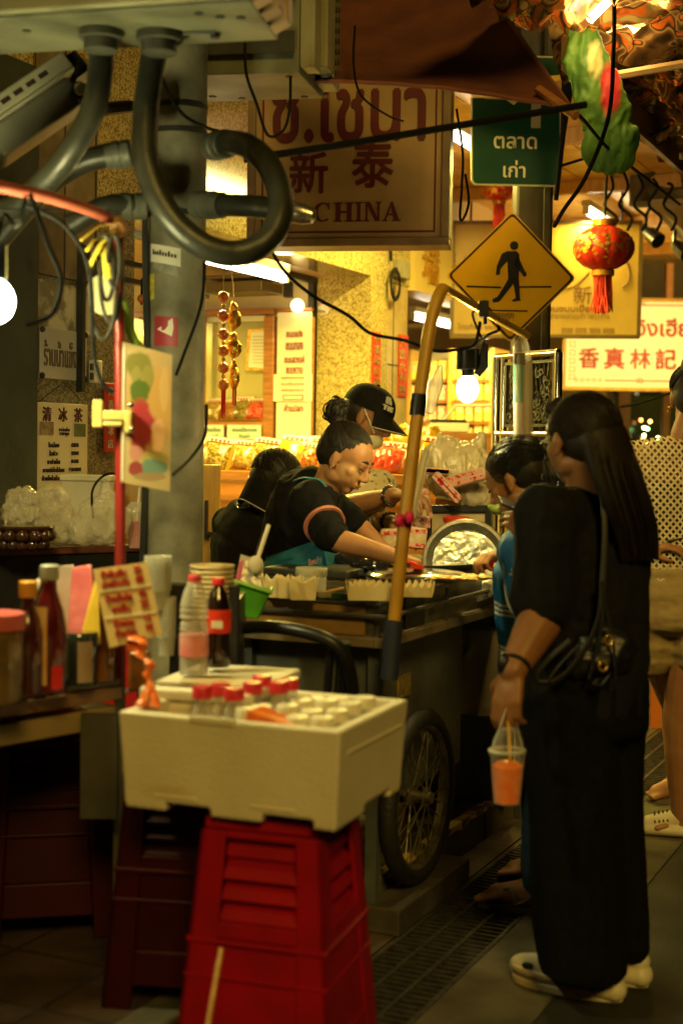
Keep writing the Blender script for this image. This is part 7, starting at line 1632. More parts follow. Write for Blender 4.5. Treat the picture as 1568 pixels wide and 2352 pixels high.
def strands(H, n, start, tie, rad, r=.0024, tail=None, jit=.03, name='strands', par=None, m=None, seedv=1):
    """hair strands lying on the skull from many starts to one gathering point, then an optional tail"""
    rnd = random.Random(seedv); mb = MB(); rx, ry, rz, cy_, cz_ = rad
    for i in range(n):
        s0 = Vec(start(rnd)).normalized(); w_ = rnd.uniform(-1, 1); tt = Vec(tie(w_) if callable(tie) else tie).normalized() + Vec((rnd.gauss(0, jit), rnd.gauss(0, jit), rnd.gauss(0, jit))); tt.normalize()
        pts = []; ang = s0.angle(tt, 0.001); k = 9; g = 1.012 + rnd.random() * .035
        for j in range(k):
            t = j / (k - 1); v = (s0 * math.sin((1 - t) * ang) + tt * math.sin(t * ang)) / max(math.sin(ang), 1e-4); v.normalize()
            gg = g * (1 - .02 * (1 - t)); pts.append(H.P(v.x * rx * gg, cy_ + v.y * ry * gg, cz_ + v.z * rz * gg))
        if tail: pts += tail(rnd, pts[-1], w_)
        L = len(pts); mb.tube(pts, [r * (1 if j < L - 2 else .6) for j in range(L)], 4)
    return mb.build(name, m or M_HAIR, par)
def foot(mb, heel, toe, r=.036, h=.06):
    heel, toe = Vec(heel), Vec(toe); d = (toe - heel).normalized()
    mb.ell(heel + d * .03 + Z * .035, (.032, .034, .036)); mb.cap(heel + d * .035 + Z * (h), .034, heel.lerp(toe, .72) + Z * .03, r * .8); mb.cap(heel + d * .03 + Z * .03, .03, heel.lerp(toe, .75) + Z * .022, r)
    s = d.cross(Z)
    for i in range(5): mb.cap(heel.lerp(toe, .72) + s * (i - 2) * .015 + Z * .02, .014, heel.lerp(toe, 1.0 - .03 * abs(i - .6)) + s * (i - 2) * .020 + Z * .012, .0092 if i else .0125, 8)
def leg(mb, hip, knee, ankle, r=(.085, .06, .042)): mb.chain([(hip, r[0]), (Vec(hip).lerp(Vec(knee), .45), r[0] * .9), (knee, r[1]), (Vec(knee).lerp(Vec(ankle), .35), r[1] * .98), (ankle, r[2])])

# ---- the cook leaning over the cart
pe_ = thing('person', 'woman with a bun, black shirt and teal apron leaning over the cart to cook', 'person', drop(at(655, 1330, 5.3), .12), 'people')
B = MB(); hip = at(650, 1340, 5.25); wst = at(668, 1262, 5.18); chs = at(702, 1172, 5.06); nk = at(748, 1120, 5.0)
lat = Vec((.45, -.85, 0)).normalized()    # her right side, towards the camera
Hc = Head(B, at(794, 1054, 4.97), (.80, -.38, -.46), (.36, -.08, .92), .230, nk - Z * .01, .050)
trunk(B, lat, [(hip, .155, .11), (wst, .125, .095), (chs, .15, .105), (nk - Vec((.03, 0, .05)), .135, .075)])
shR, shL = at(712, 1150, 4.90), at(742, 1150, 5.22)
elR, wrR = at(765, 1238, 4.72), at(905, 1278, 4.66)
elL, wrL = at(828, 1215, 5.2), at(880, 1262, 5.15)
B.chain([(nk - Z * .03, .05), (shR, .058), (shR.lerp(elR, .6), .048), (elR, .041), (elR.lerp(wrR, .3), .039), (wrR, .0265)])
B.chain([(nk - Z * .03, .05), (shL, .058), (elL, .040), (elL.lerp(wrL, .3), .037), (wrL, .026)])
hand(B, wrR, at(950, 1292, 4.68) - wrR, Vec((.05, -.12, -1)), 1, 1.0, (.75, .8, .5), .1, .5)
hand(B, wrL, at(925, 1280, 5.12) - wrL, Vec((0, -.2, -1)), -1, .95, (.7, .7, .4), .1, .4)
fl_ = .12
for s_ in (-1, 1):
    hp = hip + lat * .085 * s_ - Z * .06; kn_ = Vec((hp.x - .02, hp.y + .02, .55)); an_ = Vec((hp.x - .04, hp.y + .05, fl_ + .08)); leg(B, hp, kn_, an_); foot(B, drop(an_, fl_) - Vec((.03, 0, 0)), drop(an_, fl_) + Vec((.19, -.09, 0)))
M_SKC = skin('skin_cook', (.43, .21, .095)); patch(M_SKC, Hc.P(.22, .24, -.115) - LOC[pe_.name], (.040, .034, .030), (.52, .30, .145), .35, 300)
organic(B, 'body', M_SKC, pe_, voxel=.005, it=6)
Hc.features(pe_)
C = MB()
trunk(C, lat, [(hip - Z * .03, .165, .125), (wst, .14, .112), (chs, .162, .122), (nk - Vec((.035, 0, .045)), .140, .088)])
C.chain([(nk - Vec((.01, 0, .035)), .058), (shR, .070), (shR.lerp(elR, .55), .062), (shR.lerp(elR, .93), .056)]); C.chain([(nk - Vec((.01, 0, .035)), .058), (shL, .070), (shL.lerp(elL, .75), .056)])
C.lathe([(.05, 0), (.062, .0), (.068, .03), (.056, .03)], nk - Vec((.012, 0, .03)), (Hc.P(0, -.1, -.3) - nk), 24)
organic(C, 'shirt', M_BLKC, pe_, voxel=.0065, it=3, wrinkle=.010, wfreq=8, ridge=True)
a, b = shR.lerp(elR, .60), shR.lerp(elR, .66)
MB().tube([a, b], .073, 24).build('sleeve_band', mat('pink_band_cloth', (.62, .26, .18), (.52, .2, .14), rough=.7, scale=30), pe_)
a, b = shR.lerp(elR, .86), shR.lerp(elR, .95)
MB().tube([a, a.lerp(b, .5), b], [.060, .0625, .059], 24).build('cuff', M_BLKC, pe_)
M_TEAL = mat('teal_apron', (.012, .14, .21), (.008, .10, .16), rough=.7, scale=8, bump=.15, bscale=200)
apq = [at(588, 1330, 4.98), at(752, 1308, 4.84), at(738, 1236, 4.87), at(612, 1280, 5.0)]
def apf(i, j):
    p = apq[0].lerp(apq[1], i).lerp(apq[3].lerp(apq[2], i), j); return p + Vec((0, -1, 0)) * (.03 * math.sin(math.pi * i) * (1 - j * .4) + .010 * math.sin(i * 9 + j * 5) + .006 * math.sin(j * 13 - i * 4))
ap = MB().sheet(apf, 26, 14, t=Vec((0, .004, 0)))
def apf2(i, j):
    p = at(738, 1236, 4.87).lerp(at(752, 1308, 4.84), j).lerp(at(775, 1258, 4.98).lerp(at(770, 1300, 4.95), j), i); return p + Vec((0, -.012 * math.sin(i * 3), 0))
ap.sheet(apf2, 8, 8, t=Vec((0, .004, 0)))
ap.build('apron', M_TEAL, pe_, smooth=60)
text('ไชน่า', at(722, 1288, 4.79), at(760, 1270, 4.76) - at(690, 1292, 4.80), Z + Vec((0, -.2, 0)), w=46 * S_(4.8), h=15 * S_(4.8), m=mat('pink_print2', (.62, .30, .26), rough=.6), parent=pe_, bold=.02)
MB().tube(smoothpath([at(668, 1112, 5.02), at(690, 1100, 4.96), at(712, 1099, 4.93), at(735, 1104, 4.92), at(750, 1120, 4.92)], 6), .011, 8, flat=.4).build('apron_strap', mat('teal_edge', (.02, .24, .32), rough=.6), pe_)
hm = MB()
for (p, q) in (((0, -.098, .178), (.350, .418, .345)), ((0, -.10, .07), (.354, .335, .33)), ((0, -.22, .05), (.328, .29, .34))): hm.ell(Hc.P(*p), tuple(x * Hc.h for x in q), Hc.r, Hc.f, Hc.u, 28, 18)
hm.ell(Hc.P(0, -.40, .42), tuple(x * Hc.h for x in (.12, .12, .12)), Hc.r, Hc.f, Hc.u)
organic(hm, 'hair', M_HAIR, pe_, voxel=.006, it=3, wrinkle=.004, wfreq=40)
def scalp_front(r):
    a = r.uniform(-2.0, 2.0); return (math.sin(a) * .95, math.cos(a) * .80, .34 + .14 * math.cos(a) + r.uniform(.0, .5) if abs(a) < 1.2 else r.uniform(-.55, .3))
strands(Hc, 700, scalp_front, (0, -.62, .72), (.355, .420, .350, -.096, .178), .0013, None, .05, 'hair_strands', pe_)
bun = MB(); rnd = random.Random(4); bc = Hc.P(0, -.50, .56); 
for i in range(8):
    a = 2 * math.pi * i / 8 + .3; bun.ell(bc + (Hc.r * math.cos(a) * .13 + Hc.u * math.sin(a) * .12 + Hc.f * .03 * math.sin(3 * a)) * Hc.h, tuple(x * Hc.h for x in (.105, .085, .10)), Hc.r, Hc.f, Hc.u)
bun.ell(bc, .13 * Hc.h)
for i in range(60):
    a0 = rnd.random() * 6.28; rr = rnd.uniform(.12, .23) * Hc.h; y_ = rnd.uniform(-.09, .09) * Hc.h
    bun.tube([bc + Hc.r * math.cos(a0 + k * .35) * rr + Hc.u * math.sin(a0 + k * .35) * rr * .9 + Hc.f * (y_ + .01 * math.sin(k)) for k in range(8)], .0028, 4)
bun.build('bun', M_HAIR, pe_)
# pale paste brushed on the cheek, ear stud
MB().ell(Hc.P(.372, .0, -.175), .0045).build('ear_stud', M_CHROME, pe_)
MB().ell(at(758, 1175, 4.9), .005).build('button', M_CHROME, pe_)

# ---- man in the black cap behind her
pm = thing('person', 'man in black cap with lowered face mask working behind the leaning cook', 'person', drop(at(800, 1300, 6.0), .12), 'people')
B = MB(); hip = at(792, 1400, 5.95); wst = at(795, 1290, 5.9); chs = at(800, 1170, 5.85); nk = at(815, 1085, 5.85); lat = Vec((.5, -.86, 0)).normalized()
Hm = Head(B, at(842, 958, 5.83), (.90, -.20, -.38), (.34, 0, .94), .245, nk, .058)
trunk(B, lat, [(hip, .16, .12), (wst, .155, .125), (chs, .18, .125), (nk - Z * .06, .17, .09)])
shR, shL = nk + lat * .19 - Z * .06, nk - lat * .19 - Z * .06
elR, wrR = at(800, 1165, 5.45), at(905, 1138, 5.3); elL, wrL = at(850, 1195, 5.75), at(900, 1200, 5.45)
B.chain([(nk - Z * .04, .06), (shR, .065), (shR.lerp(elR, .6), .052), (elR, .047), (elR.lerp(wrR, .3), .046), (wrR, .031)]); B.chain([(nk - Z * .04, .06), (shL, .065), (elL, .045), (wrL, .03)])
hand(B, wrR, at(945, 1138, 5.25) - wrR, Vec((.1, 0, -1)), 1, 1.05, (.5, .6, .4)); hand(B, wrL, at(940, 1210, 5.4) - wrL, Vec((.1, 0, -1)), -1, 1.05, (.6, .6, .4))
for s_ in (-1, 1):
    hp = hip + lat * .09 * s_ - Z * .02; an_ = Vec((hp.x, hp.y, .2)); leg(B, hp, Vec((hp.x + .02, hp.y, .55)), an_); foot(B, drop(an_, .12) - Vec((.04, 0, 0)), drop(an_, .12) + Vec((.2, -.06, 0)))
organic(B, 'body', M_SK2, pm, voxel=.006, it=4); Hm.features(pm, lips=False)
C = MB(); trunk(C, lat, [(hip - Z * .02, .175, .135), (wst, .172, .14), (chs, .197, .142), (nk - Z * .05, .175, .1)])
C.chain([(nk - Z * .05, .07), (shR, .078), (shR.lerp(elR, .75), .066)]); C.chain([(nk - Z * .05, .07), (shL, .078), (shL.lerp(elL, .75), .066)])
organic(C, 'shirt', mat('patterned_shirt', (.52, .44, .26), (.10, .08, .05), rough=.7, scale=36, contrast=(.36, .42)), pm, voxel=.007, it=3, wrinkle=.008)
tr_ = MB(); trunk(tr_, lat, [(hip - Z * .04, .18, .14), (hip + Z * .03, .18, .14)])
for s_ in (-1, 1): hp = hip + lat * .09 * s_ - Z * .02; tr_.chain([(hp, .1), (Vec((hp.x + .02, hp.y, .55)), .075), (Vec((hp.x, hp.y, .2)), .06)])
organic(tr_, 'trousers', M_BLKC, pm, voxel=.008, it=3)
def capmesh(par, H, fwd_sign=1, m=M_BLKC, brim_tilt=-.1, bl=.78, bz=.135):
    cm = MB(); 
    def dome(i, j):
        a = 2 * math.pi * i; p = math.pi / 2 * j; q = max(1e-3, math.cos(p)); return H.P(.372 * math.cos(a) * q ** .8, -.03 + .455 * math.sin(a) * q ** .8, .12 + .43 * math.sin(p) ** .9)
    cm.sheet(dome, 40, 12); o = cm.build('cap', m, par, smooth=180)
    br_ = MB()
    def brim(i, j):
        a = -1.15 + 2.3 * i; rr = 1 + j * (bl * math.cos(a * .95)); return H.P(.372 * math.sin(a) * (1 + .12 * j), -.03 + fwd_sign * .44 * math.cos(a) * rr, bz + brim_tilt * j * 1.6 - .10 * j * (math.sin(a) ** 2) * 1.2)
    br_.sheet(brim, 20, 8, t=H.u * .004); br_.build('brim', m, o, smooth=60)
    pp = MB(); pp.tube([brim(i / 20, 1) + H.u * .002 for i in range(21)], .0022, 5); pp.build('brim_edge', mat('pale_piping', (.55, .5, .38), rough=.6), o)
    MB().ell(H.P(0, -.03, .55), .008).build('cap_button', m, o)
    return o
co_ = capmesh(pm, Hm, 1, brim_tilt=-.10)
def capside(a, p, e=.01):
    q = max(1e-3, math.cos(p)); return Hm.P((.372 + e) * math.cos(a) * q ** .8, -.03 + (.455 + e) * math.sin(a) * q ** .8, .12 + .43 * math.sin(p) ** .9)
M_EMB = mat('embroidery', (.62, .62, .5), rough=.7)
cc = capside(.85, .30, .018); nx = (capside(1.0, .30, .018) - capside(.7, .30, .018)); nyv = capside(.85, .45, .018) - capside(.85, .2, .018)
text('TIE', cc, nx, nyv, w=.050, h=.018, m=M_EMB, parent=pm, bold=.03, stretch=True, ex=.004)
cc = capside(.85, .62, .02); text('昌', cc, capside(1.0, .62, .02) - capside(.7, .62, .02), capside(.85, .75, .02) - capside(.85, .5, .02), w=.026, h=.030, m=M_EMB, parent=pm, bold=.02, stretch=True, ex=.004)
mk = MB(); mk.ell(Hm.P(0, .215, -.31), tuple(x * Hm.h for x in (.235, .215, .17)), Hm.r, Hm.f, Hm.u, 24, 14); mk.build('face_mask', mat('mask_white', (.66, .60, .42), (.6, .54, .36), rough=.8, bump=.1, bscale=120), pm)
MB().tube([Hm.P(.23, .27, -.20), Hm.P(.34, .08, .0), Hm.P(.365, -.02, .10)], .0028, 5).tube([Hm.P(.23, .2, -.42), Hm.P(.34, .0, -.18)], .0024, 5).build('mask_strap', M_PAPER, pm)
hs = MB(); hs.ell(Hm.P(0, -.16, .06), tuple(x * Hm.h for x in (.352, .33, .30)), Hm.r, Hm.f, Hm.u); hs.build('hair', M_HAIR, pm)
brc = MB()
for (w0, dr_) in ((wrR.lerp(elR, .10), (wrR - elR)), (wrL.lerp(elL, .1), (wrL - elL))):
    dr_ = dr_.normalized(); ex_ = dr_.orthogonal().normalized(); ey_ = dr_.cross(ex_)
    for i in range(16): a = 2 * math.pi * i / 16; brc.ell(w0 + (ex_ * math.cos(a) + ey_ * math.sin(a)) * .036, .0075)
brc.build('bracelet', mat('black_bead', (.01, .01, .01), rough=.1, coat=1), pm)
wa = MB(); wa.prism([at(782, 1190, 5.62), at(852, 1186, 5.6), at(858, 1245, 5.6), at(790, 1262, 5.62)], Vec((0, .004, 0))); wa.build('white_apron', M_WHITE, pm, smooth=0)

# ---- seated helper with cap worn backwards
pz = thing('person', 'person seated with back turned, black shirt and black cap worn backwards', 'person', drop(at(590, 1400, 5.75), .12), 'people')
B = MB(); hip = Vec((at(575, 1400, 5.75).x, 5.72, .66)); chs = at(585, 1240, 5.7); nk = at(605, 1165, 5.68); lat = Vec((.72, -.69, 0)).normalized()
wst = hip.lerp(chs, .45)
Hs_ = Head(B, at(632, 1108, 5.66), (.80, .52, -.30), (.2, .1, .97), .238, nk, .056)
trunk(B, lat, [(hip, .17, .14), (wst, .16, .13), (chs, .19, .13), (nk - Z * .05, .17, .095)])
sh1, sh2 = nk + lat * .19 - Z * .08, nk - lat * .19 - Z * .08
fdir = Vec((.69, .72, 0))
for sh_ in (sh1, sh2): el_ = sh_ - Z * .26 + fdir * .06; B.chain([(nk - Z * .05, .06), (sh_, .066), (el_, .046), (el_ + fdir * .22 + Z * .02, .032)]); hand(B, el_ + fdir * .22 + Z * .02, fdir, Vec((0, 0, -1)), 1, 1, (.4, .5, .3))
for s_ in (-1, 1): hp = hip + lat * .1 * s_; kn_ = hp + fdir * .4 - Z * .04; an_ = Vec((kn_.x, kn_.y, .2)); leg(B, hp, kn_, an_); foot(B, drop(an_, .12) - fdir * .04, drop(an_, .12) + fdir * .2)
organic(B, 'body', M_SK2, pz, voxel=.006, it=4); Hs_.features(pz)
C = MB(); trunk(C, lat, [(hip - Z * .03, .185, .155), (wst, .18, .15), (chs, .21, .15), (nk - Z * .045, .175, .108)])
for sh_ in (sh1, sh2): C.chain([(nk - Z * .05, .07), (sh_, .082), (sh_ - Z * .2 + fdir * .04, .066)])
organic(C, 'shirt', M_BLKC, pz, voxel=.007, it=3, wrinkle=.010, wfreq=10)
tr_ = MB()
for s_ in (-1, 1): hp = hip + lat * .1 * s_; kn_ = hp + fdir * .4 - Z * .04; tr_.chain([(hp, .11), (kn_, .078), (Vec((kn_.x, kn_.y, .22)), .06)])
organic(tr_, 'trousers', M_BLKC, pz, voxel=.008, it=3)
capmesh(pz, Hs_, -1, brim_tilt=-.24, bl=.16, bz=-.08)
hs = MB(); hs.ell(Hs_.P(0, -.06, .04), tuple(x * Hs_.h for x in (.362, .42, .33)), Hs_.r, Hs_.f, Hs_.u)
hs.build('hair', M_HAIR, pz)
strands(Hs_, 160, lambda r: (r.uniform(-.5, 1), r.uniform(-.6, .5), r.uniform(.2, .9)), (.75, -.1, -.2), (.385, .47, .46, -.03, .11), .0010, None, .25, 'hair_strands', pz, mat('hair_grey', (.028, .026, .02), (.012, .011, .009), rough=.4), 9)
MB().ell(Hs_.P(.36, .0, -.17), .006).build('ear_stud', M_CHROME, pz)
MB().tube(smoothpath([nk + lat * .10 + Z * .03 - fdir * .05, nk - fdir * .125 - Z * .0, nk - lat * .09 + Z * .02 - fdir * .06], 8), .0025, 6).build('necklace', M_CHROME, pz)
stq = thing('wooden_stool', 'wooden stool under the seated person with the backward cap', 'stool', drop(hip, .12))
MB().lathe([(0, .40), (.17, .40), (.175, .405), (.175, .425), (.17, .43), (0, .43)], drop(hip, .12), Z, 30).build('seat', M_WOOD, stq, smooth=40)
for i in range(4): a = R(45 + 90 * i); MB().tube([drop(hip, .52) + Vec((math.cos(a), math.sin(a), 0)) * .13, drop(hip, .12) + Vec((math.cos(a), math.sin(a), 0)) * .18], .016, 8).build('leg', M_WOOD, stq)

# ---- woman in blue jersey bent over the griddle
pj = thing('person', 'woman with black ponytail in a blue sports jersey and jeans choosing food', 'person', drop(at(1245, 2060, 4.55)), 'people')
B = MB(); fh = Vec((-.90, .44, 0)).normalized(); lat = Vec((-fh.y, fh.x, 0))     # her left
hip = at(1258, 1545, 4.56); wst = at(1250, 1430, 4.56); chs = at(1240, 1300, 4.56); nk = at(1232, 1205, 4.54)
Hj = Head(B, at(1186, 1098, 4.5), (-.74, .46, -.46), (-.40, .2, .88), .238, nk, .05)
trunk(B, lat, [(hip, .17, .13), (wst, .15, .12), (chs, .165, .125), (nk - Z * .06, .15, .08)])
shL, shR = nk + lat * .17 - Z * .08, nk - lat * .17 - Z * .08
elR = at(1215, 1330, 4.82); wrR = at(1165, 1282, 4.80); elL = shL - Z * .25 - fh * .08; wrL = elL - Z * .22 - fh * .03
B.chain([(nk - Z * .05, .052), (shR, .056), (elR, .041), (wrR, .027)]); B.chain([(nk - Z * .05, .052), (shL, .056), (elL, .041), (wrL, .027)])
hand(B, wrR, at(1128, 1278, 4.78) - wrR, Vec((-.2, -.15, -.9)), -1, .95, (.75, .85, .5), .1, .6); hand(B, wrL, fh * .1 - Z, Vec((0, 1, 0)), 1, .9, (.4, .4, .3))
f1 = (onz(1098, 2080, 0), onz(1262, 2100, 0)); f2_ = (onz(1146, 2024, 0), onz(1290, 2035, 0))
an1, an2 = [q[1].lerp(q[0], .14) + Z * .09 for q in (f1, f2_)]
for s_, an_ in ((1, an1), (-1, an2)): leg(B, hip + lat * .085 * s_ - Z * .05, Vec(((hip.x + an_.x) / 2, (hip.y + an_.y) / 2, .45)), an_, (.09, .06, .04))
f1 = (onz(1098, 2080, 0), onz(1262, 2100, 0)); f2_ = (onz(1146, 2024, 0), onz(1290, 2035, 0))
foot(B, f1[1] + Z * .024, f1[0] + Z * .024, .031); foot(B, f2_[1] + Z * .024, f2_[0] + Z * .024, .031)
organic(B, 'body', M_SK1, pj, voxel=.0055, it=4); Hj.features(pj)
C = MB(); trunk(C, lat, [(hip - Z * .04, .19, .155), (wst, .175, .15), (chs, .182, .145), (nk - Z * .055, .158, .092)])
C.chain([(nk - Z * .05, .06), (shR, .07), (shR.lerp(elR, .6), .06)]); C.chain([(nk - Z * .05, .06), (shL, .07), (shL.lerp(elL, .6), .062)])
MJ = mat('jersey_blue', (.016, .22, .60), (.01, .15, .45), rough=.5, scale=6, bump=.2, bscale=260)
nj = MJ.node_tree.nodes; lj = MJ.node_tree.links; tcj = [x for x in nj if x.type == 'TEX_COORD'][0]
sxj = nj.new('ShaderNodeSeparateXYZ'); lj.new(tcj.outputs['Object'], sxj.inputs[0])
def band(z0, z1):
    a = nj.new('ShaderNodeMath'); a.operation = 'COMPARE'; lj.new(sxj.outputs[2], a.inputs[0]); a.inputs[1].default_value = (z0 + z1) / 2; a.inputs[2].default_value = (z1 - z0) / 2; return a
prev = None
for z0, z1 in ((.930, .939), (.945, .954), (.960, .969), (.828, .837), (.814, .823)):
    a = band(z0, z1)
    if prev is None: prev = a
    else: m_ = nj.new('ShaderNodeMath'); m_.operation = 'MAXIMUM'; lj.new(prev.outputs[0], m_.inputs[0]); lj.new(a.outputs[0], m_.inputs[1]); prev = m_
mixj = nj.new('ShaderNodeMix'); mixj.data_type = 'RGBA'; lj.new(prev.outputs[0], mixj.inputs[0]); lj.new([x for x in nj if x.type == 'VALTORGB'][0].outputs[0], mixj.inputs[6]); mixj.inputs[7].default_value = (.7, .7, .6, 1)
lj.new(mixj.outputs[2], nj['Principled BSDF'].inputs['Base Color'])
organic(C, 'jersey', MJ, pj, voxel=.007, it=3, wrinkle=.010, wfreq=8, wstretch=(1.3, 1.3, .7), ridge=True)
# dark side panel with white piping on the jersey
sp = MB(); spq = [at(1190, 1236, 4.36), at(1166, 1290, 4.38), at(1160, 1350, 4.39), at(1176, 1404, 4.38), at(1225, 1440, 4.36), at(1240, 1330, 4.33), at(1230, 1238, 4.34)]
sp.prism(spq, Vec((0, .05, 0))); sp.build('side_panel', mat('jersey_navy', (.015, .03, .06), rough=.6), pj, smooth=0, bevel=.01)
MB().tube(smoothpath(spq[:5], 6), .005, 6).build('piping', M_PAPER, pj)
text('47', at(1184, 1320, 4.335), Vec((.5, .1, -1)), Vec((.9, 0, .45)), w=.12, h=.035, m=M_PAPER, parent=pj, bold=.03)
tr_ = MB(); M_DEN = mat('denim', (.035, .075, .14), (.02, .05, .1), rough=.8, scale=30, bump=.2, bscale=300)
trunk(tr_, lat, [(hip - Z * .08, .18, .145), (hip, .178, .14)])
for s_, an_ in ((1, an1), (-1, an2)): tr_.chain([(hip + lat * .085 * s_ - Z * .05, .1), (Vec(((hip.x + an_.x) / 2, (hip.y + an_.y) / 2, .45)), .075), (an_ + Z * .02, .062)])
organic(tr_, 'jeans', M_DEN, pj, voxel=.008, it=3, wrinkle=.008)
M_SDL = mat('sandal', (.17, .13, .09), (.11, .085, .06), rough=.6, scale=20)
for (t_, h_) in (f1, f2_):
    d_ = (t_ - h_); L = d_.length; d_.normalize(); s2 = d_.cross(Z); so_ = MB()
    so_.prism([h_ + d_ * (L * (.5 - .54 * math.cos(a))) + s2 * (.045 * math.sin(a) * (1 + .12 * math.cos(a) * -1)) for a in [2 * math.pi * k / 28 for k in range(28)]], Z * .024)
    so_.build('sandal_sole', M_SDL, pj, smooth=30)
    MB().tube(smoothpath([h_ + d_ * L * .42 + s2 * .045 + Z * .03, h_ + d_ * L * .52 + s2 * .03 + Z * .075, h_ + d_ * L * .72 + Z * .052, h_ + d_ * L * .80 + Z * .03], 5), .011, 8, flat=.5).tube(smoothpath([h_ + d_ * L * .42 - s2 * .045 + Z * .03, h_ + d_ * L * .52 - s2 * .03 + Z * .075, h_ + d_ * L * .72 + Z * .052], 5), .011, 8, flat=.5).tube(smoothpath([h_ + d_ * L * .4 - s2 * .045 + Z * .035, h_ + d_ * L * .12 - s2 * .042 + Z * .07, h_ + d_ * L * .0 + Z * .075, h_ + d_ * L * .12 + s2 * .042 + Z * .07, h_ + d_ * L * .4 + s2 * .045 + Z * .035], 5), .010, 8, flat=.5).build('sandal_strap', M_SDL, pj)
hm = MB()
for (p, q) in (((0, -.09, .17), (.352, .425, .355)), ((0, -.20, .04), (.33, .31, .35))): hm.ell(Hj.P(*p), tuple(x * Hj.h for x in q), Hj.r, Hj.f, Hj.u, 28, 18)
tie = Hj.P(0, -.50, .03)
hm.cap(Hj.P(0, -.40, .04), .04, tie, .022)
M_HAIRG = mat('hair_glossy', (.016, .018, .014), (.009, .010, .008), rough=.30, scale=60, spec=.8)
hm.chain([(tie, .024), (tie + Vec((.012, -.01, -.05)), .034), (tie + Vec((.022, -.02, -.14)), .032), (tie + Vec((.025, -.03, -.25)), .014)])
organic(hm, 'hair', M_HAIR, pj, voxel=.006, it=3)
def sj(r):
    a = r.uniform(-2.3, 2.3); return (math.sin(a), math.cos(a) * .9, r.uniform(-.5, .75))
strands(Hj, 900, sj, (0, -.95, -.30), (.362, .435, .365, -.09, .165), .0015, lambda r, p, w: [tie + Vec((r.gauss(0, .008), r.gauss(0, .008), r.gauss(0, .008))), tie + Vec((.016 + r.gauss(0, .015), r.gauss(0, .014) - .01, -.06)), tie + Vec((.026 + r.gauss(0, .018), r.gauss(0, .016) - .02, -.15)), tie + Vec((.028 + r.gauss(0, .016), r.gauss(0, .014) - .03, -.25 + r.uniform(-.04, .03)))], .04, 'hair_strands', pj, M_HAIRG, 3)
MB().tube([tie + (Hj.f * .012), tie - Hj.f * .012], .026, 14).build('hair_tie', M_BLACKP, pj)
tg2 = thing('red_tongs', 'red plastic spatula held by the woman in the blue jersey over the griddle', 'spatula', at(1108, 1308, 4.76))
MB().prism([at(1096, 1313, 4.76), at(1124, 1278, 4.75), at(1136, 1286, 4.75), at(1130, 1306, 4.76)], Vec((0, .012, 0))).tube(smoothpath([at(1125, 1308, 4.755), at(1148, 1300, 4.75), at(1160, 1280, 4.75)], 6), .007, 8).build('blade', M_REDB, tg2, smooth=30)
tag(MB().prism([at(942, 1290, 4.62), at(972, 1300, 4.62), at(974, 1308, 4.62), at(942, 1306, 4.62)], Vec((0, .01, 0))).tube([at(930, 1288, 4.64), at(960, 1300, 4.63)], .007, 8).build('red_scraper', M_REDB, smooth=30), 'small red scraper in the hand of the cook', 'scraper')

# ---- customer in black with long hair, drink in hand
pb3 = thing('person', 'customer in black shirt and wide black trousers with long dark hair, seen from behind', 'person', drop(at(1350, 2260, 3.82)), 'people')
B = MB(); fh = Vec((-.78, .62, 0)).normalized(); lat = Vec((-fh.y, fh.x, 0))
D0 = 3.84
nk = at(1362, 1135, D0); chs = at(1350, 1270, D0 + .02); wst = at(1345, 1420, D0); hip = at(1342, 1570, D0)
Hb = Head(B, at(1332, 1012, D0 - .01), (-.52, .85, -.14), (-.05, .05, 1), .234, nk - Z * .01, .062, wide=1.14)
trunk(B, lat, [(hip, .17, .15), (wst, .165, .14), (chs, .175, .14), (nk - Z * .07, .16, .095)])
shL, shR = at(1252, 1185, D0 - .14), at(1424, 1185, D0 + .17)
elL, wrL = at(1254, 1400, D0 - .12), at(1178, 1540, D0 - .24); elR, wrR = at(1330, 1350, D0 + .36), at(1222, 1262, D0 + .33)
B.chain([(nk - Z * .06, .06), (shL, .068), (shL.lerp(elL, .6), .062), (elL, .060), (elL.lerp(wrL, .3), .058), (elL.lerp(wrL, .7), .046), (wrL, .035)]); B.chain([(nk - Z * .06, .06), (shR, .068), (elR, .055), (elR.lerp(wrR, .4), .05), (wrR, .032)])
hand(B, wrL, at(1163, 1612, D0 - .26) - wrL, Vec((.62, .78, -.1)), -1, 1.04, (.30, .55, .45), .10, .45, .0110)
hand(B, wrR, at(1196, 1208, D0 + .33) - wrR, Vec((-.6, .6, .3)), -1, .95, (.5, .6, .4), .1, .5)
sd1 = Vec((-.86, .50, 0)); hl1, hl2 = onz(1412, 2302, 0), onz(1472, 2268, 0)
an1, an2 = hl1 + sd1 * .06 + Z * .09, hl2 + sd1 * .06 + Z * .09
for s_, an_ in ((1, an1), (-1, an2)): leg(B, hip + lat * .09 * s_ - Z * .06, Vec(((hip.x + lat.x * .09 * s_ + an_.x) / 2, (hip.y + an_.y) / 2, .45)), an_, (.1, .065, .045))
sd1 = Vec((-.86, .50, 0)); hl1, hl2 = onz(1412, 2302, 0), onz(1472, 2268, 0)
for hl_ in (hl1, hl2): foot(B, hl_ + Z * .028 + sd1 * .03, hl_ + Z * .028 + sd1 * .21, .026, .05)
organic(B, 'body', M_SK3, pb3, voxel=.0055, it=4); Hb.features(pb3)
C = MB(); trunk(C, lat, [(hip - Z * .06, .185, .165), (wst, .178, .16), (chs, .185, .155), (nk - Z * .065, .168, .105)])
C.chain([(nk - Z * .05, .07), (shL, .084), (shL.lerp(elL, .5), .082), (shL.lerp(elL, .88), .088)]); C.chain([(nk - Z * .05, .07), (shR, .088), (shR.lerp(elR, .7), .074)])
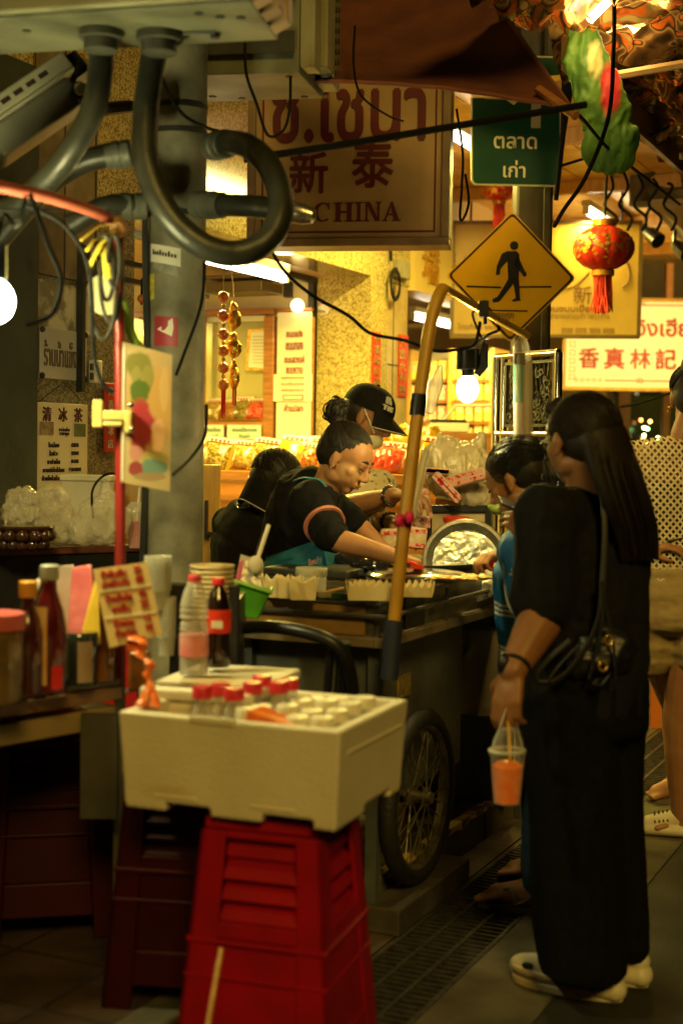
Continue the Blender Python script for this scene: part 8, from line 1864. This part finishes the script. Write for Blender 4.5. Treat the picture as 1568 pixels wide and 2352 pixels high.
organic(C, 'shirt', M_BLKC, pb3, voxel=.007, it=3, wrinkle=.014, wfreq=5.5, wstretch=(1.3, 1.3, .6), ridge=True)
tr_ = MB(); trunk(tr_, lat, [(hip - Z * .10, .178, .165), (hip + Z * .02, .176, .16)])
hemL, hemR = at(1334, 2222, D0 - .10), at(1418, 2172, D0 + .03)
for top_, mid_, hem_, r_ in ((at(1300, 1600, D0 - .06), at(1318, 1900, D0 - .08), hemL, (.115, .118, .112)), (at(1395, 1600, D0 + .06), at(1405, 1900, D0 + .04), hemR, (.105, .09, .078))):
    n = 90
    for i in range(n + 1):
        t = i / n; p = top_.lerp(mid_, t * 2) if t < .5 else mid_.lerp(hem_, t * 2 - 1); rr = r_[0] + (r_[1] - r_[0]) * min(1, t * 2) if t < .5 else r_[1] + (r_[2] - r_[1]) * (t * 2 - 1)
        tr_.ell(p, (rr, rr * 1.0, .035), fh, lat, Z, 22, 10)
organic(tr_, 'trousers', M_BLKT, pb3, voxel=.009, it=3, wrinkle=.018, wfreq=6, wstretch=(1.2, 1.2, .2), ridge=True)
M_SHOE = mat('shoe_white', (.62, .56, .40), (.5, .44, .3), rough=.5, scale=14, bump=.1)
for hl_, L in ((hl1, .275), (hl2, .27)):
    s2 = sd1.cross(Z); sh_ = MB()
    for i in range(15):
        t = i / 14; w2 = .040 + .012 * math.sin(math.pi * min(1, t * 1.1)) - (.02 * max(0, t - .85) / .15); sh_.ell(hl_ + sd1 * (L * t + .0) + Z * (.034 + .010 * (t > .8) * (t - .8) / .2), (.03, w2, .032), sd1, s2, Z)
        hgt = .082 - .030 * t if t > .35 else .072; sh_.ell(hl_ + sd1 * (L * (.03 + .92 * t)) + Z * hgt, (.03, w2 * .8, .032), sd1, s2, Z)
    so2 = organic(sh_, 'shoe', M_SHOE, pb3, voxel=.006, it=3)
    def outl(g, z): return [hl_ + sd1 * (L * (.5 - .55 * math.cos(a)) + g * -math.cos(a)) + s2 * ((.046 + g + .010 * math.cos(a) * -1) * math.sin(a)) + Z * z for a in [2 * math.pi * k / 40 for k in range(40)]]
    MB().prism(outl(.007, .002), Z * .026).build('sole', mat('sole_cream', (.58, .50, .34), (.48, .4, .26), rough=.6, scale=10), so2, smooth=30, bevel=.006)
    MB().prism(outl(.004, .0285), Z * .006).build('sole_line', mat('sole_tan', (.30, .24, .14), rough=.6), so2, smooth=30)
    MB().prism(outl(.006, .035), Z * .018).build('sole', MATS['sole_cream'], so2, smooth=30, bevel=.005)
    MB().ell(hl_ + sd1 * L * .86 - s2 * .035 + Z * .062, (.016, .008, .010), sd1, s2, Z).build('toe_patch', M_BLACKP, so2)
hm = MB()
for (p, q) in (((0, -.09, .15), (.375, .435, .375)), ((0, -.18, .02), (.352, .33, .38))): hm.ell(Hb.P(*p), tuple(x * Hb.h for x in q), Hb.r, Hb.f, Hb.u, 28, 18)
trunk(hm, Hb.r, [(Hb.P(.03, -.36, -.02), .080, .05), (at(1420, 1100, D0 - .10), .085, .034), (at(1446, 1175, D0 - .10), .082, .024), (at(1462, 1245, D0 - .08), .06, .012)])
for (x, y) in ((1262, 938), (1280, 925)): hm.ell(at(x, y, D0 + .02), .017)
organic(hm, 'hair', M_HAIRB, pb3, voxel=.007, it=3)
def sb3(r):
    a = r.uniform(-2.2, 2.2); return (math.sin(a), math.cos(a) * .85, r.uniform(-.25, .9))
def tail3(r, p, w):
    e = r.uniform(-8, 40); a = r.gauss(0, .012); q = Hb.r * .078 * w
    return [at(1418, 1075, D0 - .115 + a) + q * 1.02, at(1440, 1150, D0 - .125 + a) + q * 1.05, at(1459, 1210, D0 - .115 + a) + q * 1.0, at(1470, 1250 + e, D0 - .10 + a) + q * .85]
strands(Hb, 1300, sb3, lambda w: (.05 + .62 * w, -.80, -.30), (.388, .45, .39, -.09, .15), .0013, tail3, .05, 'hair_strands', pb3, M_HAIRB, 5)
# strap and slouchy bag on her back, watch, glasses
sbg = thing('shoulder_bag', 'black slouchy bag with thin straps and gold rings on the customer in black', 'bag', at(1360, 1580, D0 - .2))
M_LTH = mat('black_leather', (.010, .010, .013), (.006, .006, .008), rough=.38, scale=14, bump=.25, bscale=60)
bg3 = MB(); bg3.ell(at(1385, 1500, D0 - .15), (.085, .05, .075)).ell(at(1340, 1520, D0 - .16), (.06, .045, .05))
organic(bg3, 'body', M_LTH, sbg, voxel=.007, it=3, wrinkle=.016, wfreq=16)
ss = MB()
ss.tube(smoothpath([at(1330, 1092, D0 + .02), at(1362, 1092, D0 - .085), at(1382, 1140, D0 - .155), at(1388, 1220, D0 - .185), at(1384, 1330, D0 - .20), at(1378, 1430, D0 - .21)], 8), .0085, 8, flat=.45)
for pl in ([(1380, 1335), (1378, 1400), (1350, 1480), (1290, 1555), (1238, 1568), (1232, 1545), (1268, 1505), (1308, 1470)], [(1380, 1340), (1384, 1420), (1368, 1500), (1352, 1560)], [(1381, 1340), (1392, 1400), (1402, 1440), (1410, 1500), (1412, 1560)], [(1330, 1480), (1290, 1520), (1262, 1560), (1270, 1572)], [(1372, 1560), (1362, 1570), (1380, 1572), (1402, 1545)]):
    ss.tube(smoothpath([at(x, y, D0 - .225) for x, y in pl], 8), .0075, 8, flat=.5)
ss.build('strap', mat('strap_leather', (.014, .014, .016), (.009, .009, .01), rough=.55), sbg)
rg = MB()
for (x, y) in ((1398, 1470), (1384, 1530)): rg.tube([at(x + 9 * math.cos(a), y + 11 * math.sin(a), D0 - .235) for a in [2 * math.pi * k / 16 for k in range(16)]], .0032, 6, closed=True)
rg.build('ring', M_GOLD, sbg)
wt_ = MB(); dw = (wrL - elL).normalized(); wt_.tube([wrL - dw * .035, wrL - dw * .012], .0385, 24)
wt_.ell(wrL - dw * .024 + Vec((-.036, -.014, 0)), (.016, .024, .030)); wo_ = wt_.build('watch', M_BLACKP, pb3, smooth=40)
MB().ell(wrL - dw * .045 + Vec((-.036, -.016, .004)), (.006, .006, .005)).build('buckle', M_CHROME, wo_)
gl_ = MB(); gl_.tube([Hb.P(-.36, -.02, .06), Hb.P(-.33, .2, .05), Hb.P(-.25, .40, .02)], .0022, 6).tube([Hb.P(.36, -.02, .06), Hb.P(.33, .2, .05), Hb.P(.25, .40, .02)], .0022, 6)
for s_ in (-1, 1): gl_.tube([Hb.P(s_ * (.13 + .1 * math.cos(a)), .43 - .1 * abs(math.cos(a)) * .3, .0 + .075 * math.sin(a)) for a in [2 * math.pi * k / 18 for k in range(18)]], .002, 5, closed=True)
gl_.build('glasses', M_DARKM, pb3)
MB().ell(Hb.P(-.372, -.05, .05), .005).build('ear_stud', M_CHROME, pb3)
ph = thing('mobile_phone', 'dark mobile phone held up by the customer in black', 'phone', at(1178, 1178, D0 + .36))
pa, pb_2 = at(1152, 1162, D0 + .40), at(1198, 1180, D0 + .34)
MB().obox(pa, pb_2 - pa, Vec((0, .13, .02)), Vec((0, 0, .009))).build('body', M_BLACKP, ph, smooth=0, bevel=.003)
MB().ell(pa + Vec((0, -.004, .012)), .004).build('camera_lens', M_CHROME, ph)
# orange drink in a clear cup with dome lid hanging from her hand
cu = thing('orange_drink', 'clear dome lidded cup of orange crushed drink with yellow straw hanging from a hand', 'drink', at(1163, 1845, D0 - .27)); dcu = D0 - .27
b = at(1163, 1843, dcu); k_ = S_(dcu)
MB().lathe([(0, 0), (29 * k_, 0), (33 * k_, 40 * k_), (36 * k_, 84 * k_), (24 * k_, 92 * k_), (10 * k_, 96 * k_), (0, 97 * k_)], b + Z * .002, Z, 30).jitter(.002, 60).build('drink', mat('orange_ice', (.90, .15, .004), (.9, .26, .02), rough=.35, scale=40), cu)
fr_ = MB()
for i in range(26): a = random.random() * 6.28; q = random.random() ** .5 * 26 * k_; fr_.ell(b + Vec((q * math.cos(a), q * math.sin(a), 86 * k_)), 5 * k_)
fr_.build('ice', mat('ice_orange', (.85, .42, .12), rough=.25), cu)
MB().lathe([(0, -.001), (30 * k_, -.001), (37 * k_, 80 * k_), (40 * k_, 112 * k_), (42 * k_, 114 * k_), (42 * k_, 120 * k_), (37 * k_, 124 * k_), (34 * k_, 145 * k_), (25 * k_, 165 * k_), (12 * k_, 174 * k_)], b, Z, 32).build('cup', film('cup_thin', (.7, .7, .6), .07, .1, .1), cu, smooth=50)
MB().tube([at(1172, 1760, dcu), at(1166, 1655, dcu)], .0045, 8).build('straw', mat('straw_yellow', (.75, .42, .03), rough=.4), cu)
hd = MB()
for x in (1124, 1203): hd.tube([at(x, 1735, dcu), at((x + 1168 * 2) / 3 + (8 if x > 1160 else -6), 1670, dcu), at(1170 + (10 if x > 1160 else -8), 1625, dcu)], .005, 6, flat=.3)
hd.tube([at(1163 + 40 * math.cos(a), 1724 + 7 * math.sin(a), dcu + .04 * math.sin(a) * 0 - .042 * math.sin(a)) for a in [2 * math.pi * k / 24 for k in range(24)]], .005, 6, closed=True)
hd.build('carrier_strap', film('strap_clear', (.7, .68, .55), .5, .2), cu)

# ---- woman in the crochet top at the right edge
pq_ = thing('person', 'woman in cream crochet top and khaki shorts walking away at the right edge', 'person', drop(at(1540, 1900, 5.35)), 'people')
D1 = 5.3; B = MB(); fh = Vec((.30, .95, 0)).normalized(); lat = Vec((-fh.y, fh.x, 0))
hip = at(1548, 1390, D1); wst = at(1560, 1230, D1); chs = at(1562, 1110, D1); nk = at(1572, 1000, D1)
Hq = Head(B, at(1592, 912, D1), (.25, .96, -.05), Z, .235, nk, .05)
trunk(B, lat, [(hip, .165, .12), (wst, .135, .10), (chs, .16, .11), (nk - Z * .06, .15, .08)])
shL, shR = nk + lat * .18 - Z * .10, nk - lat * .18 - Z * .10
elL, wrL = at(1478, 1190, D1 + .03), at(1492, 1262, D1 - .05); elR, wrR = shR - Z * .27, shR - Z * .45 + fh * .12
B.chain([(nk - Z * .06, .052), (shL, .056), (elL, .041), (wrL, .027)]); B.chain([(nk - Z * .06, .052), (shR, .056), (elR, .041), (wrR, .027)])
hand(B, wrL, at(1540, 1250, D1 - .10) - wrL, Vec((.2, .3, -.8)), -1, .95, (.5, .6, .5), .1, .5); hand(B, wrR, fh * .3 - Z, fh, 1, .95)
fs1 = (onz(1478, 1918, 0), onz(1585, 1926, 0)); fs2 = (onz(1488, 1845, 0), onz(1570, 1838, 0))
an1, an2 = [q[1].lerp(q[0], .2) + Z * .09 for q in (fs1, fs2)]
for s_, an_ in ((1, an2), (-1, an1)): leg(B, hip + lat * .085 * s_ - Z * .05, Vec(((hip.x + an_.x) / 2, (hip.y + an_.y) / 2 - .02, .46)), an_, (.095, .062, .040))
fs1 = (onz(1478, 1918, 0), onz(1585, 1926, 0)); fs2 = (onz(1488, 1845, 0), onz(1570, 1838, 0))
foot(B, fs2[1] + Z * .02, fs2[0] + Z * .02, .036); foot(B, fs1[1] + Z * .028, fs1[1].lerp(fs1[0], .74) + Z * .028, .026, .05)
organic(B, 'body', M_SK2, pq_, voxel=.006, it=4); Hq.features(pq_)
C = MB(); trunk(C, lat, [(hip + Z * .06, .17, .13), (wst, .155, .12), (chs, .172, .125), (nk - Z * .055, .158, .09)])
C.chain([(nk - Z * .05, .06), (shL, .082), (shL.lerp(elL, .55), .085), (shL.lerp(elL, .66), .078)]); C.chain([(nk - Z * .05, .06), (shR, .08), (shR.lerp(elR, .6), .082)])
MCR = mat('crochet', (.66, .56, .34), (.52, .43, .25), rough=.9, scale=50, bump=.6, bscale=160)
nj = MCR.node_tree.nodes; lj = MCR.node_tree.links; tcj = [x for x in nj if x.type == 'TEX_COORD'][0]
def nm_(op, a, b=None):
    q = nj.new('ShaderNodeMath'); q.operation = op
    for i, v in enumerate((a, b)):
        if v is None: continue
        if isinstance(v, (int, float)): q.inputs[i].default_value = v
        else: lj.new(v, q.inputs[i])
    return q.outputs[0]
sxc = nj.new('ShaderNodeSeparateXYZ'); lj.new(tcj.outputs['Object'], sxc.inputs[0]); xs_ = nm_('MULTIPLY', sxc.outputs[0], 1.25)
pa_, pb2_ = [nm_('ABSOLUTE', nm_('SINE', nm_('MULTIPLY', nm_(o, xs_, sxc.outputs[2]), 112.0))) for o in ('ADD', 'SUBTRACT')]
hole_ = nm_('MINIMUM', pa_, pb2_)
lt = nj.new('ShaderNodeMath'); lt.operation = 'LESS_THAN'; lt.inputs[1].default_value = .60; lj.new(hole_, lt.inputs[0])
tp_ = nj.new('ShaderNodeBsdfTransparent'); mxs = nj.new('ShaderNodeMixShader'); lj.new(lt.outputs[0], mxs.inputs[0]); lj.new(tp_.outputs[0], mxs.inputs[1]); lj.new(nj['Principled BSDF'].outputs[0], mxs.inputs[2]); lj.new(mxs.outputs[0], nj['Material Output'].inputs[0])
organic(C, 'crochet_top', MCR, pq_, voxel=.007, it=3, wrinkle=.006)
U_ = MB(); trunk(U_, lat, [(hip + Z * .08, .152, .113), (wst, .138, .105), (chs, .157, .11)]); organic(U_, 'vest', mat('dark_vest', (.05, .035, .02), rough=.8), pq_, voxel=.009, it=3)
C = MB(); trunk(C, lat, [(hip - Z * .06, .19, .15), (hip + Z * .02, .178, .142), (hip + Z * .13, .158, .125)])
for s_ in (-1, 1): C.chain([(hip + lat * .085 * s_ - Z * .05, .115), (hip + lat * .09 * s_ - Z * .17, .112)])
organic(C, 'shorts', mat('khaki', (.34, .25, .11), (.26, .19, .08), rough=.8, scale=20, bump=.2, bscale=220), pq_, voxel=.008, it=3, wrinkle=.010, wfreq=14, wstretch=(.6, .6, 1.8))
hm = MB(); hm.ell(Hq.P(0, -.10, .17), tuple(x * Hq.h for x in (.36, .42, .36)), Hq.r, Hq.f, Hq.u); hm.ell(Hq.P(0, -.22, .0), tuple(x * Hq.h for x in (.32, .28, .33)), Hq.r, Hq.f, Hq.u); hm.ell(Hq.P(0, -.35, .45), .05)
organic(hm, 'hair', M_HAIR, pq_, voxel=.006, it=3)
strands(Hq, 260, sb3, (0, -.7, .7), (.37, .43, .37, -.1, .165), .002, None, .06, 'hair_strands', pq_, None, 12)
MB().ell(Hq.P(-.37, .0, -.17), .006).ell(Hq.P(-.375, .01, -.23), .006).build('earring', M_GOLD, pq_)
s2 = (fs1[0] - fs1[1]).normalized(); sx = s2.cross(Z); sh_ = MB()
for i in range(13):
    t = i / 12; L = (fs1[0] - fs1[1]).length; sh_.ell(fs1[1] + s2 * L * t + Z * .03, (.028, .04 + .008 * math.sin(3 * t), .028), s2, sx, Z); sh_.ell(fs1[1] + s2 * L * (.05 + .85 * t) + Z * (.085 - .04 * t), (.028, .034, .034), s2, sx, Z)
so3 = organic(sh_, 'shoe', M_SHOE, pq_, voxel=.006, it=3)
lc = MB()
for i in range(4): t = .5 + .09 * i; lc.tube([fs1[1] + s2 * L * t - sx * .034 + Z * (.085 - .035 * t), fs1[1] + s2 * L * (t + .02) + Z * (.122 - .04 * t), fs1[1] + s2 * L * t + sx * .034 + Z * (.085 - .035 * t)], .004, 5)
lc.build('lace', M_INK, so3)
so_ = MB(); d_ = (fs2[0] - fs2[1]).normalized(); L = (fs2[0] - fs2[1]).length; s3 = d_.cross(Z)
so_.prism([fs2[1] + d_ * (L * (.5 - .54 * math.cos(a))) + s3 * (.042 * math.sin(a)) for a in [2 * math.pi * k / 24 for k in range(24)]], Z * .02); so_.tube([fs2[1] + d_ * L * .5 + s3 * .04 + Z * .03, fs2[1] + d_ * L * .6 + Z * .075, fs2[1] + d_ * L * .5 - s3 * .04 + Z * .03], .01, 6); so_.build('sandal', M_SDL, pq_, smooth=30)
tag(MB().obox(at(1532, 1246, D1 - .12), X_ * .09 + Z * .02, Y_ * .05, Z * .008).build('phone', M_BLACKP, smooth=0, bevel=.003), 'phone in the hand of the woman in the crochet top', 'phone')
